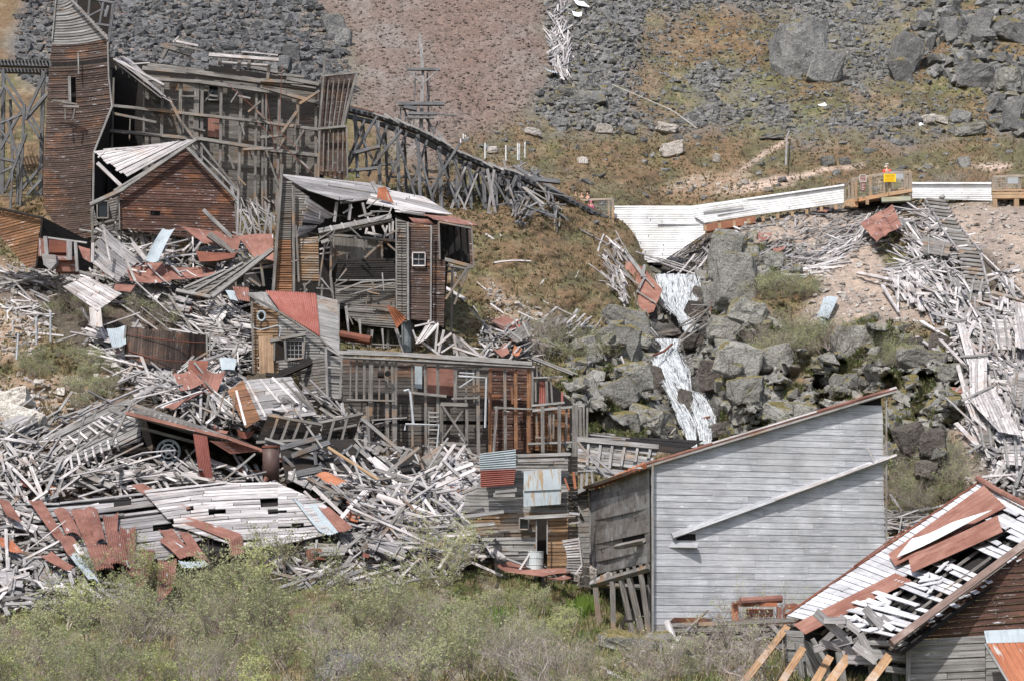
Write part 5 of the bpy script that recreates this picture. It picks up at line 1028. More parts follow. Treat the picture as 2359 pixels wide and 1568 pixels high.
for i, (mt, pts, lb, kw) in enumerate(SH): ysheet('metal_sheet', mt, pts, 0, lb, 'metal sheet', None, seed=i + 3, **kw)
T = Thing('curved_roof_fragment', 'curled grey boarded roof fragment left in the heap below the gable house', 'roof fragment', q(250, 640, 117))
m = MB(); boards(m, lambda s, t: q((238 - 25 * t) * (1 - s) + (330 - 60 * t) * s, (522 + 80 * t) * (1 - s) + (600 + 45 * t) * s + 24 * s * (1 - s), 118.5 - 2 * t), 12, 4, gap=.1, jit=.05, rag=.08, split=0); T.part('boards', m, W('paleg'))
part_bm(T, 'rib', 'pale', 116.6, [(214, 560, 213, 605, 7), (216, 604, 262, 640, 8), (278, 570, 312, 648, 6), (312, 648, 390, 720, 3, 115), (240, 530, 255, 610, 5), (355, 575, 400, 580, 6, 118), (305, 560, 335, 598, 10, 118)])
T = Thing('tilted_lattice_panel', 'dark grey framed lattice panel tilted up towards the left post of the central mill', 'wall panel', q(520, 660, 116))
PL = plane_pf((408, 672, 116), (487, 684, 115), (628, 578, 116.5))
part_cb(T, 'boards', 'frame', [(408, 673), (487, 684), (628, 578), (600, 590), (520, 622)], PL, 7, -12, gap=.25, jit=.03)
m = MB()
for a in ((408, 670, 488, 686, .16), (488, 686, 628, 576, .2), (424, 664, 520, 622, .1), (440, 676, 560, 606, .1), (470, 680, 596, 590, .08)): m.beam(PL(a[0], a[1]) + Vector((0, -.12, 0)), PL(a[2], a[3]) + Vector((0, -.12, 0)), a[4])
T.part('frame', m, W('grey'))
T = Thing('dark_hollow_frame', 'dark timber framing in the hollow left of the central mill', 'frame', q(570, 670, 118))
part_poly(T, 'dark_boards', 'dark', [(500, 640, 118.5), (632, 590, 120), (632, 700, 118), (540, 690, 117.5)], 119, .1)
part_bm(T, 'beam', 'frame', 117.8, [(560, 610, 630, 604, 7), (556, 622, 628, 616, 4), (600, 604, 608, 660, 6), (540, 630, 545, 670, 5), (570, 640, 600, 660, 6), (480, 606, 548, 596, 3), (510, 560, 556, 600, 9, 118.5), (480, 540, 520, 570, 14, 119)])
T = Thing('bleached_roof_panel', 'bright bleached board panel lying on the slope above the wooden tank', 'roof panel', q(210, 690, 113))
PB = plane_pf((145, 660, 114.5), (201, 639, 115.8), (224, 716, 111.8))
part_cb(T, 'boards', 'pale', [(145, 661), (200, 638), (281, 677), (224, 717)], PB, 7, 31, gap=.05, jit=.04, lap=.02, miss=.0)
# ---- round wooden tank
T = Thing('wooden_tank', 'brown curved wall of a broken round plank tank banded with wire', 'tank', q(385, 845, 109))
m = MB(); n = 30
for i in range(n):
    a0, a1 = i / n, (i + .93) / n
    def pt(a, b):
        u = 288 + 186 * a; d = 1.6 * math.sin(math.pi * a); vt = 751 + 20 * a + 10 * math.sin(math.pi * a) * 0; vb = 817 + 27 * a + 16 * math.sin(math.pi * a)
        return q(u - 6 * b, vt + (vb - vt) * b + (rt * (1 - b)), 109.6 - d)
    rt = uni(-2, 4); p0, p1, p2, p3 = pt(a0, 0), pt(a1, 0), pt(a1, 1), pt(a0, 1); k_ = Vector((0, .07, 0)); m.prism([[p0, p1, p1 + k_, p0 + k_], [p3, p2, p2 + k_, p3 + k_]])
T.part('stave_wall', m, wood('brown_stave_wood', (.13, .095, .08), (.05, .038, .034), (.20, .10, .06), .4, .4, .45, (.45, .45, .45)))
m = MB()
for b in (.25, .8): m.tube([q(286 + 188 * a / 12, (751 + 20 * a / 12) * (1 - b) + (817 + 27 * a / 12 + 16 * math.sin(math.pi * a / 12)) * b, 109.5 - 1.66 * math.sin(math.pi * a / 12)) for a in range(13)], .022, 4)
T.part('wire_band', m, R2())
part_bm(T, 'end_post', 'grey', 109.4, [(476, 770, 477, 846, 4), (484, 762, 482, 850, 3), (290, 750, 283, 818, 5)])
part_poly(T, 'inner_wall', 'dark', [(288, 752), (476, 772), (478, 845), (284, 818)], 110.4, .1)
T = Thing('cable_rail_fence', 'steel post and cable railing at the left edge by the dirt path', 'fence', q(80, 800, 112), 'cable railings')
for u0, v0, u1, v1, Y in ((116, 720, 116, 787, 112), (84, 730, 84, 794, 111), (42, 768, 38, 828, 109), (-20, 770, -22, 840, 108)):
    m = MB(); m.tube([q(u0, v0, Y), q(u1, v1, Y)], .05, 8); T.part('post', m, STL)
for f in (.12, .55):
    m = MB(); m.tube([q(-20, 770 + 70 * f, 108), q(41, 768 + 60 * f, 109), q(84, 730 + 64 * f, 111), q(116, 720 + 66 * f, 112)], .012, 4); T.part('cable', m, STL)
T = Thing('cable_rail_fence', 'steel posts with slack cables on the meadow above the long trestle', 'fence', q(1150, 370, 150), 'cable railings')
for u0, v0, v1, Y in ((1067, 309, 344, 152), (1061, 320, 346, 151), (1072, 312, 344, 153), (1117, 330, 366, 148), (1165, 335, 371, 147), (1192, 330, 370, 148), (1196, 332, 370, 148.4), (1209, 328, 364, 150)):
    m = MB(); m.tube([q(u0, v0, Y), q(u0, v1, Y)], .045, 8); T.part('post', m, plain('bright_steel_post', (.62, .63, .64), (.7, .7, .7), 3, .4))
for f in (.2, .7):
    m = MB(); m.tube([q(1117, 330 + 36 * f, 148), q(1141, 338 + 36 * f, 147.5), q(1165, 335 + 36 * f, 147), q(1180, 340 + 34 * f, 147.6), q(1192, 330 + 38 * f, 148), q(1209, 328 + 36 * f, 150)], .012, 4); T.part('cable', m, STL)

# ---- collapsed shed at the lower left
T = Thing('collapsed_shed', 'collapsed shed with a ribbed underside and dark opening at the lower left', 'shed', q(330, 1105, 98))
PN = plane_pf((28, 1055, 99), (300, 930, 101.5), (258, 1033, 97.6))
part_cb(T, 'roof_boards', 'grey', [(0, 1066), (300, 930), (330, 970), (322, 1016), (258, 1035), (98, 1106), (0, 1112)], PN, 8, -26, gap=.08, jit=.05, miss=.02, lap=.03)
m = MB()
for a in ((28, 1055, 302, 926, .22), (10, 1082, 290, 940, .12), (0, 1060, 120, 1030, .1), (112, 1062, 258, 1034, .12), (90, 1062, 196, 1058, .12), (196, 1058, 262, 1024, .14), (0, 1092, 100, 1084, .13), (100, 1084, 150, 1062, .12), (-20, 1070, 60, 1040, .15)): m.beam(PN(a[0], a[1]) + Vector((0, -.35, 0)), PN(a[2], a[3]) + Vector((0, -.35, 0)), a[4])
T.part('purlin', m, W('grey'))
ribs = [(118 + i * 23, 1030 - i * 11, 136 + i * 24, 1052 - i * 12) for i in range(7)] + [(168 + i * 17, 1058 - i * 8, 172 + i * 17, 1086 - i * 9) for i in range(7)] + [(4 + i * 17, 1090 - i * 0, 8 + i * 17, 1112 - i * 1) for i in range(6)] + [(222, 978, 262, 1000), (240, 965, 290, 990)]
for a in ribs:
    m = MB(); m.beam(PN(a[0], a[1]) + Vector((0, -.42, 0)), PN(a[2], a[3]) + Vector((0, -.3, 0)), .09, .26); T.part('rib', m, W('pale'))
part_bm(T, 'leaning_post', 'grey', 97, [(302, 928, 256, 1020, 6), (180, 1160 - 120, 310, 928, 4), (186, 985, 195, 965 - 10, 5), (212, 965, 222, 942, 6), (182, 990, 182, 1018, 3), (262, 932, 300, 930, 5, 100)])
part_poly(T, 'dark_inside', 'dark', [(290, 950), (530, 1000), (600, 1030), (660, 1110), (180, 1110), (260, 1020)], 102, .2)
part_poly(T, 'dark_floor', 'dark', [(150, 1108, 97.4), (640, 1112, 97.4), (620, 1096, 102), (200, 1090, 102)], 100, .1)
part_bm(T, 'eave_rust_strip', R_(), 96.6, [(290, 951, 524, 1008, 8), (524, 1008, 604, 1038, 8)])
m = MB(); boards(m, lambda s, t: q(302 + 250 * s + 6 * t, 926 + 88 * s - 2 * math.sin(3 * s) + 24 * t * (1 - .5 * s), 98 - 1.2 * t), 5, 3, gap=.1, jit=.05, split=.8, rag=.03); T.part('shingle_edge', m, W('frame'))
m = MB()
for i in range(18): u = 330 + i * 12; m.beam(q(u, 946 + i * 4.0, 96.7), q(u + 5, 948 + i * 4.1, 96.7), .18, .05)
T.part('pale_lath_ends', m, W('grey'))
part_bm(T, 'sill_log', 'pale', 96.2, [(194, 1088, 462, 1098, 17)]); part_bm(T, 'sill_log', 'grey', 95.9, [(250, 1096, 492, 1108, 9)])
part_bm(T, 'inner_beam', 'grey', 98, [(322, 984, 448, 1018, 6), (515, 1106, 588, 1044, 4.5, 96), (195, 1086, 330, 1020, 4, 96.8), (250, 940, 330, 975, 9, 99)])
part_sheet(T, 'hanging_sheet', rust('red_corrugated_iron'), [(445, 998), (477, 1004), (491, 1104), (460, 1100)], 95.8, bow=.15, waves=8, amp=.025)
part_sheet(T, 'torn_sheet', R_(), [(482, 1014), (540, 1018), (602, 1037), (530, 1044)], 95.9, bow=.2, waves=12, amp=.02)
m = MB(); m.tube([q(200, 1086, 96), q(330, 1042, 96), q(405, 1036, 96)], .03, 5); T.part('cable', m, W('pale'))
sr = MB(); sr.poly([q(291, 949, 96.8), q(524, 1006, 96.8), q(604, 1036, 96.8), q(604, 1036, 96.8) + Vector((0, 6, 0)), q(291, 949, 96.8) + Vector((0, 6, .3))], (0, 0, 1), .08); T.part('roof_slab', sr, W('grey'))
T = Thing('flywheel', 'large grey iron flywheel standing in the dark opening of the collapsed shed', 'wheel', q(388, 1068, 98))
cw = q(388, 1039, 98.2); m = MB()
def ring(m, c, R, r, w, n=28, ax=Vector((0, 1, 0))):
    for i in range(n):
        a, b = 2 * math.pi * i / n, 2 * math.pi * (i + 1) / n; sec = []
        for t in (a, b):
            d = Vector((math.cos(t), 0, math.sin(t))); sec.append([c + d * (R - r) - ax * w, c + d * (R + r) - ax * w, c + d * (R + r) + ax * w, c + d * (R - r) + ax * w])
        m.prism(sec, close=False, uo=0)
IG = plain('blue_grey_iron', (.14, .17, .19), (.30, .34, .37), 4, .5, .4)
ring(m, cw, .46, .05, .07); T.part('rim', m, IG)
m = MB(); ring(m, cw + Vector((0, -.06, 0)), .28, .03, .05); ring(m, cw + Vector((0, -.08, 0)), .1, .04, .09, 16); T.part('hub', m, plain('pale_iron', (.4, .43, .45), (.5, .52, .55), 5, .5, .3))
for i in range(6):
    t = i * math.pi / 3; d = Vector((math.cos(t), 0, math.sin(t))); m = MB(); m.beam(cw + d * .1, cw + d * .43, .07); T.part('spoke', m, IG)
T = Thing('pulley_wheel', 'small pale pulley wheel in the shade right of the flywheel', 'wheel', q(557, 1094, 97.4)); m = MB()
cw2 = q(557, 1081, 97.5); ring(m, cw2, .2, .05, .05, 20); T.part('rim', m, plain('pale_iron', (.4, .43, .45), (.5, .52, .55), 5, .5, .3)); m = MB(); ring(m, cw2, .06, .05, .08, 12); m.beam(cw2, cw2 + Vector((1., .1, -.1)), .06); T.part('axle', m, R2())
T = Thing('iron_boiler', 'upright dark brown riveted iron cylinder right of the small pulley', 'boiler', q(624, 1106, 96.5)); m = MB()
m.tube([q(624, 1106, 96.5), q(624, 1029, 96.5)], .34, 18); m.sm = True; T.part('drum', m, plain('brown_black_iron', (.07, .045, .04), (.12, .075, .065), 3, .5)); m = MB(); m.tube([q(624, 1031, 96.5), q(624, 1026, 96.5)], .37, 18); T.part('rim', m, R2())
m = MB(); m.tube([q(610, 1108, 95.9), q(615, 1098, 95.9)], .1, 9); T.part('elbow_pipe', m, R_())

# ---- collapsed plank roof with scattered rusted sheets
def oY(u, v): return 95.0 + (u - 500) * .0005 - (v - 1130) * .052 - 1.0
T = Thing('collapsed_plank_roof', 'broad bleached plank roof lying collapsed across the lower left', 'roof', q(450, 1200, 92))
OF = lambda u, v: q(u, v + 8 * math.sin(u / 90.), oY(u, v) + .25 * math.sin(u / 60.))
HL = [(600, 1145, 640, 1158), (430, 1170, 445, 1186), (617, 1168, 660, 1176), (672, 1200, 700, 1206), (560, 1240, 600, 1246), (350, 1206, 400, 1216), (480, 1180, 520, 1185), (260, 1150, 300, 1158)]
for pl, a in (([(330, 1136), (560, 1112), (640, 1106), (640, 1250), (555, 1262), (470, 1240), (400, 1218)], -7), ([(640, 1106), (738, 1146), (812, 1212), (700, 1233), (640, 1250)], -4)):
    part_cb(T, 'plank_deck', 'pale', pl, OF, 6.2, a, gap=.1, jit=.06, miss=.03, holes=HL, split=1)
part_cb(T, 'plank_deck', 'paleg', [(30, 1150), (330, 1132), (400, 1215), (470, 1240), (380, 1290), (200, 1280), (100, 1230)], lambda u, v: OF(u, v) + Vector((0, .25, -.1)), 6, -3, gap=.12, jit=.09, miss=.06, holes=HL, split=1)
part_poly(T, 'underside', 'dark', [(40, 1160, 93.9), (330, 1145, 93.9), (640, 1116, 95.2), (800, 1208, 91), (560, 1264, 87.8), (200, 1290, 87), (100, 1235, 89.5)], 91, .15)
part_poly(T, 'eave_wall', 'grey', [(700, 1236, 90.5), (846, 1222, 90.8), (846, 1258, 90.3), (706, 1262, 90)], 90, .05)
part_bm(T, 'rafter_end', 'grey', 89.6, [(758 + i * 14, 1228 - i * 3, 758 + i * 14, 1240 - i * 3, 4) for i in range(4)] + [(790, 1236, 812, 1262, 5), (872, 1226, 902, 1250, 5)])
FAN = [
 ([(302, 1114), (330, 1110), (440, 1172), (396, 1183)], R_, 0, 'rusted sheet running diagonally on the bleached planks, uppermost one'),
 ([(64, 1149), (95, 1148), (148, 1234), (128, 1240)], R_, 0, 'rusted sheet with a pale edge, leftmost of the fan'),
 ([(123, 1171), (160, 1174), (188, 1242), (152, 1234)], R_, 0, 'second rusted sheet from the left in the fan'),
 ([(162, 1179), (193, 1176), (234, 1268), (200, 1254)], R_, 0, 'third rusted sheet from the left in the fan'),
 ([(190, 1170), (224, 1168), (244, 1250), (222, 1254)], R_, 0, 'fourth rusted sheet in the fan, set highest'),
 ([(235, 1186), (273, 1180), (270, 1228), (244, 1230)], R_, 0, 'short square rusted sheet at the right of the fan'),
 ([(246, 1228), (286, 1233), (300, 1308), (250, 1300)], R_, 9, 'corrugated rusted sheet with a pale top edge'),
 ([(275, 1210), (312, 1210), (311, 1326), (286, 1300)], R_, 8, 'tall corrugated rusted sheet in the middle of the fan'),
 ([(319, 1262), (356, 1263), (342, 1342), (312, 1372)], R_, 9, 'corrugated rusted sheet reaching down to the willows'),
 ([(364, 1289), (407, 1286), (403, 1345), (361, 1384)], R_, 8, 'lowest corrugated rusted sheet among the willow tips'),
 ([(365, 1219), (395, 1216), (431, 1261), (403, 1264)], R_, 0, 'narrow rusted sheet right of the fan, left of a pair'),
 ([(409, 1223), (437, 1227), (482, 1292), (440, 1269)], R_, 0, 'wide rusted sheet right of the fan, right of a pair'),
 ([(366, 1244), (402, 1238), (470, 1290), (414, 1288)], R_, 0, 'rusted sheet tucked under the pair right of the fan'),
 ([(392, 1192), (414, 1184), (556, 1230), (540, 1250)], R_, 0, 'long bent rusted strip dropping into the willows'),
 ([(526, 1246), (558, 1234), (562, 1270), (530, 1280)], R_, 6, 'hanging lower end of the long rusted strip'),
 ([(-10, 1140), (20, 1152), (50, 1203), (14, 1186)], R_, 0, 'rusted sheet at the left edge above an orange one'),
 ([(-10, 1225), (18, 1232), (53, 1270), (0, 1254)], lambda: rust('orange_rusted_sheet'), 0, 'orange brown sheet at the left edge'),
 ([(87, 1275), (118, 1268), (170, 1302), (140, 1304)], R_, 0, 'low rusted sheet left of the bent white one'),
 ([(134, 1242), (170, 1240), (206, 1282), (160, 1276)], R_, 0, 'rusted sheet below the left of the fan'),
 ([(200, 1256), (246, 1252), (262, 1310), (222, 1316)], R_, 7, 'rusted sheet between the fan and the corrugated ones'),
 ([(160, 1276), (190, 1280), (234, 1352), (204, 1336)], GV, 0, 'curved white galvanised sheet at the left of the willows'),
 ([(410, 1290), (466, 1288), (482, 1300), (420, 1306)], GV, 0, 'small bent white sheet under the rusted pair'),
 ([(672, 1143), (731, 1160), (779, 1224), (733, 1220)], GV, 0, 'pale blue galvanised sheet at the right end of the plank roof'),
 ([(732, 1165), (757, 1166), (811, 1213), (779, 1223)], R_, 0, 'rusted sheet beside the pale blue one on the plank roof'),
]
for i, (pts, mt, wv, lb) in enumerate(FAN):
    kx = .10 + .05 * (i % 5)
    P = [q(u, v, oY(u, v) - kx - (.35 if v > 1280 else 0)) for u, v in pts]; c = sum(P, Vector()) / 4
    single('metal_sheet', sheet_mb(P, bow=.16, waves=wv or 8, amp=.026 if wv else .014, seed=i + 50), mt(), lb, 'metal sheet', c, 'sheets scattered on the collapsed plank roof')
# ---- fallen plank deck and dark frames
T = Thing('fallen_plank_deck', 'tilted grey and orange plank deck with diagonal battens, fallen in the middle left', 'deck', q(640, 960, 103))
PP = plane_pf((530, 885, 105), (670, 870, 106), (600, 975, 101.5))
part_cb(T, 'planks', 'paleg', [(560, 876), (670, 868), (729, 955), (640, 966), (600, 966)], PP, 8, -8, gap=.05, jit=.04, split=.6)
part_cb(T, 'planks', 'orange', [(524, 900), (560, 876), (600, 966), (566, 985)], PP, 8, -10, gap=.06, jit=.05)
m = MB()
for a in ((570, 879, 612, 960), (600, 874, 664, 950), (545, 900, 566, 980), (628, 870, 706, 948)): m.beam(PP(a[0], a[1]) + Vector((0, -.1, 0)), PP(a[2], a[3]) + Vector((0, -.1, 0)), .1, .06)
T.part('batten', m, W('pale'))
part_bm(T, 'broken_stud', 'frame', 103, [(648, 872, 728, 955, 5), (676, 880, 722, 940, 4, 104), (700, 880, 690, 960, 3), (680, 900, 728, 950, 5), (690, 880, 742, 930, 5, 104.5), (540, 905, 536, 975, 3), (520, 895, 500, 960, 3)])
T = Thing('dark_floor_frame', 'dark joisted floor frame tipped up below the plank deck, left one', 'floor frame', q(660, 1010, 100.5), 'dark tipped floor frames')
part_cb(T, 'boards', 'dark', [(616, 958), (742, 976), (728, 1014), (591, 1020)], vp(101), 8, 4, gap=.05, jit=.03)
part_bm(T, 'joist', 'frame', 100.6, [(640 + i * 26, 962 + i * 3, 622 + i * 26, 1014, 6) for i in range(4)] + [(616, 955, 742, 978, 6), (590, 1018, 728, 1012, 6)])
T = Thing('dark_floor_frame', 'dark joisted floor frame tipped up beside the framed wall, right one', 'floor frame', q(780, 1010, 100.5), 'dark tipped floor frames')
part_cb(T, 'boards', 'dark', [(745, 972), (832, 955), (812, 1022), (735, 1018)], vp(101.4), 8, -6, gap=.05, jit=.03)
part_bm(T, 'joist', 'frame', 101, [(770, 966, 756, 1016, 6), (800, 960, 786, 1018, 6), (742, 972, 836, 952, 6), (760, 990, 822, 978, 5)])
T = Thing('heavy_beam_pile', 'crossed heavy dark grey beams above the iron boiler', 'beams', q(700, 1060, 99))
part_poly(T, 'dark_hollow', 'dark', [(640, 1010, 101), (830, 1010, 101), (870, 1100, 99), (660, 1112, 98.5)], 100, .2)
part_bm(T, 'beam', 'trestle', 99.5, [(646, 1032, 741, 1006, 12), (672, 1050, 760, 1018, 12), (682, 1092, 741, 1080, 15, 98), (722, 1020, 728, 1070, 8), (812, 1024, 770, 1060, 5), (735, 1066, 765, 1092, 8), (690, 1050, 725, 1056, 6), (652, 1050, 690, 1090, 7), (830, 1030, 800, 1090, 4)])
T = Thing('fallen_trough', 'fallen timber trough with planks in front of the framed wall', 'trough', q(900, 1090, 99.5))
part_poly(T, 'dark_boards', 'dark', [(900, 1060, 100), (960, 1040, 100.5), (986, 1075, 99.5), (930, 1090, 99)], 100, .05)
part_bm(T, 'beam', 'grey', 99.3, [(832, 962, 926, 1042, 8, 100.5), (815, 1024, 950, 1142, 9, 100), (822, 1012, 950, 1036, 5, 101), (879, 1098, 966, 1030, 8, 98.8), (890, 1060, 930, 1100, 6), (950, 1060, 985, 1078, 5), (940, 1036, 920, 1062, 8)])
m = MB(); m.tube([q(756, 1030, 98.6), q(891, 1117, 96.8)], .07, 8); single('tan_pole', m, W('new'), 'thin tan pole slanting down right from the dark beams', 'pole', q(820, 1070, 97.5))
m = MB(); m.tube([q(787, 1140, 94.5), q(900, 1192, 93), q(994, 1233, 91.5)], .09, 8); single('brown_pole', m, wood('brown_pole_wood', (.25, .19, .14), (.13, .1, .08), (.3, .2, .12), .3, 0), 'long brown pole lying over the bleached heap right of the plank roof', 'pole', q(890, 1190, 93))
m = MB(); m.tube([q(871, 1142, 94), q(960, 1172, 93), q(975, 1180, 92.9)], .13, 10); single('white_pipe', m, wood('white_log_wood', (.66, .62, .62), (.4, .37, .37), (.5, .45, .43), .3), 'thick pale pipe in the bleached heap below the trough', 'pipe', q(920, 1160, 93.4))
# ---- tin patched shack
T = Thing('tin_patched_shack', 'weathered shack with galvanised patch, dark doorway and corrugated upper corner', 'shack', q(1210, 1318, 88))
YS_ = 88.5
part_cb(T, 'front_wall', 'grey', [(1106, 1118), (1190, 1050), (1312, 1044), (1310, 1180), (1065, 1180), (1072, 1140)], vp(YS_), 8, 0, gap=.06, lap=.02, jit=.05)
part_cb(T, 'front_wall', 'ochre', [(1064, 1178), (1310, 1178), (1308, 1240), (1110, 1240)], vp(YS_), 8.5, -1, gap=.06, lap=.02, jit=.05, holes=[(1234, 1186, 1260, 1275), (1195, 1193, 1217, 1220)])
part_cb(T, 'front_wall', 'ochre', [(1226, 1236), (1308, 1236), (1308, 1320), (1240, 1320)], vp(YS_), 8.5, 0, gap=.06, lap=.02, jit=.05, holes=[(1234, 1186, 1260, 1310)])
part_cb(T, 'front_wall', 'grey', [(1110, 1236), (1236, 1236), (1236, 1318), (1140, 1314), (1136, 1270)], vp(YS_), 8.5, 0, gap=.06, lap=.02, jit=.05)
part_poly(T, 'dark_inside', 'dark', [(1075, 1140), (1190, 1055), (1312, 1050), (1310, 1320), (1140, 1316)], 90.5, .2)
part_bm(T, 'door_jamb', 'paleg', 88.1, [(1235, 1187, 1235, 1275, 3), (1260, 1187, 1260, 1275, 3)])
part_bm(T, 'lintel_board', 'grey', 88, [(1208, 1196 - 4, 1325 - 0, 1186, 9), (1186, 1050, 1314, 1046, 8), (1188, 1062, 1300, 1058, 7)])
windows(T, 1196, 1193, 1217, 1219, 88.3, 1, 1, mat='grey')
part_sheet(T, 'corrugated_sheet', GV(), [(1106, 1044), (1188, 1036), (1188, 1080), (1107, 1084)], 88, bow=.04)
m = MB(); P = [q(1105, 1044, 87.8), q(1105, 1083, 87.8), q(1188, 1079, 87.8), q(1188, 1034, 87.8)]
T.part('corrugated_sheet', sheet_mb(P, bow=.03, waves=8, amp=.03), rust('grey_corrugated_iron', (.33, .38, .40), (.42, .47, .50), (.25, .12, .09), .2))
P = [q(1106, 1083, 87.75), q(1107, 1122, 87.75), q(1183, 1116, 87.75), q(1188, 1079, 87.75)]; T.part('corrugated_sheet', sheet_mb(P, bow=.03, waves=8, amp=.03), rust('red_corrugated_iron'), 'red corrugated sheet')
tp = rust('drip_stained_tin', (.34, .39, .42), (.42, .47, .50), (.33, .24, .15), .5)
part_sheet(T, 'tin_patch', tp, [(1206, 1084), (1292, 1078), (1292, 1126), (1206, 1130)], 87.9, bow=.05); part_sheet(T, 'tin_patch', tp, [(1205, 1128), (1293, 1124), (1291, 1160), (1206, 1166)], 87.95, bow=.05)
part_bm(T, 'loose_board', 'grey', 87.9, [(1064, 1135, 1100, 1120, 7), (1140, 1132, 1190, 1128, 10), (1070, 1190, 1160, 1178, 9), (1075, 1212, 1140, 1206, 8), (1110, 1242, 1200, 1240, 7), (1136, 1140, 1186, 1140, 10)])
T = Thing('steel_drum', 'pale ribbed steel drum standing by the doorway of the shack', 'drum', q(1233, 1318, 87)); m = MB(); m.tube([q(1232, 1317, 87), q(1234, 1269, 87)], .29, 20); m.sm = False
T.part('drum_body', m, plain('pale_grey_paint', (.42, .46, .47), (.52, .56, .57), 4, .5, .1)); m = MB()
for f in (.02, .34, .67, .98): c = q(1232, 1317, 87).lerp(q(1234, 1269, 87), f); m.tube([c, c + Vector((0, 0, .02))], .305, 20)
T.part('hoop', m, plain('pale_grey_paint', (1,) * 3, (1,) * 3))
T = Thing('slatted_flap', 'curved pale slatted board flap hanging right of the shack', 'board flap', q(1318, 1320, 86.5)); m = MB()
boards(m, lambda s, t: q(1294 + 38 * s + 6 * t + 8 * math.sin(3 * t), 1243 + 76 * t - 6 * s + 8 * s * t, 86.6), 13, 1, gap=.14, jit=.03, split=0, lap=.04); T.part('slats', m, W('paleg')); part_bm(T, 'edge', 'pale', 86.4, [(1332, 1236, 1340, 1300, 3), (1340, 1300, 1325, 1322, 3)])
T = Thing('dark_gap_frame', 'dark upright boards in the gap between the shack and the grey building', 'boards', q(1320, 1250, 87.5))
part_cb(T, 'boards', 'dark', [(1308, 1050), (1330, 1050), (1332, 1300), (1308, 1300)], vp(88), 9, 0, gap=.12, jit=.08, miss=.1); part_bm(T, 'scrap', 'paleg', 87, [(1296, 1254, 1334, 1262, 7), (1310, 1182, 1335, 1184, 6), (1310, 1206, 1336, 1202, 4)])
part_bm(T, 'rust_strip', rust('orange_rusted_sheet'), 87.5, [(1320, 1086, 1325, 1125, 6), (1300, 1100, 1310, 1128, 4)])
m = MB(); m.beam(q(1196, 1312, 86.6), q(1224, 1268, 86.9), .07); single('leaning_stick', m, W('pale'), 'pale stick leaning on the steel drum', 'stick', q(1200, 1310, 86.7))
for i, (pts, lb) in enumerate((([(1137, 1300, 87), (1180, 1290, 87.4), (1230, 1316, 86.6), (1160, 1312, 86.6)], 'long flat rusted sheet on the ground left of the drum'), ([(1160, 1316, 86.5), (1310, 1308, 87), (1320, 1316, 86.6), (1250, 1326, 86)], 'rusted strip lying under the drum'), ([(1260, 1328, 85.6), (1300, 1320, 86), (1316, 1332, 85.6), (1280, 1336, 85.4)], 'rusted scrap below the shack doorway'))):
    ysheet('metal_sheet', R_(), pts, 0, lb, 'metal sheet', None, bow=.1)

# ================================================================= grey sided building
T = Thing('grey_sided_building', 'large silver grey sided building with a single sloping roof, on stilts at its left', 'building', q(1770, 1458, 78))
YF = lambda u, v=0: 76 + (u - 1503) * .0045
gf = lambda u, v: q(u, v, YF(u))
# front boards keep level in space: the plane recedes to the right
A0 = q(1502, 1459, YF(1502)); X1 = q(2041, 1459, YF(2041)); dX = (X1 - A0); dX.z = 0; dXn = dX.normalized(); NF = Vector((dXn.y, -dXn.x, 0)); NF = NF if NF.y < 0 else -NF
def top_z(s):
    pt = q(1502 + (2041 - 1502) * s, 1066 + (912 - 1066) * s, YF(1502 + (2041 - 1502) * s)); return pt.z
z0 = q(1502, 1460, 76).z - .1; L_ = dX.length; bw = .205; m = MB(); base_m = MB(); kz = 0
hz = [(1557, 1602, 1232, 1241)]
def hole_rect(h):
    P = gf(h[0], (h[2] + h[3]) / 2); Q = gf(h[1], (h[2] + h[3]) / 2); return ((P - A0).dot(dXn), (Q - A0).dot(dXn), gf(h[0], h[3]).z, gf(h[0], h[2]).z)
HR = [hole_rect(h) for h in hz]
while True:
    za = z0 + kz * bw; zb = za + bw * .985
    if za > top_z(1): break
    s_ = 0
    if zb > top_z(0): s_ = max(0, min(1, (zb - top_z(0)) / (top_z(1) - top_z(0))))
    x0, x1 = s_ * L_, L_ + uni(-.01, .02)
    if kz < 3: x1 = min(x1, L_)
    sl_ = (top_z(1) - top_z(0)) / L_
    cuts = [x0]
    while cuts[-1] < x1 - 2.2:
        cuts.append(cuts[-1] + uni(1.4, 4.2))
    if x1 - cuts[-1] < .5: cuts[-1] = x1
    else: cuts.append(x1)
    for a, b in zip(cuts, cuts[1:]):
        for a_, b_ in span_cut(a + .003, b - .003, [(h[0], h[1]) for h in HR if h[2] < (za + zb) / 2 < h[3] + .08]):
            o = NF * (rnd() * .006); t = NF * .022; w = gau(0, .006)
            zt0 = zt1 = zb
            P0 = A0 + dXn * a_; P1 = A0 + dXn * b_
            za0 = za + (w if b_ - a_ < 3 else 0)
            def V_(P, z, k_): v_ = Vector((P.x, P.y, z)) + o + k_; return v_
            e = .012
            mm_ = base_m if kz < 2 else m
            if a_ <= x0 + .01 and s_ > 0:                      # sloped cut under the roof
                lo_ = Vector(((A0 + dXn * (a_ - bw / sl_)).x, (A0 + dXn * (a_ - bw / sl_)).y, za))
                mm_.poly([Vector((P0.x, P0.y, zb)) + o, lo_ + o + NF * e, V_(P1, za0, NF * e), V_(P1, zb, Vector())], NF, .02)
            else:
                mm_.poly([V_(P0, zb, Vector()), V_(P0, za0, NF * e), V_(P1, za0, NF * e), V_(P1, zb, Vector())], NF, .02)
    kz += 1
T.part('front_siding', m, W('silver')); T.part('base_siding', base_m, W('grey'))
b_ = MB(); b_.poly([A0 - NF * .06 + Vector((0, 0, 0)), X1 - NF * .06, Vector((X1.x, X1.y, top_z(1))) - NF * .06, Vector((A0.x, A0.y, top_z(0))) - NF * .06], NF, .1); T.part('sheathing', b_, DK)
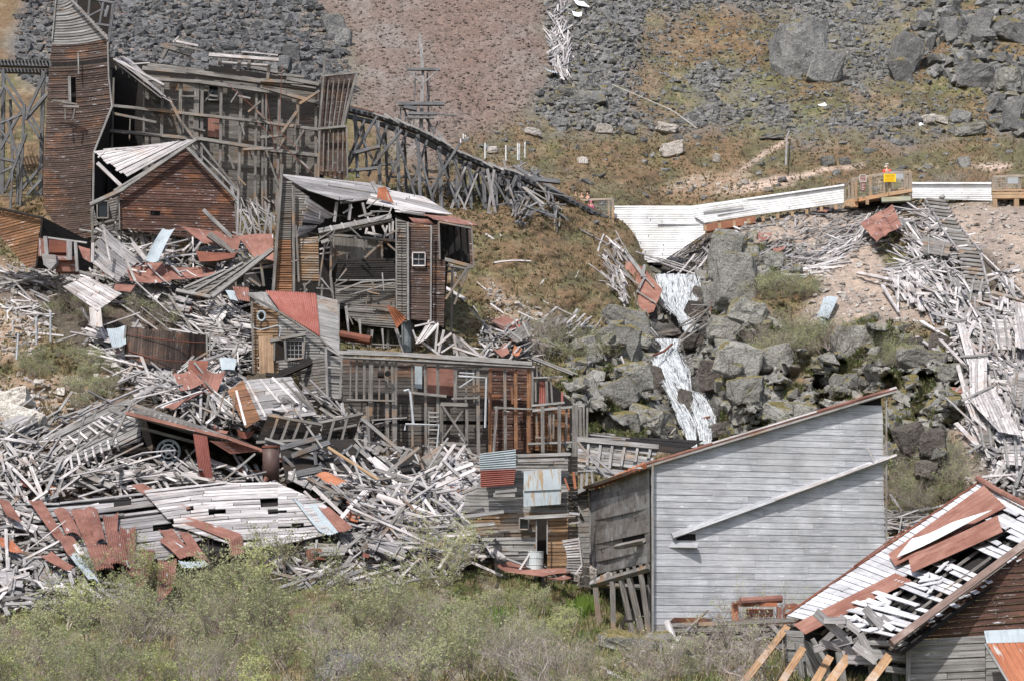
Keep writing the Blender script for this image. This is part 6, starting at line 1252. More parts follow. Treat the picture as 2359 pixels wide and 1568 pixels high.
part_cb(T, 'exposed_base', 'brown', [(1552, 1421), (1640, 1421), (1630, 1438), (1530, 1440)], lambda u, v: gf(u, v) + NF * .05, 8, 0, gap=.05)
# side face
YSd = lambda u: 76 + (1502 - u) * .105
sf = lambda u, v: q(u, v, YSd(u))
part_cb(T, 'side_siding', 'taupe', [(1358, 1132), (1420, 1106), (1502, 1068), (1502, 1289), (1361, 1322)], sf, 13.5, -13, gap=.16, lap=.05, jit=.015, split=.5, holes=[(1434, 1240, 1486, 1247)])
part_poly(T, 'side_backing', 'dark', [(1366, 1134, YSd(1358)), (1508, 1076, 76.3), (1508, 1284, 76.3), (1369, 1316, YSd(1361))], 80, .02)
part_bm(T, 'loose_board', 'taupe', 80, [(1418, 1258, 1484, 1244, 10, 81.5, 77.6), (1425, 1262, 1482, 1252, 3, 81.4, 77.8)])
part_cb(T, 'far_wall', 'grey', [(1317, 1134), (1354, 1128), (1360, 1308), (1339, 1304), (1330, 1236)], vp(91.2), 12, -2, gap=.03, lap=.02)
m = MB(); m.beam(q(1316, 1142, 91), q(1354, 1124, 91), .16, .4); m.beam(q(1316, 1142, 91), q(1338, 1180, 91), .1); T.part('eave_trim', m, W('grey'))
part_bm(T, 'corner_board', 'grey', 76, [(1503, 1066, 1503, 1460, 5, 75.85), (2041, 910, 2041, 1458, 4, 78.3), (1358, 1128, 1361, 1322, 6, 90.9)])
rf = MB(); Rn = (Vector((X1.x, X1.y, 0)) - Vector((A0.x, A0.y, 0))).normalized()
def rp(u, v, Y, back=0.): return q(u, v, Y) - NF * back
ra, rb = rp(1484, 1069, 75.78), rp(2064, 894, 78.3); rd = rp(1346, 1122, 91); rc = rb + (rd - ra); rc.z -= .5
rf.poly([ra, rb, rc, rd], (0, -.3, 1), .1); T.part('roof', rf, R_())
part_bm(T, 'barge_board', 'grey', 75.5, [(1484, 1074, 2062, 900, 9, 75.84, 78.36)]); part_bm(T, 'roof_edge', R_(), 75.5, [(1484, 1068, 1800, 971, 4, 75.8, 77.22), (1860, 953, 2050, 896, 4, 77.5, 78.3)]); part_bm(T, 'roof_edge', 'pale', 75.5, [(1640, 1020, 1880, 947, 4, 76.5, 77.55), (2000, 912, 2064, 892, 5, 78.1, 78.35)])
for i in range(12):
    u0 = 1480 - i * 10; m = MB(); m.tube([q(u0, 1070 + i * 4.4, 76 + i * 1.2 - .3), q(u0 + 4, 1073 + i * 4.4, 76 + i * 1.2 - .5)], .09, 8); T.part('roof_tile_end', m, rust('orange_rusted_sheet'))
part_bm(T, 'side_eave_board', 'ochre', 80, [(1346, 1122, 1490, 1074, 7, 90.5, 75.9)])
part_bm(T, 'diagonal_board', 'silver', 76, [(1548, 1234, 2046, 1054, 12, YF(1548) - .09, YF(2046) - .09)]); part_bm(T, 'batten', 'pale', 76, [(1784, 1146 + 4, 2064, 1047, 6, YF(1784) - .2, YF(2064) - .2), (1998, 1032, 2010, 1058, 4, 78)])
part_bm(T, 'small_patch', 'silver', 76, [(1533, 1255, 1606, 1256, 12, YF(1570) - .05)])
# stilts and sill
part_bm(T, 'sill_beam', 'frame', 80, [(1364, 1346, 1500, 1306, 13, 84, 76.6), (1375, 1346, 1500, 1352, 9, 84, 79)])
part_bm(T, 'sill_beam', 'pale', 80, [(1362, 1345, 1405, 1322, 11, 84, 82.5)])
part_bm(T, 'joist_end', 'frame', 80, [(1370 + i * 15, 1327 - i * 4.0, 1372 + i * 15, 1342 - i * 4.2, 7, 83.5 - i * .85) for i in range(9)])
part_bm(T, 'stilt', 'frame', 80, [(1371, 1352, 1382, 1468, 12, 83), (1410, 1338, 1413, 1460, 12, 81), (1430, 1336, 1458, 1464, 12, 80), (1449, 1330, 1478, 1460, 14, 79), (1476, 1322, 1496, 1468, 12, 77.5), (1452, 1400, 1420, 1462, 9, 82), (1495, 1320, 1496, 1462, 7, 78.5)])
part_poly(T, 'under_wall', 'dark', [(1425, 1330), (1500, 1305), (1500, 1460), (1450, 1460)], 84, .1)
TN = {'pale': 'bleached', 'paleg': 'pale grey', 'grey': 'grey', 'taupe': 'brownish grey', 'mill': 'stained', 'frame': 'dark grey'}
# ================================================================= near house at the lower right
T = Thing('near_house', 'near brown gabled house with broken bleached roof and rusted sheets at the lower right corner', 'house', q(2200, 1640, 56))
FE, FR, NR, NE = q(1811, 1418, 63), q(2258, 1110, 66), q(2432, 1196, 56.5), q(2059, 1473, 55)
RS = bil(FE, NE, NR, FR)                     # a: far -> near (along the ridge), b: eave -> ridge
NRf = face_cam(FE, NE, NR); NRf = NRf if NRf.z > 0 else -NRf
RS_ = lambda a, b: RS(a, b) - NRf * (.25 * math.sin(math.pi * max(0, min(1, b))) * a)
m = MB(); boards(m, lambda s, t: RS_(.0 + .42 * s, 1 - t), 34, 3, gap=.05, jit=.03, lap=.015, split=.35, N=NRf, miss=.02, rag=.03); T.part('roof_boards', m, wood('white_grey_roof_board', (.66, .66, .68), (.42, .42, .44), (.50, .48, .47), .3, .5, .25, (.82, .82, .84)))
m = MB(); boards(m, lambda s, t: RS_(.42 + .58 * s, 1 - t), 34, 3, gap=.08, jit=.12, lap=.03, split=.7, N=NRf, miss=.16, rag=.10); T.part('broken_roof_boards', m, MATS['white_grey_roof_board'])
part_b = MB()
for i in range(20):
    a = uni(.5, .93); b = uni(.0, .62) ** 1.3; c = RS_(a, b) + NRf * uni(.05, .16); dx = (RS(a + .01, b) - RS(a, b)).normalized(); dy = (RS(a, b + .01) - RS(a, b)).normalized(); r_ = gau(0, .45)
    e1 = (dx * math.cos(r_) + dy * math.sin(r_) + NRf * gau(0, .12)).normalized(); part_b = MB(); part_b.beam(c - e1 * uni(.15, .5), c + e1 * uni(.15, .5), .15, .025, up=NRf); T.part('loose_board', part_b, MATS['white_grey_roof_board'])
ru = MB(); ru.poly([RS_(0, 0) - NRf * .35, RS_(1, 0) - NRf * .35, RS_(1, 1) - NRf * .35, RS_(0, 1) - NRf * .35], NRf, .05); T.part('roof_lining', ru, DK)
for i in range(7):
    m = MB(); a = .06 + i * .15; m.beam(RS_(a, -.02) - NRf * .2, RS_(a, 1) - NRf * .2, .07, .16); T.part('rafter', m, W('frame'))
def rsheet(pts, lift, mat, nm, lb=None, **kw):
    P = [RS_(a, b) + NRf * lift for a, b in pts]; T.part(nm, sheet_mb(P, **kw), mat, lb)
RN = rust('long_rusted_sheet', (.19, .082, .06), (.30, .16, .122), (.40, .40, .41), .12)
rsheet([(.19, -.05), (.38, -.09), (.53, .385), (.35, .39)], .06, RN, 'roof_sheet', bow=.04, waves=6, amp=.015)
rsheet([(.154, .456), (.32, .414), (.56, .93), (.14, .98)], .14, RN, 'roof_sheet', bow=.06, waves=7, amp=.02)
rsheet([(.356, .476), (.526, .406), (.78, .80), (.604, .864)], .20, RN, 'roof_sheet', bow=.05, waves=6, amp=.018)
rsheet([(.213, .567), (.297, .446), (.58, .86), (.40, .72)], .30, rust('pale_sheet_underside', (.60, .66, .66), (.70, .74, .73), (.45, .4, .36), .1), 'curled_sheet_edge', 'pale underside of the curled sheet', bow=.12)
m = MB(); m.beam(RS_(0, 0) + NRf * .03, RS_(0, 1) + NRf * .03, .05, .16); m.beam(RS_(.01, .34) + NRf * .1, RS_(-.01, .34 + .3) + NRf * .1, .03, .03); T.part('far_barge_board', m, R2())
m = MB(); m.beam(RS_(1.02, -.03) + NRf * .03, RS_(1.02, 1.0) + NRf * .03, .16, .2); T.part('near_barge_board', m, wood('brown_grey_rake_board', (.30, .22, .19), (.16, .11, .10), (.4, .35, .33), .4))
m = MB(); m.tube([RS_(0, 1.0) + NRf * .12, RS_(.3, .99) + NRf * .1, RS_(.7, .99) + NRf * .06, RS_(1.03, 1.0) + NRf * .12], .09, 8); T.part('ridge_roll', m, RN)
part_cb(T, 'gable_wall', 'brown', [(2078, 1470), (2470, 1190), (2470, 1452), (2100, 1472)], lambda u, v: q(u, v, 55.9), 14.5, -4.5, gap=.04, lap=.03, jit=.02, split=.5)
part_cb(T, 'lower_wall', 'grey', [(2096, 1474), (2268, 1462), (2268, 1568), (2268, 1640), (2080, 1640)], lambda u, v: q(u, v, 55.8), 16, -2.5, gap=.035, lap=.02, jit=.02, split=.5)
part_cb(T, 'lower_wall', 'grey', [(2268, 1462), (2500, 1448), (2500, 1640), (2268, 1640)], lambda u, v: q(u, v, 55.85), 16, -2.5, gap=.035, lap=.02, jit=.02, split=.5)
part_sheet(T, 'awning_flashing', GV(), [(2266, 1451, 55.2), (2480, 1444, 55.2), (2480, 1478, 54.7), (2272, 1481, 54.7)], 55, bow=.02)
part_sheet(T, 'awning_sheet', rust('orange_rusted_sheet'), [(2274, 1481, 54.7), (2480, 1475, 54.7), (2560, 1610, 53.4), (2348, 1610, 53.4)], 55, bow=.03, waves=15, amp=.02)
part_bm(T, 'awning_edge', 'grey', 54, [(2268, 1482, 2340, 1600, 5, 54.5, 53.4)])
part_cb(T, 'eave_wall', 'grey', [(1806, 1450), (1850, 1452), (1870, 1640), (1812, 1640)], vp(62), 15, 3, gap=.05, jit=.05, lap=.02, miss=.05)
part_cb(T, 'eave_wall', 'grey', [(1850, 1470), (1905, 1500), (1930, 1640), (1868, 1640)], vp(60.5), 14, 60, gap=.07, jit=.05)
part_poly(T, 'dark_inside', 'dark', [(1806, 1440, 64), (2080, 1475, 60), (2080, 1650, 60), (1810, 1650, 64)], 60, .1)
part_bm(T, 'eave_beam', 'grey', 57, [(1990, 1505, 2098, 1515, 22, 56.5, 56), (1968, 1478, 2090, 1484, 12, 57, 55.5), (1970, 1496, 2060, 1500, 8, 57), (2040, 1540, 2096, 1548, 14, 56), (1870, 1470, 1900, 1520, 10, 59.5)])
part_bm(T, 'eave_post', 'grey', 57, [(2010, 1520, 2016, 1640, 20), (2060, 1530, 2066, 1640, 12), (2092, 1490, 2090, 1640, 9, 55.6), (1836, 1480, 1858, 1640, 12, 61), (1932, 1500, 1950, 1640, 16, 58.5)])
part_b = MB()
for i in range(22):
    u, v = uni(1905, 2070), uni(1425, 1520); c = q(u, v, 56.2 + uni(-.3, .8)); a = gau(-.5, .6); d = Vector((math.cos(a), gau(0, .3), math.sin(a))).normalized() * uni(.15, .5); part_b = MB(); part_b.beam(c - d, c + d, uni(.1, .22), .03); T.part('splintered_board', part_b, W('paleg'))
for i, (u0, v0, u1, v1, w, Y0, Y1, lb) in enumerate(((1812, 1444, 1690, 1600, 15, 62.5, 57, 'leftmost pale pine prop under the eave of the near house'), (1848, 1494, 1778, 1606, 16, 60, 56, 'brownish prop second from the left under the near house'),
      (1910, 1514, 1848, 1620, 18, 58, 54.5, 'prop third from the left under the near house'), (1962, 1500, 1860, 1640, 20, 57, 53.5, 'long pale prop fourth from the left under the near house'), (2046, 1512, 1950, 1640, 20, 55.6, 52.5, 'rightmost weathered prop under the near house'))):
    m = MB(); k_ = Y0 / FP; m.beam(q(u0, v0, Y0), q(u1, v1, Y1), w * k_, w * k_ * .6, up=(0, -1, .3)); single('prop_beam', m, W('prop'), lb, 'beam', q(u1, v1, Y1), 'props under the near house')

# ================================================================= white walkway wall, decks
T = Thing('white_walkway_wall', 'white painted board wall of the walkway spanning the top of the waterfall gully', 'wall', q(1520, 605, 141))
WF = lambda u, v: q(u, v, 142 - (u - 1415) * .006)
part_cb(T, 'gully_wall', WHT, [(1417, 478), (1593, 478), (1622, 484), (1624, 538), (1521, 605), (1478, 605), (1403, 545), (1405, 512)], WF, 5.2, 0, gap=.05, lap=.018, jit=.004, split=.5)
part_cb(T, 'upper_wall', WHT, [(1594, 478), (1764, 454), (1944, 429), (1944, 468), (1731, 497), (1622, 514), (1600, 500)], lambda u, v: q(u, v, 140.6 - (u - 1622) * .005), 5.2, -8.5, gap=.05, lap=.018, jit=.004, split=.4, holes=[])
part_cb(T, 'right_wall', WHT, [(2098, 424), (2286, 424), (2286, 463), (2098, 457)], lambda u, v: q(u, v, 138.5), 5, 0, gap=.05, lap=.018, jit=.004)
part_poly(T, 'backing', WHT, [(1417, 480, 142.3), (1593, 480, 141.3), (1622, 487, 141), (1622, 536, 141), (1521, 603, 141.6), (1478, 603, 141.8), (1405, 543, 142.3)], 142, .1)
part_poly(T, 'backing', WHT, [(1622, 487, 140.9), (1764, 456, 140.2), (1944, 431, 139.3), (1944, 467, 139.3), (1622, 512, 140.9)], 141, .1); part_poly(T, 'backing', WHT, [(2098, 426), (2286, 426), (2286, 461), (2098, 455)], 138.8, .1)
part_bm(T, 'batten', wood('grey_gap_strip', (.52, .52, .53), (.45, .45, .46), (.5, .5, .5), .2), 140, [(1514, 516, 1612, 517, 3, 141.3, 140.8), (1619, 487, 1711, 473, 3, 140.5, 140), (1652, 495, 1743, 481, 3, 140.4, 140)])  # grey strips added in place of the open gaps between the boards
part_bm(T, 'cap_rail', WHT, 140, [(1415, 477, 1594, 477, 4, 142, 141), (1594, 477, 1764, 453, 4, 141, 139.8), (1764, 453, 1945, 427, 4, 139.8, 138.9), (2098, 423, 2286, 423, 4, 138.4)])
part_bm(T, 'joist', 'new', 139.6, [(1623 + i * 33.5, 520 - i * 5.3, 1623 + i * 33.5 + .5, 532 - i * 5.4, 7, 139.8 - i * .1) for i in range(10)])
part_bm(T, 'brown_apron', wood('red_brown_apron_board', (.28, .12, .07), (.18, .08, .05), (.35, .17, .1), .3), 140.6, [(1626, 528, 1740, 508, 18, 140.4, 140)])
part_bm(T, 'bottom_shadow_beam', 'dark', 142.3, [(1478, 610, 1524, 610, 12)])
PST = W('post')
def rail(T, pts, hv, post_every, floor=True, low=True):
    for a, b in zip(pts, pts[1:]):
        m = MB(); m.beam(q(a[0], a[1], a[2]), q(b[0], b[1], b[2]), .14, .05); T.part('hand_rail', m, PST)
def netting(T, quad):
    P = [q(*p) for p in quad]; f = bil(*P); m = MB(); n = 18
    for i in range(n + 1): m.beam(f(i / n, 0), f(i / n, 1), .006)
    for i in range(7): m.beam(f(0, i / 6), f(1, i / 6), .006)
    T.part('wire_mesh', m, STL)
T = Thing('viewing_deck', 'wooden viewing deck with yellow sign between the two stretches of white wall', 'deck', q(2020, 468, 137.5), 'viewing decks')
rail(T, [(1945, 429, 138.5), (1962, 413, 138), (2047, 399, 137.2), (2098, 396, 137)], 0, 0)
part_bm(T, 'post', PST, 137.4, [(1946, 430, 1946, 470, 5, 138.5), (1955, 420, 1955, 468, 5, 138.3), (1963, 414, 1963, 466, 6, 138), (1971, 411, 1971, 465, 6), (2004, 406, 2004, 460, 6), (2036, 401, 2036, 453, 6, 137.1), (2048, 400, 2048, 450, 6, 137), (2083, 398, 2083, 445, 5, 137), (2096, 397, 2096, 450, 8, 136.9), (2088, 412, 2088, 440, 5, 139.5)])
part_bm(T, 'deck_beam', 'new', 137, [(1946, 468, 2047, 449, 9, 138, 136.9), (2047, 449, 2100, 440, 9, 136.9), (1980, 466, 2050, 455, 7, 138.4, 138), (2046, 440, 2098, 432, 4, 137.2), (1946, 472, 1975, 474, 10, 137.6)])
part_bm(T, 'green_grey_beam', wood('green_grey_beam_wood', (.33, .34, .27), (.24, .25, .20), (.35, .3, .2), .3), 136.8, [(2030, 462, 2096, 459, 11)])
part_bm(T, 'footing_post', 'new', 137, [(1961, 464, 1962, 478, 8), (2041, 446, 2041, 462, 8), (2090, 444, 2090, 460, 8), (1997, 458, 1997, 472, 7), (1940, 480, 1952, 462, 5)])
part_poly(T, 'dark_underside', 'dark', [(1965, 468, 138.4), (2096, 452, 138.4), (2096, 470, 138.4), (1975, 478, 138.4)], 138.6, .05)
fl = MB(); fl.poly([q(1946, 466, 138.4), q(2047, 448, 137.1), q(2098, 440, 137), q(2098, 436, 140), q(1950, 460, 142)], (0, 0, 1), .05); T.part('deck_floor', fl, W('new'))
netting(T, [(1963, 416, 137.9), (2047, 402, 137.15), (2047, 446, 137.1), (1963, 462, 138)]); netting(T, [(2047, 402, 137), (2096, 399, 137), (2096, 438, 137), (2047, 446, 137)])
# signs: a yellow caution board, a brown sign, two grey exhibit panels
def text_lines(T, u0, u1, rows, Y, mat, h=1.1):
    m = MB()
    for v in rows:
        u = u0
        while u < u1 - 2:
            w = uni(1.6, 4.5); w = min(w, u1 - u); m.poly([q(u, v - h / 2, Y), q(u + w, v - h / 2, Y), q(u + w, v + h / 2, Y), q(u, v + h / 2, Y)], (0, -1, 0), .004); u += w + .9
    T.part('lettering', m, mat)
BLK = plain('black_lettering', (.02, .02, .02), (.03, .03, .03)); YEL = plain('yellow_sign_paint', (.80, .50, .015), (.84, .54, .02), 3, .5, 0, 0); RDB = plain('maroon_sign_paint', (.22, .08, .07), (.26, .10, .09), 3, .6, 0, 0); OWH = plain('sign_white_paint', (.6, .58, .55), (.65, .63, .6), 3, .6, 0, 0)
def sign(name, label, u0, v0, u1, v1, Y, bm_, edge=None, cat='sign'):
    S_ = Thing(name, label, cat, q((u0 + u1) / 2, v1, Y)); m = MB(); m.poly([q(u0, v0, Y), q(u1, v0, Y), q(u1, v1, Y), q(u0, v1, Y)], (0, -1, 0), .03); S_.part('panel', m, bm_)
    if edge: part_bm(S_, 'frame', edge, Y - .03, [(u0, v0, u1, v0, 1.2), (u1, v0, u1, v1, 1.2), (u1, v1, u0, v1, 1.2), (u0, v1, u0, v0, 1.2)])
    return S_
def words(S_, txt, u, v, hpx, Y, mat):
    cu_ = bpy.data.curves.new('lettering', 'FONT'); cu_.body = txt; cu_.size = hpx * Y / FP * 1.35; cu_.align_x = 'CENTER'; cu_.align_y = 'CENTER'; cu_.extrude = .003; cu_.materials.append(mat)
    tmp = bpy.data.objects.new('lettering', cu_); COL.objects.link(tmp); dg = bpy.context.evaluated_depsgraph_get(); me = bpy.data.meshes.new_from_object(tmp.evaluated_get(dg)); bpy.data.objects.remove(tmp)
    ob = bpy.data.objects.new('lettering', me); COL.objects.link(ob); ob.parent = S_.o; ob.location = q(u, v, Y - .045) - S_.loc; ob.rotation_euler = (math.radians(90), 0, 0)
S_ = sign('caution_sign', 'bright yellow rectangular sign with dark lettering on the middle deck railing', 2035, 401, 2063, 420, 136.7, YEL)
words(S_, 'CAUTION', 2049, 404.6, 3.6, 136.7, BLK); text_lines(S_, 2038, 2060, [409, 411.6, 414.2, 416.8], 136.66, plain('brown_lettering', (.35, .2, .02), (.4, .24, .02)), .7)
S_ = sign('brown_sign', 'small maroon framed sign with pale lettering at the left of the middle deck', 1980, 404, 1994, 419, 137.2, RDB, OWH)
text_lines(S_, 1982, 1992, [407.5, 410.5, 414, 416.5], 137.13, OWH, .8)
S_ = sign('red_notice', 'narrow maroon notice board below the small framed sign on the middle deck', 1983, 421, 1992, 440, 137.2, RDB); text_lines(S_, 1984.5, 1990.5, [425, 429, 433, 437], 137.15, OWH, 1.4)
S_ = sign('exhibit_panel', 'grey exhibit panel at the right end of the middle deck', 2050, 391, 2083, 413, 139.6, plain('grey_panel_back', (.30, .32, .34), (.34, .36, .38), 2, .5, 0, 0), 'post')
part_bm(S_, 'leg', 'post', 139.7, [(2056, 412, 2056, 440, 3), (2078, 412, 2078, 438, 3)])
T = Thing('viewing_deck', 'wooden deck with grey panel at the right edge end of the white wall', 'deck', q(2330, 480, 136.5), 'viewing decks')
rail(T, [(2286, 408, 136.6), (2420, 404, 136.2)], 0, 0)
part_bm(T, 'post', PST, 136.5, [(2287, 409, 2287, 450, 7), (2293, 409, 2293, 448, 5), (2317, 408, 2317, 446, 6), (2348, 407, 2348, 446, 6), (2380, 406, 2380, 446, 6)])
part_bm(T, 'deck_beam', 'new', 136.4, [(2284, 447, 2420, 446, 6), (2286, 455, 2420, 454, 9), (2284, 440, 2420, 438, 4)]); part_bm(T, 'leg', 'new', 136.4, [(2290, 455, 2292, 486, 10), (2340, 457, 2341, 492, 11), (2392, 457, 2392, 492, 10)])
part_poly(T, 'dark_underside', 'dark', [(2290, 456, 139), (2420, 454, 139), (2420, 478, 139), (2290, 478, 139)], 139, .05); netting(T, [(2290, 411, 136.4), (2348, 409, 136.4), (2348, 444, 136.4), (2290, 446, 136.4)])
fl = MB(); fl.poly([q(2286, 447, 136.6), q(2420, 445, 136.3), q(2420, 442, 140), q(2288, 443, 140)], (0, 0, 1), .05); T.part('deck_floor', fl, W('new'))
S_ = sign('exhibit_panel', 'grey exhibit panel on the deck at the right edge of the picture', 2318, 403, 2352, 424, 138, MATS['grey_panel_back'], 'post'); part_bm(S_, 'leg', 'post', 138, [(2324, 424, 2324, 444, 3), (2347, 424, 2347, 444, 3)])
T = Thing('viewing_deck', 'wooden deck corner at the left end of the white wall where the long trestle ends', 'deck', q(1395, 540, 141.5), 'viewing decks')
rail(T, [(1300, 464, 143.5), (1355, 461, 142.5), (1411, 459, 141.3)], 0, 0)
part_bm(T, 'post', 'post', 141.5, [(1402, 461, 1402, 515, 5), (1411, 460, 1411, 530, 6, 141.2), (1366, 461, 1366, 500, 4, 142.4), (1330, 463, 1330, 485, 4, 143.2)]); part_bm(T, 'deck_beam', 'new', 141.4, [(1370, 506, 1414, 512, 7), (1376, 516, 1413, 522, 7), (1366, 500, 1380, 520, 5)])
part_bm(T, 'footing_post', wood('red_brown_apron_board', (0,) * 3, (0,) * 3, (0,) * 3), 141.5, [(1399, 522, 1400, 552, 8), (1372, 514, 1373, 530, 6)]); part_poly(T, 'dark_underside', 'dark', [(1374, 520), (1412, 524), (1405, 546), (1384, 536)], 142.4, .05)
netting(T, [(1366, 464, 142.4), (1408, 462, 141.3), (1408, 508, 141.3), (1366, 500, 142.4)]); fl = MB(); fl.poly([q(1366, 503, 142.3), q(1412, 512, 141.3), q(1412, 506, 144), q(1350, 496, 145)], (0, 0, 1), .05); T.part('deck_floor', fl, W('new'))

# ================================================================= people
def skinmesh(nm, joints, bones, mat, sub=1):
    bm = bmesh.new(); lay = bm.verts.layers.skin.verify(); vs_ = {k_: bm.verts.new(v_[0]) for k_, v_ in joints.items()}
    for a, b in bones: bm.edges.new((vs_[a], vs_[b]))
    me = bpy.data.meshes.new(nm)
    for i, (k_, v_) in enumerate(joints.items()): vs_[k_][lay].radius = (v_[1], v_[1] * (v_[2] if len(v_) > 2 else 1)); vs_[k_][lay].use_root = (i == 0)
    bm.to_mesh(me); bm.free(); me.materials.append(mat); ob = bpy.data.objects.new(nm, me); COL.objects.link(ob)
    ob.modifiers.new('skin', 'SKIN'); ss = ob.modifiers.new('sub', 'SUBSURF'); ss.levels = sub; ss.render_levels = sub; ss = ob; 
    dg = bpy.context.evaluated_depsgraph_get(); me2 = bpy.data.meshes.new_from_object(ob.evaluated_get(dg)); ob.modifiers.clear(); ob.data = me2
    if not me2.materials: me2.materials.append(mat)
    me2.shade_smooth(); return ob
SKIN = plain('skin', (.50, .30, .22), (.55, .34, .25), 3, .6, 0, 0)
def person(label, foot, h, rot, hair, top, legs, arms='down', vest=None):
    s = h / 1.75; T = Thing('person', label, 'person', foot); T.o.rotation_euler = (0, 0, rot)
    if arms == 'rail': hl, hr_, el, er = (-.13, -.38, 1.06), (.13, -.38, 1.06), (-.29, -.2, 1.12), (.29, -.2, 1.12)
    else: hl, hr_, el, er = (-.26, -.14, .86), (.26, -.1, .84), (-.25, .02, 1.12), (.25, .02, 1.12)
    V3 = lambda t: Vector(t) * s
    J = {'pel': (V3((0, 0, .93)), .13 * s, .8), 'wst': (V3((0, 0, 1.08)), .12 * s, .75), 'chs': (V3((0, 0, 1.30)), .145 * s, .75), 'nk': (V3((0, 0, 1.47)), .055 * s), 'hd0': (V3((0, -.01, 1.56)), .075 * s), 'hd1': (V3((0, 0, 1.66)), .092 * s), 'hd2': (V3((0, 0, 1.73)), .06 * s), 'nose': (V3((0, -.095, 1.625)), .018 * s),
         'shl': (V3((-.18, 0, 1.40)), .06 * s), 'shr': (V3((.18, 0, 1.40)), .06 * s), 'el': (V3(el), .042 * s), 'er': (V3(er), .042 * s), 'hl': (V3(hl), .028 * s), 'hr': (V3(hr_), .028 * s),
         'tl': (V3((-.09, 0, .86)), .09 * s), 'tr': (V3((.09, 0, .86)), .09 * s), 'kl': (V3((-.10, -.02, .48)), .058 * s), 'kr': (V3((.10, -.02, .48)), .058 * s), 'al': (V3((-.10, .02, .08)), .04 * s), 'ar': (V3((.10, .02, .08)), .04 * s), 'fl': (V3((-.11, -.14, .03)), .035 * s), 'fr': (V3((.11, -.14, .03)), .035 * s)}
    B = [('pel', 'wst'), ('wst', 'chs'), ('chs', 'nk'), ('nk', 'hd0'), ('hd0', 'hd1'), ('hd1', 'hd2'), ('hd1', 'nose'), ('chs', 'shl'), ('chs', 'shr'), ('shl', 'el'), ('shr', 'er'), ('el', 'hl'), ('er', 'hr'), ('pel', 'tl'), ('pel', 'tr'), ('tl', 'kl'), ('tr', 'kr'), ('kl', 'al'), ('kr', 'ar'), ('al', 'fl'), ('ar', 'fr')]
    for sd_, hk, ek in ((-1, 'hl', 'el'), (1, 'hr', 'er')):
        d = (J[hk][0] - J[ek][0]).normalized(); sx = Vector((1, 0, 0)); pk = 'p' + hk; J[pk] = (J[hk][0] + d * .07 * s, .026 * s, 1); B.append((hk, pk))
        for i in range(4): J[f'f{i}{hk}'] = (J[pk][0] + d * (.085 - .008 * abs(i - 1.5)) * s + sx * (i - 1.5) * .021 * s, .009 * s); B.append((pk, f'f{i}{hk}'))
        J['t' + hk] = (J[hk][0] + d * .07 * s - sx * sd_ * .05 * s, .011 * s); B.append((hk, 't' + hk))
    b = skinmesh('body', J, B, SKIN); b.parent = T.o
    def sub_(nm, keys, ex, mat):
        jj = {k_: (J[k_][0], J[k_][1] * ex, *(J[k_][2:])) for k_ in keys}; o = skinmesh(nm, jj, [x for x in B if x[0] in keys and x[1] in keys], mat); o.parent = T.o
    sub_('jacket', ['chs', 'wst', 'pel', 'shl', 'shr', 'el', 'er', 'hl', 'hr'], 1.18, top); sub_('trousers', ['pel', 'tl', 'tr', 'kl', 'kr', 'al', 'ar'], 1.16, legs)
    jj = {'a': (V3((0, .02, 1.70)), .098 * s), 'b': (V3((0, .035, 1.62)), .085 * s), 'c': (V3((0, 0, 1.75)), .06 * s)}; o = skinmesh('hair', jj, [('a', 'b'), ('a', 'c')], hair); o.parent = T.o
    if vest: sub_('vest', ['chs', 'wst'], 1.3, vest)
    for k_ in ('fl', 'fr'):
        jj = {'a': (J[k_][0] + Vector((0, -.03, 0)), .045 * s), 'b': (J[k_][0] + Vector((0, .15 * s, .01)), .048 * s)}; o = skinmesh('shoe', jj, [('a', 'b')], BLK); o.parent = T.o
cl = lambda n, c: plain(n, tuple(x * .85 for x in c), tuple(min(1, x * 1.1) for x in c), 6, .85, 0, .1)
person('person in an orange and red top with white hair leaning on the middle deck railing', q(2043, 446, 137.8), 1.72, 0.1, cl('white_hair', (.62, .60, .57)), cl('red_orange_jacket', (.62, .07, .04)), cl('blue_jeans', (.07, .11, .19)), 'rail', cl('orange_vest', (.72, .30, .12)))
person('adult in a dark jacket and blue jeans on the left deck by the trestle end', q(1354, 507, 142.6), 1.72, -.6, cl('dark_hair', (.06, .045, .035)), cl('dark_jacket', (.035, .035, .05)), cl('light_jeans', (.22, .30, .42)))
person('small child in bright pink on the left deck beside the adult in dark jacket', q(1361, 507, 142.2), 1.15, .3, cl('pink_hood', (.78, .22, .36)), cl('pink_coat', (.85, .20, .38)), cl('pink_trousers', (.80, .30, .42)))
person('person in a teal top partly hidden behind the trestle at the left deck', q(1326, 500, 143.4), 1.6, .2, cl('dark_hair', (0,) * 3), cl('teal_top', (.05, .20, .18)), cl('dark_trousers', (.04, .04, .05)))
person('person in a brown top partly hidden behind the trestle left of the teal one', q(1340, 502, 143.2), 1.6, 0, cl('brown_hair', (.14, .08, .05)), cl('brown_top', (.25, .12, .08)), cl('dark_trousers', (0,) * 3))

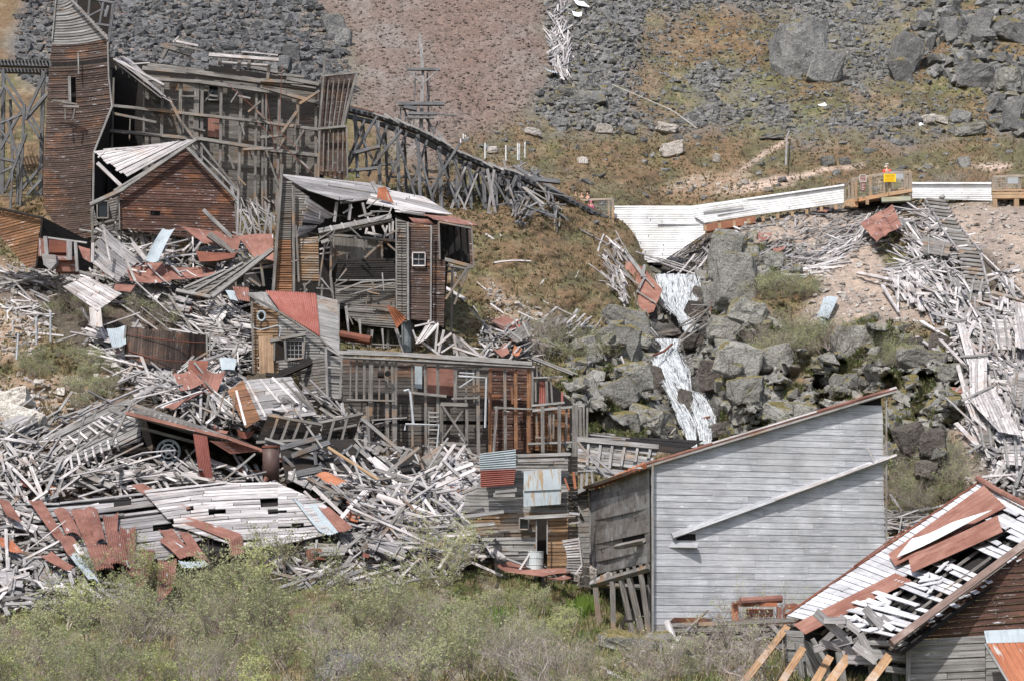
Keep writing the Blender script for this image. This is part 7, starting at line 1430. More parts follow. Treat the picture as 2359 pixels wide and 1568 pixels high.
# ================================================================= waterfall and stream
def water():
    t = NT('white_water'); uv = t.n('UVMap').outputs[0]; a = t.noise(t.map(uv, (.9, 6, 1)), 2.2, 6, .7, .8); b = t.noise(t.map(uv, (2.5, 2.5, 1)), 1., 4, .7)
    c = t.mix(t.mr(t.math('ADD', t.math('MULTIPLY', a, .6), t.math('MULTIPLY', b, .4)), .38, .56), (.08, .09, .10), (.58, .61, .64)); t.col(c, .5); t.bump(a, .7, .1)
    tr_ = t.n('BsdfTransparent'); mxs = t.n('MixShader', {0: t.mr(t.math('ADD', t.math('MULTIPLY', a, .65), t.math('MULTIPLY', b, .35)), .40, .50), 1: tr_.outputs[0], 2: t.b.outputs[0]}); t.t.links.new(mxs.outputs[0], t.t.nodes['Material Output'].inputs[0]); return t.m
WAT = water(); FOAM = plain('water_foam', (.36, .39, .42), (.80, .82, .84), 5, .6, 0, .6)
def cascade(rows, n=26, seed=0, push=.5):
    """rows: (uL, uR, v, Y)"""
    m = MB(); m.sm = True; R = []; r = random.Random(seed); K = 3; rr = []
    for a, b in zip(rows, rows[1:]):
        for k_ in range(K): f = k_ / K; rr.append([a[i] + (b[i] - a[i]) * f for i in range(4)])
    rr.append(list(rows[-1])); L = 0
    for j, (ul, ur, v, Y) in enumerate(rr):
        base = m.add([q(ul + (ur - ul) * i / n + r.uniform(-2, 2) * (i in (0, n)) * 1.5, v + r.uniform(-1, 1), Y - .8 - push * max(0, math.sin(math.pi * i / n)) ** .5 - r.uniform(0, .22) - .12 * math.sin(i * 2.1 + j * .4)) for i in range(n + 1)]); R.append(base)
    for j in range(len(rr) - 1):
        for i in range(n):
            a, b = R[j] + i, R[j + 1] + i; uu = lambda jj: rr[jj][2] * rr[jj][3] / FP
            w_ = (rr[j][1] - rr[j][0]) * rr[j][3] / FP
            m.face([b, b + 1, a + 1, a], [(uu(j + 1), w_ * i / n), (uu(j + 1), w_ * (i + 1) / n), (uu(j), w_ * (i + 1) / n), (uu(j), w_ * i / n)])
    m.nbase = len(m.f); NR = len(rr) - 1
    def pos(a, t, off):
        t = max(0, min(NR - .001, t)); j = int(t); f = t - j; r0, r1 = rr[j], rr[j + 1]; ul, ur, v, Y = [r0[i] + (r1[i] - r0[i]) * f for i in range(4)]
        return q(ul + (ur - ul) * a, v, Y - .8 - push * max(0, math.sin(math.pi * min(1, max(0, a)))) ** .5 - off)
    for _ in range(n * 15):
        a = r.uniform(-.09, 1.09); t0 = r.uniform(-.5, NR); ln = r.uniform(1.5, 5.5); w = r.uniform(.004, .024); off = r.uniform(.12, .5); pts = []; K2 = 7; dr = r.gauss(0, .04)
        L0 = m.add([p for k_ in range(K2 + 1) for p in ((lambda c: (c - Vector((w * (1 - abs(k_ / K2 - .4)), 0, 0)), c + Vector((w * (1 - abs(k_ / K2 - .4)), .02, 0))))(pos(a + dr * k_ / K2 + r.gauss(0, .004), t0 + ln * k_ / K2, off + .08 * math.sin(k_))))])
        for k_ in range(K2): m.face([L0 + 2 * k_, L0 + 2 * k_ + 1, L0 + 2 * k_ + 3, L0 + 2 * k_ + 2])
    for _ in range(n * 34):
        e = r.random(); a = (-abs(r.gauss(0, .13)) if e < .5 else 1 + abs(r.gauss(0, .13))) if r.random() < .75 else r.uniform(0, 1)
        c = pos(a, r.uniform(0, NR), r.uniform(.1, .6)); s_ = r.uniform(.012, .045); i0 = m.add([c + Vector((r.uniform(-s_, s_), 0, r.uniform(-s_, s_) * 1.8)) for _k in range(3)]); m.face([i0, i0 + 1, i0 + 2])
    return m
def finish_fall(o, m):
    o.data.materials.append(FOAM); mi = np.zeros(len(o.data.polygons), dtype=np.int32); mi[m.nbase:] = 1; o.data.polygons.foreach_set('material_index', mi)
m = cascade([(1516, 1600, 631, 139), (1517, 1606, 640, 137.6), (1520, 1612, 668, 136.4), (1526, 1606, 694, 135), (1544, 1590, 714, 133.4), (1560, 1586, 728, 132.2), (1572, 1606, 750, 131), (1580, 1592, 766, 130)], 26, 1)
ob = single('waterfall', m, WAT, 'upper waterfall dropping below the white wall into the rocky gully', 'waterfall', q(1560, 760, 131), kind='structure'); finish_fall(ob, m)
m = cascade([(1509, 1566, 780, 129), (1528, 1560, 800, 127.4), (1522, 1558, 812, 126.6), (1503, 1566, 822, 125.6), (1508, 1582, 850, 123.6), (1522, 1584, 872, 122.4), (1546, 1588, 898, 121), (1580, 1612, 905, 120.4), (1592, 1634, 930, 119), (1598, 1642, 955, 117.6), (1606, 1646, 978, 116.2), (1612, 1638, 996, 115.2), (1614, 1636, 1022, 113.8)], 26, 2)
ob = single('waterfall', m, WAT, 'lower stepped waterfall foaming down to the grey building roof', 'waterfall', q(1600, 990, 116), kind='structure'); finish_fall(ob, m)
m = cascade([(1510, 1530, 850, 122.9), (1524, 1546, 880, 121.4), (1544, 1566, 920, 119.6), (1556, 1586, 950, 118), (1566, 1600, 975, 116.6), (1580, 1600, 1000, 115.4), (1590, 1604, 1030, 113.5)], 12, 3, .25)
ob = single('waterfall', m, WAT, 'thin side stream running down left of the lower waterfall', 'waterfall', q(1570, 970, 117), kind='structure'); finish_fall(ob, m)
WB = [(1600, 716, 46, 44, RD, 'dark wet boulder at the right foot of the upper fall', 131), (1628, 700, 40, 36, RD, 'rusty brown wet boulder right of the upper fall', 131.5), (1576, 924, 40, 62, RD, 'dark wet rock parting the lower waterfall', 118.2), (1490, 725, 70, 60, RD, 'dark rock left of the upper fall foot', 132), (1602, 690, 24, 60, RD, 'wet ledge at the right edge of the upper fall', 134.5),
      (1514, 880, 44, 70, RD, 'dark rock left of the thin side stream', 120.5), (1640, 870, 70, 80, RD, 'dark brown wet crag right of the lower fall', 120), (1690, 930, 80, 60, RD, 'brown wet ledge right of the lower fall foot', 117), (1540, 770, 60, 20, RD, 'wet rock shelf between the two waterfalls', 129.6), (1660, 990, 70, 40, RD, 'dark rock at the right foot of the lower waterfall', 114.5), (1600, 790, 60, 40, RD, 'dark rock right of the second fall top', 127.6)]
for i, b in enumerate(WB):
    ob = boulder(b[0], b[1], b[2], b[3], b[4], b[5], 301 + i, tilt=uni(-.3, .3)); ob.location = q(b[0], b[1], b[6])
m = MB(); m.tube([q(1618, 646, 138), q(1640, 656, 137.6)], .22, 9); single('rusted_pipe', m, R2(), 'short rusted pipe at the right lip of the upper waterfall', 'pipe', q(1630, 652, 138))
for P_, lb in (([(1634, 960), (1600, 967), (1570, 960)], 'black hose sagging across the foot of the lower waterfall'), ([(1505, 818), (1530, 808), (1548, 792)], 'dark branch lying across the second fall'), ([(1640, 690), (1636, 720), (1630, 745)], 'rusty bar leaning in the gully right of the upper fall')):
    m = MB(); m.tube([q(u, v, _samp(YS, u, v) - 1.8) for u, v in P_], .06, 6); single('gully_scrap', m, R2(), lb, 'scrap', q(*P_[0], _samp(YS, *P_[0]) - 1.8))

# ---- big rusted panel left of the upper waterfall
T = Thing('rusted_roof_slab', 'large tilted rusted roof slab in planks left of the upper waterfall', 'roof slab', q(1480, 720, 134))
PX = plane_pf((1439, 600, 135.6), (1525, 670, 133), (1459, 698, 131.4))
T.part('sheet', (lambda m_: (m_.poly([PX(*p) for p in [(1439, 598), (1482, 616), (1525, 668), (1505, 718), (1484, 724), (1459, 700), (1436, 640)]], face_cam(PX(1439, 600), PX(1525, 670), PX(1459, 698)), .06), m_)[1])(MB()), RN)
T.part('sheet', (lambda m_: (m_.poly([PX(*p) + Vector((0, .4, 0)) for p in [(1428, 625), (1440, 660), (1425, 690), (1400, 667)]], face_cam(PX(1439, 600), PX(1525, 670), PX(1459, 698)), .06), m_)[1])(MB()), RN)
for a, mt in (((1446, 590, 1484, 640, 9), 'grey'), ((1484, 612, 1478, 640, 8), 'grey'), ((1484, 640, 1466, 676, 5), 'grey'), ((1466, 672, 1510, 700, 3), 'grey'), ((1426, 640, 1445, 700, 6), 'pale'), ((1424, 660, 1450, 720, 8), 'pale'), ((1414, 630, 1470, 722, 4), 'taupe'), ((1450, 640, 1468, 708, 3), 'taupe'), ((1400, 612, 1445, 700, 4), 'pale'), ((1484, 640, 1506, 664, 3), 'grey')):
    m = MB(); m.beam(PX(a[0], a[1]) + Vector((0, -.2, 0)), PX(a[2], a[3]) + Vector((0, -.25, 0)), a[4] * .024, .06); T.part('strip', m, W(mt))

# ================================================================= right slope: plank slide and stairs
T = Thing('timber_stairway', 'long collapsed timber stair ladder running down the right slope through the planks', 'stairway', gsm(2290, 900))
path = [(2150, 470), (2190, 540), (2232, 600), (2252, 680), (2268, 760), (2286, 850), (2298, 900), (2302, 960), (2310, 1010)]
wd = [46, 44, 50, 46, 52, 48, 44, 40, 38]
m = MB(); 
def pth(t): i = min(len(path) - 2, int(t)); f = t - i; return path[i][0] + (path[i + 1][0] - path[i][0]) * f, path[i][1] + (path[i + 1][1] - path[i][1]) * f, wd[i] + (wd[i + 1] - wd[i]) * f
N_ = 64; tr_ = []
for i in range(N_):
    u, v, w = pth(i / N_ * (len(path) - 1)); u += uni(-2, 2)
    if rnd() < .06: continue
    mm_ = MB(); mm_.beam(gsm(u - w / 2, v - 2 + uni(-1, 1), .45), gsm(u + w / 2, v + 3 + uni(-1, 1), .45), .16, .10); T.part('tread', mm_, W('frame') if i % 3 else W('grey'))
for sgn in (-1, 1):
    for k_ in range(len(path) - 1):
        mm_ = MB(); u0, v0, w0 = path[k_][0], path[k_][1], wd[k_]; u1, v1, w1 = path[k_ + 1][0], path[k_ + 1][1], wd[k_ + 1]
        
        if (sgn < 0 and k_ in (2, 4, 5, 7)) or (sgn > 0 and k_ in (0, 6)): continue
        mm_.beam(gsm(u0 + sgn * w0 / 2, v0, .4), gsm(u1 + sgn * w1 / 2, v1, .5), .10, .12); T.part('stringer', mm_, W('paleg'))
SL = 'bleached plank in the long slide of planks down the right slope'; SG = 'planks in the right slope slide'
pm = ['pale', 'pale', 'pale', 'pale', 'paleg', 'paleg', 'grey']
strew([(2075, 520), (2140, 480), (2200, 560), (2225, 640), (2180, 700), (2110, 680), (2060, 640)], 300, (1.0, 3.0), (.08, .2), [-15, 10, 60, 40], 22, pm, SL, SG, (0, .5))
strew([(2140, 690), (2215, 660), (2300, 760), (2358, 840), (2400, 1040), (2400, 1160), (2300, 1120), (2235, 1000), (2215, 880), (2200, 780)], 1250, (1.0, 3.4), (.09, .24), [62, 75, 100, 120, 50, 85, 20], 16, pm, SL, SG, (0, .75))
strew([(2290, 610), (2358, 720), (2420, 850), (2400, 1000), (2330, 900), (2300, 760)], 420, (1.0, 3.2), (.1, .26), [70, 95, 110, 40, 0], 20, pm, SL, SG, (0, .7))
strew([(2045, 640), (2120, 650), (2150, 700), (2190, 760), (2120, 720), (2060, 690)], 60, (1.6, 3.6), (.12, .22), [65, 85, 75], 14, ['pale'], 'long bleached plank fanned out on the tan tailings left of the stairway', 'fanned planks on the tailings', (.1, .4))
strew([(1830, 640), (1960, 520), (2070, 470), (2110, 480), (2000, 560), (1880, 640)], 150, (.9, 3.0), (.07, .16), [-38, -35, -45, -10], 14, pm, 'thin weathered plank on the crest left of the rusted roof patch', 'crest planks', (0, .3))
strew([(1620, 560), (1760, 510), (1960, 470), (2060, 480), (1900, 590), (1800, 640), (1700, 550)], 420, (.5, 1.8), (.05, .14), [-35, -20, 10, 60], 30, ['paleg', 'grey', 'taupe'], 'small weathered plank in the rubble below the white wall', 'rubble planks below the white wall', (0, .3))
strew([(1525, 610), (1560, 585), (1640, 545), (1720, 530), (1640, 600), (1600, 636), (1530, 625)], 150, (.6, 2.2), (.06, .16), [-40, -25, 20, -55], 18, ['paleg', 'taupe', 'pale'], 'weathered plank jammed above the lip of the upper waterfall', 'planks above the waterfall lip', (.1, .6))
strew([(1395, 560), (1440, 560), (1460, 600), (1440, 720), (1410, 700), (1390, 620)], 80, (.7, 2.2), (.06, .16), [70, 60, 100], 20, ['paleg', 'pale', 'taupe'], 'weathered plank in the heap left of the rusted roof slab', 'planks by the rusted slab', (.1, .5))
lplank([(2125, 470, 2290, 700, 4), (2207, 533, 2380, 700, 4), (2120, 740, 2180, 776, 9), (1975, 629, 2085, 652, 9), (2063, 660, 2068, 696, 8), (2032, 658, 2070, 720, 9), (2096, 700, 2104, 695, 5), (2110, 775, 2180, 825, 6), (2183, 756, 2350, 890, 6), (2190, 855, 2335, 900, 5), (2196, 790, 2230, 960, 6), (2083, 1058, 2380, 1060, 0.1)], 'pale', 'long straight bleached plank lying over the plank slide on the right slope', 'long planks over the slide', .9)
lplank([(1835, 645, 2090, 500, 5), (1850, 640, 1990, 560, 4), (1860, 632, 2095, 470, 4), (1905, 600, 1965, 555, 5), (2000, 520, 2098, 476, 7), (1870, 628, 1876, 618, 4), (1620, 680, 1700, 620, .1)], 'paleg', 'long thin plank lying along the crest left of the rusted roof patch', 'crest planks', .5)
T = Thing('rusted_roof_patch', 'patch of rusted roof squares lying at the top of the plank slide', 'roof patch', gsm(2030, 560))
for i in range(3):
    for j in range(3):
        A, B_, C_, D_ = (1975, 544), (2050, 497), (2070, 548), (2014, 588); f = lambda a, b: (A[0] * (1 - a) * (1 - b) + B_[0] * a * (1 - b) + C_[0] * a * b + D_[0] * (1 - a) * b, A[1] * (1 - a) * (1 - b) + B_[1] * a * (1 - b) + C_[1] * a * b + D_[1] * (1 - a) * b)
        P = [gsm(*f(a, b), .55) + Vector((0, -.9 - .02 * (i + j), 0)) for a, b in ((i / 3, j / 3), ((i + .97) / 3, j / 3), ((i + .97) / 3, (j + .97) / 3), (i / 3, (j + .97) / 3))]; T.part('roof_square', sheet_mb(P, bow=.08), RN if (i + j) % 2 else R_())
P = [gsm(*p, .6) + Vector((0, -1, 0)) for p in ((2040, 495), (2048, 497), (2066, 505), (2050, 520))]
for pts, lb, an in ((((2224, 871), (2266, 873), (2266, 949), (2228, 974)), 'upright panel of narrow bleached boards in the plank slide', 90), (((2226, 975), (2281, 943), (2345, 1060), (2292, 1050)), 'tilted panel of bleached boards at the lower end of the plank slide', 66), (((2196, 789), (2215, 790), (2240, 880), (2222, 890)), 'narrow strip of bleached boards left of the stairway', 78), (((2330, 730), (2380, 760), (2390, 860), (2330, 850)), 'pale board panel at the right edge beside the stairway', 80)):
    T = Thing('board_panel', lb, 'board panel', gsm(*pts[3]), 'board panels in the plank slide'); part_cb(T, 'boards', 'pale', list(pts), lambda u, v: gsm(u, v, .9) + Vector((0, -.8, 0)), 7, an, gap=.08, jit=.04)
    m = MB(); m.beam(gsm(pts[0][0] - 20, pts[0][1] + 6, 1.0) + Vector((0, -.9, 0)), gsm(pts[1][0] + 4, pts[1][1], 1.0) + Vector((0, -.9, 0)), .1); T.part('ledger', m, W('grey'))
for pts, mt, lb in ((((1894, 694), (1927, 695), (1905, 745), (1878, 742)), GV(), 'pale blue sheet lying on the tan slope left of the tailings'), (((1885, 742), (1897, 744), (1900, 770), (1893, 768)), GV(), 'thin strip of pale metal below the pale blue sheet'), (((1893, 764), (1925, 758), (1915, 772), (1898, 774)), R_(), 'small rusted triangle below the pale blue sheet'), (((1877, 488), (1908, 486), (1900, 500), (1880, 498)), R_(), 'small rusted sheet on the crest below the white wall'), (((1775, 580), (1810, 572), (1806, 582), (1780, 590)), R_(), 'small rusted scrap on the grey crag knoll'), (((1740, 455 + 90), (1775, 545), (1770, 560), (1745, 565)), R_(), 'rusty scrap at the top of the grey crag'),
                    (((1125, 745), (1160, 738), (1220, 760), (1160, 770)), R_(), 'crumpled rusted sheet on the bank right of the central mill'), (((1150, 765), (1190, 745), (1215, 750), (1180, 775)), rust('red_corrugated_iron'), 'second corrugated rusted sheet on the bank right of the central mill')):
    gsheet('metal_sheet', mt, pts, lb, 'metal sheet', .5, None, bow=.12)
# planks on the middle bank, far slope
lplank([(1118, 540, 1142, 556, 7), (1146, 528, 1160, 562, 4), (1150, 535, 1200, 570, 4), (1196, 570, 1222, 576, 8), (1248, 490, 1232, 510, 4), (1232, 506, 1200, 546, 4), (1222, 486, 1246, 494, 6), (1242, 658, 1266, 630, 6), (1214, 676, 1330, 732, 4), (1255, 690, 1275, 688, 6), (1136, 606, 1222, 602, 5), (1325, 640, 1340, 600, 5), (1320, 610, 1332, 630, 4), (1070, 690, 1020, 660, 9), (1090, 705, 1100, 720, 4), (1130, 700, 1160, 722, 4), (1270, 740, 1335, 760, 4), (1040, 610, 1052, 640, 5), (1376, 580, 1390, 540, 4), (1305, 632, 1330, 618, 4), (1170, 560, 1180, 545, 4), (1098, 650, 1120, 668, 3), (1366, 905, 1390, 960, 8, 112), (1345, 908, 1358, 950, 5, 112), (1535, 1008, 1556, 985, 3, 113), (1376, 790, 1396, 830, 7, 119), (1430, 820, 1440, 845, 5, 118)], 'pale', 'single bleached plank lying on the grassy bank right of the central mill', 'planks on the grassy bank', .25)
strew([(1105, 775), (1200, 745), (1330, 735), (1380, 760), (1290, 790), (1200, 840), (1110, 830)], 230, (.6, 2.2), (.06, .16), [-30, -50, 10, 70], 20, ['paleg', 'grey', 'taupe', 'pale'], 'weathered plank in the tangle right of the framed wall top', 'tangled planks above the framed wall', (0, .7))
strew([(1420, 740), (1480, 720), (1500, 760), (1440, 770)], 25, (.5, 1.6), (.05, .14), [60, -30], 20, ['paleg'], 'weathered stick on the rocks left of the falls', 'sticks left of the falls', (0, .4))
strew([(1600, 740), (1640, 730), (1620, 775), (1590, 775)], 26, (.5, 1.8), (.05, .12), [-50, -30, 70], 20, ['taupe', 'mill'], 'brown stick jammed between the two waterfalls', 'sticks between the waterfalls', (.6, 1.6))
strew([(1268, -40), (1306, -40), (1300, 40), (1312, 120), (1312, 175), (1278, 175), (1268, 100), (1278, 60)], 420, (.9, 2.8), (.08, .18), [95, 80, 100, 60, 120], 16, ['pale', 'paleg'], 'bleached plank in the thin trail of planks on the far upper slope', 'planks of the far upper trail', (0, .5))
strew([(1310, 30), (1400, 60), (1430, 130), (1330, 160)], 50, (.6, 1.8), (.06, .12), [-30, 20, 100], 30, ['paleg'], 'scattered plank right of the far upper trail', 'scattered far planks', (0, .2))
gsheet('metal_sheet', GV(), [(1256, 164), (1284, 172), (1282, 182), (1258, 176)], 'small corrugated metal bundle at the foot of the far plank trail', 'metal sheet', .6, None, bow=.2, waves=5, amp=.03)
SNOW = plain('old_snow', (.80, .83, .86), (.88, .90, .93), 2, .6)
for pts, lb in ((((1320, 10), (1345, 16), (1358, 28), (1330, 24)), 'snow patch at the top edge right of the far plank trail'), (((1316, 38), (1340, 40), (1338, 48), (1320, 46)), 'lower snow patch right of the far plank trail'), (((2112, 296), (2120, 295), (2124, 302), (2114, 304)), 'tiny snow patch at the foot of the talus on the right'), (((1880, 252), (1896, 248), (1902, 254), (1886, 256)), 'tiny snow patch in the talus below the huge crag')):
    gsheet('snow_patch', SNOW, pts, lb, 'snow patch', .7, None, bow=.1)
m = MB(); m.tube([gsm(1410, 224, .9), gsm(1540, 280, .9), gsm(1560, 292, .9), gsm(1605, 326, .9)], .05, 5); single('old_cable', m, wood('cable_grey', (.4, .38, .33), (.3, .28, .25), (.3, .3, .3)), 'thin old cable lying down the slope in the upper middle', 'cable', gsm(1500, 265))
m = MB(); m.tube([gsm(1817, 320, .5), gsm(1812, 350, 1.0), gsm(1810, 410, .8)], .06, 5); single('marker_pole', m, W('paleg'), 'thin upright pole by the footpath in the right meadow', 'pole', gsm(1812, 400))

# ================================================================= the big heaps on the left
HG = 'heap planks'
def heap(poly, n, L, w, angs, spread, mats, lb, g, lift=(0, .9), Yf=None, tip=.2): strew(poly, n, L, w, angs, spread, mats, lb, g, lift, Yf=Yf, tip=tip)
P3 = ['pale', 'pale', 'pale', 'paleg', 'paleg', 'grey', 'taupe', 'mill']
heap([(230, 560), (420, 540), (560, 580), (630, 600), (625, 690), (480, 700), (330, 690), (220, 640)], 237, (.8, 2.8), (.07, .2), [30, -30, 60, 5, 110], 25, ['paleg', 'grey', 'pale', 'frame'], 'grey plank in the heap of rusted sheets below the gable house', HG + ' below the gable house', (.3, 2.4))
heap([(10, 640), (240, 636), (400, 670), (500, 690), (575, 720), (575, 830), (480, 800), (420, 760), (300, 700), (130, 665), (20, 670)], 446, (.9, 3.0), (.07, .18), [32, 28, 40, 20, 5], 16, P3, 'bleached plank in the long spill between the gable house and the wooden tank', HG + ' above the tank', (0, .8))
heap([(480, 770), (575, 760), (578, 860), (500, 860)], 110, (.8, 2.2), (.08, .2), [0, 20, 60, -20], 20, P3 + ['dark'], 'plank stacked between the wooden tank and the rusted roof house', HG + ' right of the tank', (0, .8))
heap([(20, 700), (110, 690), (120, 760), (60, 780), (0, 740)], 60, (.7, 2.2), (.07, .16), [-40, 25, 80], 20, ['pale', 'paleg'], 'bleached plank by the cable railing at the left edge', HG + ' by the railing', (0, .3))
heap([(200, 770), (290, 800), (330, 850), (420, 880), (520, 870), (560, 930), (530, 960), (420, 960), (330, 900), (250, 840)], 345, (.8, 2.8), (.07, .2), [38, 42, 55, 20, -35], 18, ['pale', 'pale', 'paleg'], 'bleached splintered plank in the heap below the wooden tank', HG + ' below the tank', (0, 1.0))
heap([(440, 860), (560, 850), (540, 960), (600, 990), (500, 1010), (420, 960)], 144, (1, 3.0), (.08, .2), [-35, -50, 30, 70], 18, ['paleg', 'pale', 'grey', 'frame'], 'grey plank around the left of the tilted plank deck', HG + ' left of the plank deck', (.2, 1.6))
heap([(-40, 1030), (120, 1040), (200, 1060), (330, 1090), (660, 1110), (640, 1140), (330, 1150), (100, 1150), (-40, 1150)], 374, (.8, 2.8), (.07, .2), [10, 30, -10, 60, -40], 22, P3, 'bleached plank between the collapsed shed and the collapsed plank roof', HG + ' below the collapsed shed', (0, 1.4))
heap([(-60, 1150), (60, 1150), (130, 1220), (200, 1290), (260, 1340), (330, 1390), (180, 1420), (-60, 1420)], 446, (.8, 2.8), (.07, .2), [15, 30, 50, -10, 80], 22, P3, 'bleached plank in the heap at the lower left edge', HG + ' lower left', (0, 1.0))
heap([(660, 1080), (800, 1075), (960, 1078), (1100, 1065), (1120, 1130), (1060, 1200), (1000, 1180), (860, 1140), (700, 1120)], 403, (1, 3.6), (.08, .24), [-30, -22, 35, 28, 55, 5], 18, P3, 'long pale plank in the crossed heap in front of the framed wall', HG + ' in front of the framed wall', (0, .9))
heap([(740, 1120), (900, 1110), (1080, 1180), (1140, 1260), (1140, 1310), (1000, 1320), (860, 1260), (800, 1180)], 446, (.9, 3.2), (.08, .22), [30, 38, 25, -30, 60, 8], 18, P3, 'bleached plank in the heap between the plank roof and the shack', HG + ' beside the shack', (0, 1.5))
heap([(560, 1250), (880, 1240), (1000, 1320), (900, 1370), (640, 1340)], 158, (.7, 2.4), (.07, .2), [15, 30, -15, 60], 25, P3, 'bleached plank showing through the willows under the plank roof eave', HG + ' under the eave', (0, .6))
heap([(-20, 980), (190, 960), (310, 925), (320, 960), (180, 1010), (0, 1070)], 50, (1.5, 3.2), (.07, .16), [-27, -24, -32], 8, ['grey', 'paleg'], 'grey plank along the back edge of the collapsed shed', HG + ' behind the shed', (.3, .8))
heap([(640, 960), (860, 950), (900, 1060), (760, 1100), (640, 1060)], 120, (1, 2.6), (.08, .2), [-20, 40, 65, 10], 25, ['frame', 'grey', 'dark', 'paleg'], 'dark grey timber in the hollow above the iron boiler', HG + ' dark hollow', (.5, 2.4))
heap([(560, 470), (640, 480), (636, 560), (560, 570)], 40, (1, 3), (.06, .14), [85, 95, 75, 60], 12, ['grey', 'paleg'], 'thin grey lath at the foot of the big mill wall', HG + ' laths', (.3, 1.6))
heap([(1150, 400), (1260, 430), (1300, 520), (1200, 530), (1140, 470)], 90, (1, 2.8), (.1, .2), [-60, 30, 70, 10], 25, ['trestle', 'grey', 'frame'], 'grey timber in the tangle under the long trestle', HG + ' under the trestle', (.2, 1.6))
heap([(1200, 1310), (1340, 1300), (1340, 1345), (1220, 1340)], 60, (.5, 1.5), (.06, .14), [10, -20, 60, 90], 25, ['grey', 'paleg', 'taupe'], 'short broken plank at the foot of the shack', HG + ' foot of the shack', (0, .4))
heap([(1400, 1480), (1700, 1450), (1720, 1568), (1420, 1568)], 90, (.4, 1.4), (.05, .14), [5, -25, 20, 70], 25, ['paleg', 'pale', 'taupe'], 'short broken plank in the foreground grass below the grey building', HG + ' foreground', (0, .15))
heap([(1560, 1440), (1860, 1420), (1860, 1500), (1580, 1520)], 110, (.8, 2.6), (.08, .2), [2, -5, 8], 8, ['dark', 'frame', 'taupe'], 'dark rotten board of the low crib wall below the grey building', HG + ' crib wall', (0, .5))
heap([(2045, 1190), (2090, 1180), (2120, 1230), (2050, 1260)], 50, (.8, 2.4), (.08, .16), [2, -8, 5], 6, ['paleg', 'grey'], 'grey plank stacked in the gap between the grey building and the near roof', HG + ' gap', (0, .5))
lplank([(590, 1094 + 60, 330, 1182, .1), (228, 1160, 120, 1188, 5, 93), (110, 1130, 40, 1175, 8, 93.5), (150, 1110, 118, 1150, 12, 95), (184, 1095, 112, 1150, 7, 94.6), (210, 1100, 300, 1128, 9, 95.6), (306, 1100, 340, 1140, 6, 95), (1095, 1080, 960, 1140, 8, 97), (1090, 1068, 1010, 1100, 8, 97.6), (1088, 1160, 1022, 1120, 10, 95.5), (1000, 1130, 1012, 1180, 7, 94), (985, 1135, 990, 1176, 7, 94), (965, 1085, 1000, 1160, 6, 96), (1138, 1228, 1080, 1196, 7, 91), (620, 1110, 700, 1150, 6, 95.6), (700, 1130, 800, 1230, 6, 93.4), (720, 1120, 850, 1240, 7, 93), (760, 1110, 920, 1250, 5, 92.6), (930, 1140, 960, 1200, 8, 93), (850, 1150, 930, 1200, 8, 93), (1060, 1100, 1020, 1060, 8, 97), (1130, 1180, 1200, 1310, .1), (855, 1240, 900, 1320, 10, 89.6), (1150, 1280, 1230, 1310, 5, 86.8), (64, 1060, 14, 1110, 6, 98)], 'pale', 'long straight bleached plank lying on top of the lower heaps', 'long planks on the heaps', .5)
lplank([(230, 640, 425, 790, 3), (190, 640, 420, 800, 4), (250, 660, 430, 760, 4), (150, 640, 240, 640, 6), (90, 645, 190, 640, 5), (420, 740, 355, 690, 4), (395, 700, 440, 788, 6), (330, 640, 300, 690, 6), (70, 668, 115, 690, 5), (425, 668, 540, 690, 6), (320, 700, 420, 690, 5), (200, 770, 300, 860, 6), (230, 800, 330, 900, 9), (190, 760, 420, 900, 3), (250, 820, 440, 950, 5)], 'paleg', 'long thin plank across the spill above the wooden tank', 'long planks above the tank', .7)
FR = [(300, 655, 24, 15, 30), (350, 700, 30, 14, 32), (420, 725, 28, 16, 25), (500, 745, 26, 15, 40), (330, 790, 30, 13, 42), (380, 880, 34, 16, 40), (470, 905, 30, 18, -30), (500, 960, 36, 18, -45), (60, 1000, 46, 16, -26), (120, 1070, 40, 16, 12), (40, 1110, 44, 18, 20), (250, 1118, 46, 14, -6), (480, 1105, 44, 12, 3), (700, 1120, 40, 18, 28), (760, 1150, 44, 16, 34), (830, 1130, 44, 18, -28), (900, 1120, 46, 18, -25), (980, 1090, 50, 16, -24), (1040, 1150, 44, 20, 30), (930, 1200, 46, 20, 32), (1000, 1220, 50, 22, 20), (1080, 1250, 46, 22, 12), (860, 1210, 44, 18, 36), (1040, 1290, 50, 18, 22), (60, 1230, 44, 20, 18), (60, 1310, 50, 20, 25), (130, 1350, 46, 20, 35), (20, 1370, 46, 18, 5), (900, 1290, 44, 18, 18), (760, 1290, 46, 14, 8), (2240, 700, 20, 26, 15), (2300, 800, 20, 36, -10), (2340, 920, 22, 40, 5), (2260, 1010, 20, 40, -15), (2320, 1060, 22, 40, -12), (2150, 590, 34, 16, 10), (1200, 790, 30, 14, -35), (560, 830, 20, 12, 5), (590, 1290, 40, 14, 10), (850, 1050, 36, 14, 40)]
PLW = {1: 'above the wooden tank', 2: 'below the wooden tank', 3: 'by the collapsed shed', 4: 'beside the plank roof', 5: 'before the framed wall', 6: 'left of the shack', 7: 'at the lower left', 8: 'in the right slope slide'}
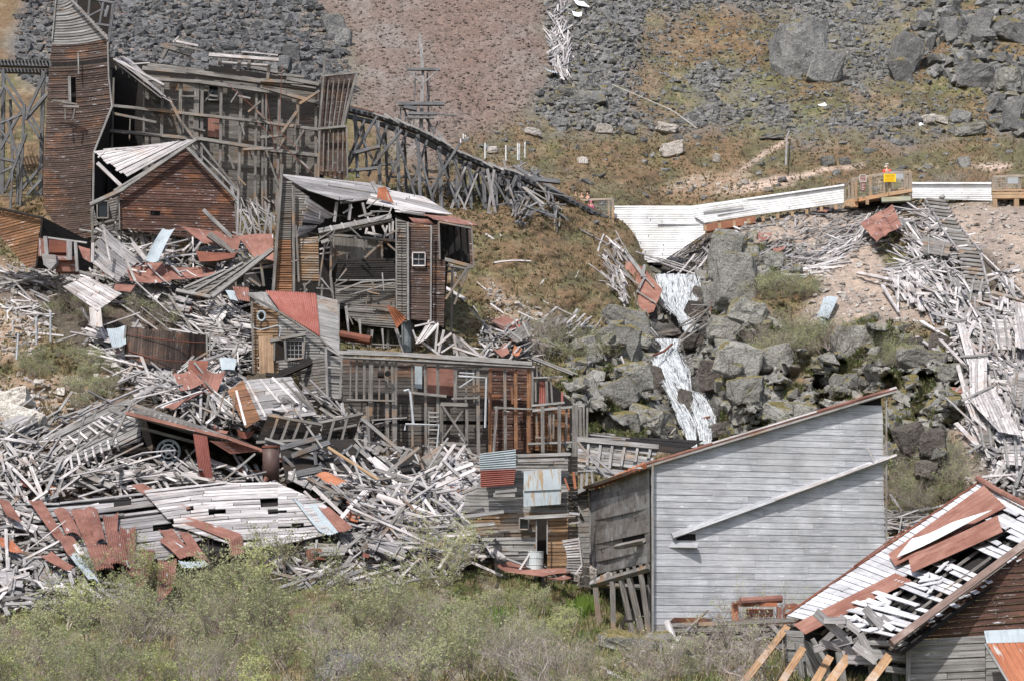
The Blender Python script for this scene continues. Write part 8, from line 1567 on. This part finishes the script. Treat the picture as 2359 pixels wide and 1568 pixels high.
for i, (u0, v0, w, h, an) in enumerate(FR):
    an += uni(-6, 6); t = math.radians(an); ct, st = math.cos(t), math.sin(t); f = lambda x, y: (u0 + x * ct - y * st, v0 + x * st + y * ct)
    P = [gsm(*f(x, y), .35) + Vector((0, -.7 - .5 * (y < 0) * uni(0, 1), uni(-.1, .2))) for x, y in ((-w, -h), (w, -h), (w * uni(.7, 1), h), (-w * uni(.7, 1.1), h))]
    S_f = bil(*P); c = sum(P, Vector()) / 4; mt = random.choice(['pale', 'paleg', 'paleg', 'grey', 'mill', 'taupe', 'frame'])
    w_ = ('slide near the stairway' if u0 > 2100 else 'tangle above the framed wall' if 1150 < u0 < 1300 and v0 < 900 else 'heap ' + (PLW[1] if v0 < 760 else PLW[2] if v0 < 970 else (PLW[3] if u0 < 640 else PLW[5]) if v0 < 1125 and u0 < 1000 else PLW[7] if u0 < 300 else PLW[6] if u0 > 900 else PLW[4]))
    T = Thing('wall_fragment', f"{'wide ' if w > 43 else 'small ' if w < 32 else ''}{TN[mt]} wall fragment {'tilted down right' if an > 12 else 'tilted up right' if an < -12 else 'lying level'} in the {w_}", 'wall fragment', c, 'wall fragments in the heaps')
    n_ = max(3, int(2 * h / 6)); m = MB(); boards(m, S_f, n_, 2, gap=.08, jit=.05, rag=.10, miss=.08, split=.3); T.part('boards', m, W(mt))
    for a in (.2, .75):
        m = MB(); N2 = face_cam(P[0], P[1], P[2]); m.beam(S_f(a, -.08) + N2 * .06, S_f(a + uni(-.05, .05), 1.1) + N2 * .06, .09, .07); T.part('batten', m, W('grey'))
# ---- turn the collected boards into objects
def plank_mb(p):
    p0, p1, w, th, mt, lb, g = p; m = MB(); d = (p1 - p0); up = Vector((gau(0, .25), -.75 + gau(0, .15), .65 + gau(0, .2))); bd = gau(0, .02) * d.length if rnd() < .3 else 0; m.beam(p0, p1, w * (1.35 if rnd() < .12 else 1), th, up=up, taper=uni(.6, 1.1), bend=bd); return m
TONE = {'pale': 'bleached', 'paleg': 'pale grey', 'grey': 'grey', 'taupe': 'brownish grey', 'mill': 'stained', 'frame': 'dark grey', 'dark': 'dark', 'trestle': 'dark grey'}
def plabel(p):
    pr = []
    for P in (p[0], p[1]):
        zc = P.y * cp + P.z * sp; pr.append((P.x / zc, (P.z * cp - P.y * sp) / zc))
    dx, dy = pr[1][0] - pr[0][0], pr[1][1] - pr[0][1]; L = math.hypot(dx, dy) * FP
    if dx < 0: dx, dy = -dx, -dy
    a = math.degrees(math.atan2(dy, dx)); tl = 'nearly upright' if abs(a) > 65 else 'lying level' if abs(a) < 12 else 'sloping up to the right' if a > 0 else 'sloping down to the right'
    i = p[5].find('plank '); z_ = p[5][i + 6:] if i >= 0 else p[5].split(' ', 2)[2]
    s_ = f"{'long' if L > 170 else 'medium' if L > 120 else 'short'} {'wide' if p[2] * FP / p[0].y > 8 else 'narrow'} {TONE[p[4]]} plank {tl} {z_}".split()
    return ' '.join(s_[:16])
LOOSE = [p for p in LOOSE if p[2] > .012]
LOOSE.sort(key=lambda p: -((p[1] - p[0]).length * p[2] / max(20, p[0].y) ** 2))
for p in LOOSE[:300]: single('plank', plank_mb(p), W(p[4]), plabel(p), 'plank', (p[0] + p[1]) / 2, p[6])
by = {}
for p in LOOSE[300:]: by.setdefault(p[4], []).append(p)
rub = MB(); mats_ = list(by); counts = []
for mt in mats_:
    n0 = len(rub.f)
    for p in by[mt]:
        m = plank_mb(p); o = len(rub.v); rub.v += m.v; rub.f += [[i + o for i in f] for f in m.f]; rub.uv += m.uv
    counts.append((n0, len(rub.f)))
ob = single('plank_rubble', rub, W(mats_[0]), 'countless small bleached boards and splinters filling the heaps', 'plank rubble', (0, 100, 10), kind='stuff')
for mt in mats_[1:]: ob.data.materials.append(W(mt))
mi = np.zeros(len(ob.data.polygons), dtype=np.int32)
for k_, (a, b) in enumerate(counts): mi[a:b] = k_
ob.data.polygons.foreach_set('material_index', mi)
del ob['category']

SCR = [((300, 640), 'in the spill right of the bleached roof panel'), ((430, 880), 'below the wooden tank'), ((90, 1130), 'below the ribbed shed roof'), ((560, 1000), 'above the iron boiler'), ((900, 1160), 'in the heap before the framed wall'), ((1040, 1130), 'left of the shack corner'), ((760, 1180), 'right of the blue sheet'), ((1010, 1250), 'in the heap left of the shack door'), ((480, 700), 'above the tank'), ((60, 1330), 'at the lower left edge'), ((2290, 900), 'beside the stairway'), ((1170, 800), 'above the framed wall'), ((700, 1060), 'among the dark beams'), ((330, 830), 'below the left end of the tank'), ((850, 1290), 'under the shack heap')]
for i in range(45):
    (cu0, cv0), ph = SCR[i % 15]; u, v = cu0 + gau(0, 45), cv0 + gau(0, 16); w, h = uni(8, 24), uni(5, 14); t = uni(-.6, .6); ct, st = math.cos(t), math.sin(t)
    pts = [(u + x * ct - y * st, v + x * st + y * ct) for x, y in ((-w, -h), (w, -h * uni(.4, 1)), (w * uni(.6, 1), h), (-w * uni(.5, 1), h))]
    gsheet('metal_scrap', (R_, R2, lambda: rust('orange_rusted_sheet'))[i // 15](), pts, ('small rusted', 'dull brown', 'bright orange')[i // 15] + ' metal scrap ' + ph, 'metal scrap', uni(.5, 1.2), 'rusted scraps in the heaps', bow=.2, seed=i)
# ================================================================= rusty machine and crib wall below the grey building
T = Thing('rusted_winch', 'rusted iron winch half hidden by a leafless bush below the grey building', 'machine', gsm(1770, 1445))
Yw = 74.
for (u0, v0, u1, v1, d) in ((1686, 1388, 1700, 1440, .1), (1700, 1385, 1790, 1396, 0), (1700, 1425, 1870, 1437, -.1), (1790, 1396, 1800, 1436, 0), (1720, 1400, 1780, 1420, .4), (1810, 1390, 1870, 1402, .2), (1850, 1396, 1870, 1440, .3)):
    m = MB(); m.poly([q(u0, v0, Yw + d), q(u1, v0 + 2, Yw + d), q(u1, v1, Yw + d), q(u0, v1, Yw + d)], (0, -1, 0), .25); T.part('iron_plate', m, rust('orange_rusted_sheet') if rnd() < .4 else R_())
m = MB(); m.tube([q(1705, 1384, Yw - .1), q(1800, 1378, Yw + .2)], .12, 10); T.part('drum', m, R_()); m = MB(); ring(m, q(1826, 1412, Yw), .28, .04, .06, 20); T.part('wheel', m, R_()); m = MB(); m.beam(q(1686, 1390, Yw), q(1712, 1382, Yw), .08); T.part('handle', m, R2())
m = MB(); m.tube([q(1536, 1432, 73), q(1560, 1500, 72), q(1580, 1560, 70)], [.10, .14, .2], 8); single('bleached_log', m, W('pale'), 'bleached log end standing in front of the crib wall', 'log', q(1560, 1540, 71))
T = Thing('crib_wall', 'low dark timber crib wall overgrown with roots below the grey building', 'wall', q(1700, 1520, 73))
part_bm(T, 'crib_beam', 'frame', 73.6, [(1540, 1440, 1830, 1428, 9, 74, 73.4), (1545, 1452, 1860, 1446, 8), (1560, 1470, 1860, 1462, 8), (1570, 1490, 1850, 1482, 8, 73.2), (1560, 1510, 1840, 1504, 8, 73)])
part_poly(T, 'dark_core', 'dark', [(1545, 1446, 74.2), (1860, 1440, 74), (1850, 1560, 73.6), (1560, 1560, 73.6)], 74, .1)

# ================================================================= willows and bushes
BK = wood('willow_bark', (.34, .29, .26), (.20, .165, .15), (.34, .27, .23), .4); LW = leafmat('willow_leaves', (.31, .34, .17), (.50, .51, .30)); LY = leafmat('young_yellow_green_leaves', (.36, .40, .15), (.54, .56, .28)); TW = wood('grey_twigs', (.44, .39, .36), (.28, .245, .225), (.38, .30, .25), .4)
def bush_mesh(seed, h, spread, stems, leaf_n, leaf_s, twig=1.0):
    r = random.Random(seed); B = MB(); tips = []
    def grow(p, d, l, rad, lev):
        pts = [p]; rr = [rad]; n = 4
        for i in range(n):
            d = (d + Vector((r.gauss(0, .22), r.gauss(0, .22), r.gauss(.06, .12)))).normalized(); p = p + d * l / n; pts.append(p); rr.append(rad * (1 - .55 * (i + 1) / n))
            if lev < 3 and (i > 0 or lev > 0):
                for _ in range(2 if lev < 2 else 1):
                    if r.random() < .85: grow(p, (d + Vector((r.gauss(0, .7), r.gauss(0, .7), r.gauss(.15, .35)))).normalized(), l * r.uniform(.4, .7), rr[-1] * .7, lev + 1)
            if lev >= 1: tips.append((p, lev))
        B.tube(pts, rr, 3, close=False)
    for _ in range(stems):
        a = r.random() * 6.28; b = r.random() * spread; grow(Vector((math.cos(a) * b * .25, math.sin(a) * b * .25, 0)), Vector((math.cos(a) * b, math.sin(a) * b, r.uniform(.6, 1))).normalized(), h * r.uniform(.6, .95), .022 * h / 1.5 * twig, 0)
    L = MB()
    for _ in range(leaf_n):
        p, lev = r.choice(tips); c = p + Vector((r.gauss(0, .05), r.gauss(0, .05), r.gauss(0.02, .05)));
        for k_ in range(3):
            d = Vector((r.gauss(0, 1), r.gauss(0, 1), r.gauss(.5, .6))).normalized(); s = leaf_s * r.uniform(.6, 1.3); e = d.cross(Vector((r.random(), r.random(), r.random()))).normalized() * s * .32; c2 = c + Vector((r.gauss(0, .03), r.gauss(0, .03), r.gauss(0, .03)))
            i = L.add([c2 - e * .3, c2 + d * s * .5 + e, c2 + d * s, c2 + d * s * .5 - e]); L.face([i, i + 1, i + 2, i + 3])
    return B, L
BV = []
for sd_, h, sp_, st_, ln, ls in ((1, 1.5, 1.1, 5, 560, .072), (2, 1.3, 1.3, 6, 520, .070), (3, 1.7, .9, 5, 600, .075), (4, 1.1, 1.4, 7, 400, .065), (5, 1.4, 1.2, 7, 160, .05), (6, 2.3, .8, 6, 950, .065), (7, .8, 1.5, 8, 420, .055), (8, 1.2, 1.1, 7, 60, .05)):
    B, L = bush_mesh(sd_, h, sp_, st_, ln, ls); bo = B.obj('branches', BK if sd_ % 2 else TW); lo = L.obj('leaves', LY if sd_ in (2, 6) else LW); BV.append((bo.data, lo.data)); bpy.data.objects.remove(bo); bpy.data.objects.remove(lo)
def bush(k_, p, sc, label, group, name='willow_bush', cat='bush'):
    o = bpy.data.objects.new(name, None); COL.objects.link(o); o.location = p; o.rotation_euler = (0, 0, rnd() * 6.28); o.scale = (sc, sc, sc * uni(.85, 1.1)); o['label'] = label; o['category'] = cat
    if group: o['group'] = group
    for nm, d in zip(('branches', 'leaves'), BV[k_]): c = bpy.data.objects.new(nm, d); COL.objects.link(c); c.parent = o
BKD = ['rounded', 'broad', 'tall', 'spreading', 'thinly leaved', 'upright yellow green', 'low leafy', 'nearly bare']
def blabel(lb, k_, u, v):
    if v < 1300: return lb if len(lb.split()) > 14 else lb.replace('bush', BKD[k_] + ' bush', 1)
    LU = [(60, 'at the left edge'), (200, 'below the white bent sheet'), (340, 'below the tall corrugated sheets'), (470, 'below the rusted pair'), (600, 'left of the tall willow'), (740, 'right of the tall willow'), (880, 'below the plank roof eave'), (1000, 'left of the upright willow'), (1110, 'below the upright willow'), (1230, 'in front of the steel drum'), (1340, 'left of the leaf clumps'), (1450, 'before the stilts'), (1560, 'before the bleached log'), (9999, 'before the crib wall')]
    w = next(t for x, t in LU if u < x); r_ = 'back-row' if v < 1450 else 'second-row' if v < 1490 else 'third-row' if v < 1530 else 'front-row' if v < 1575 else 'nearest'
    return f'{BKD[k_]} {r_} willow bush {w}'
USED = set()
def grove(poly, n, kinds, sc, label, group, **kw):
    xs = [p[0] for p in poly]; ys = [p[1] for p in poly]; c = 0
    while c < n:
        u = uni(min(xs), max(xs)); v = uni(min(ys), max(ys))
        if not inpoly(np.array([[u]]), np.array([[v]]), poly)[0, 0]: continue
        k_ = random.choice(kinds); lb = blabel(label, k_, u, v); tr_n = tr_n + 1 if c else 0
        if v < 1300:
            fy = (v - min(ys)) / (max(ys) - min(ys)); fx = (u - min(xs)) / (max(xs) - min(xs)); w_ = BKD[k_] + (' upper' if fy < .34 else ' middle' if fy < .67 else ' lower') + (' left' if fx < .34 else ' central' if fx < .67 else ' right')
            lb = ' '.join((w_ + ' bush ' + label.split('bush ', 1)[1]).split()[:16])
        if lb in USED and tr_n < 4000 and rnd() < .97: continue
        USED.add(lb); c += 1; bush(k_, gsm(u, v, -.05), uni(*sc), lb, group, **kw)
grove([(-60, 1480), (150, 1430), (400, 1420), (620, 1400), (860, 1400), (1000, 1410), (1060, 1450), (1000, 1520), (-60, 1540)], 38, [0, 1, 2, 0, 4, 7], (.75, 1.2), 'pale green willow bush in the thicket along the lower left', 'willow thicket lower left')
grove([(-60, 1530), (1100, 1510), (1180, 1568), (1150, 1620), (-60, 1640)], 44, [0, 1, 3, 4, 6, 7], (.6, .95), 'low willow bush with bare grey twigs along the bottom edge', 'willows along the bottom edge')
grove([(900, 1400), (1200, 1400), (1360, 1440), (1340, 1540), (1100, 1500)], 22, [3, 6, 3, 1], (.5, .8), 'low sparse willow bush in front of the shack', 'willows in front of the shack')
grove([(1180, 1540), (1560, 1520), (1700, 1560), (1700, 1640), (1160, 1640)], 22, [7, 4, 3, 6], (.45, .75), 'twiggy low bush in the bottom middle', 'twiggy bushes bottom middle')
for u, v, k_, s, lb in ((640, 1345, 2, 1.1, 'tall willow with fresh yellow green leaves below the right end of the plank roof'), (560, 1370, 1, 1.2, 'willow left of the tall one below the plank roof'), (1035, 1345, 5, .95, 'tall upright willow left of the shack'), (990, 1370, 0, .9, 'broad willow at the foot of the tall upright one'), (350, 1400, 1, 1.3, 'bright green willow in front of the corrugated sheets'), (250, 1380, 0, 1.2, 'willow in front of the bent white sheet'), (1090, 1560, 7, 1.3, 'bare forked bush in the bottom centre'), (1300, 1590, 7, 1.4, 'bare reddish forked bush right of the bottom centre'),
                        (1800, 1475, 7, 1.3, 'leafy budding bush over the rusted winch'), (1860, 1480, 5, .5, 'small budding bush between the winch and the near house'), (1730, 1475, 7, .9, 'tangled bare bush left of the rusted winch'), (1620, 1540, 7, 1.2, 'tangled bare bush hanging over the crib wall'), (1700, 1560, 4, 1.2, 'dense twiggy bush in front of the crib wall'), (1780, 1570, 7, 1.2, 'bare bush at the left of the pine props'), (1560, 1570, 7, 1., 'bare bush before the bleached log')):
    bush(k_, gsm(u, v, -.05), s, lb, None)
grove([(1730, 655), (1850, 660), (1870, 700), (1740, 700)], 16, [3, 6], (.7, 1.1), 'low green bush on the knoll right of the upper waterfall', 'bushes on the gully knoll', name='low_bush')
grove([(1760, 770), (1900, 770), (1920, 830), (1780, 860), (1720, 890)], 30, [3, 6, 4], (.8, 1.3), 'grey green bush in the hollow right of the lower waterfall', 'bushes in the hollow', name='low_bush')
grove([(2040, 800), (2080, 800), (2090, 850), (2010, 850)], 10, [3, 6], (.7, 1.1), 'green bush between the crags of the right knoll', 'bushes on the right knoll', name='low_bush')
grove([(2045, 1110), (2200, 1060), (2240, 1120), (2120, 1200), (2045, 1200)], 36, [4, 3, 6], (.6, .95), 'pale grey green bush between the grey building and the plank slide', 'bushes beside the grey building', name='low_bush')
grove([(2150, 440), (2215, 440), (2215, 462), (2150, 462)], 6, [7, 4], (.9, 1.2), 'bare twiggy bush in front of the right stretch of white wall', 'bushes before the white wall', name='low_bush')
grove([(1200, 770), (1290, 770), (1290, 830), (1210, 830)], 10, [4, 7, 6], (.8, 1.2), 'brown twiggy bush right of the framed wall top', 'bushes above the framed wall', name='low_bush')
grove([(1320, 800), (1400, 800), (1400, 850), (1320, 860)], 8, [3, 6], (.7, 1.), 'green bush on the crag left of the lower waterfall', 'bushes on the left crags', name='low_bush')
grove([(300, 700), (460, 720), (420, 760), (300, 745)], 12, [7, 4, 6], (.6, .9), 'brown low bush above the wooden tank', 'bushes above the tank', name='low_bush')
grove([(110, 690), (220, 700), (260, 740), (130, 730)], 12, [6, 4], (.6, .9), 'low green bush left of the bleached roof panel', 'bushes by the roof panel', name='low_bush')
grove([(20, 830), (260, 810), (300, 880), (180, 960), (150, 890), (40, 880)], 26, [6, 3], (.5, .85), 'low heathy bush on the bank above the white boulders', 'bushes on the left bank', name='low_bush')
for u, v in ((1345, 1412), (1330, 1418), (1160, 1440), (1360, 1410)):
    m = MB()
    for i in range(46):
        a = rnd() * 6.28; r_ = rnd() * .25; p = gsm(u, v) + Vector((math.cos(a) * r_, math.sin(a) * r_, -.05)); m.beam(p, p + Vector((math.cos(a) * .3 * rnd(), math.sin(a) * .3 * rnd(), uni(.4, .75))), .04, .012, taper=.3)
    single('broad_leaf_clump', m, leafmat('bright_green_blades', (.12, .22, .03), (.25, .36, .07)), 'clump of bright green upright leaves in the grass left of the stilts', 'plant', gsm(u, v), 'bright leaf clumps')
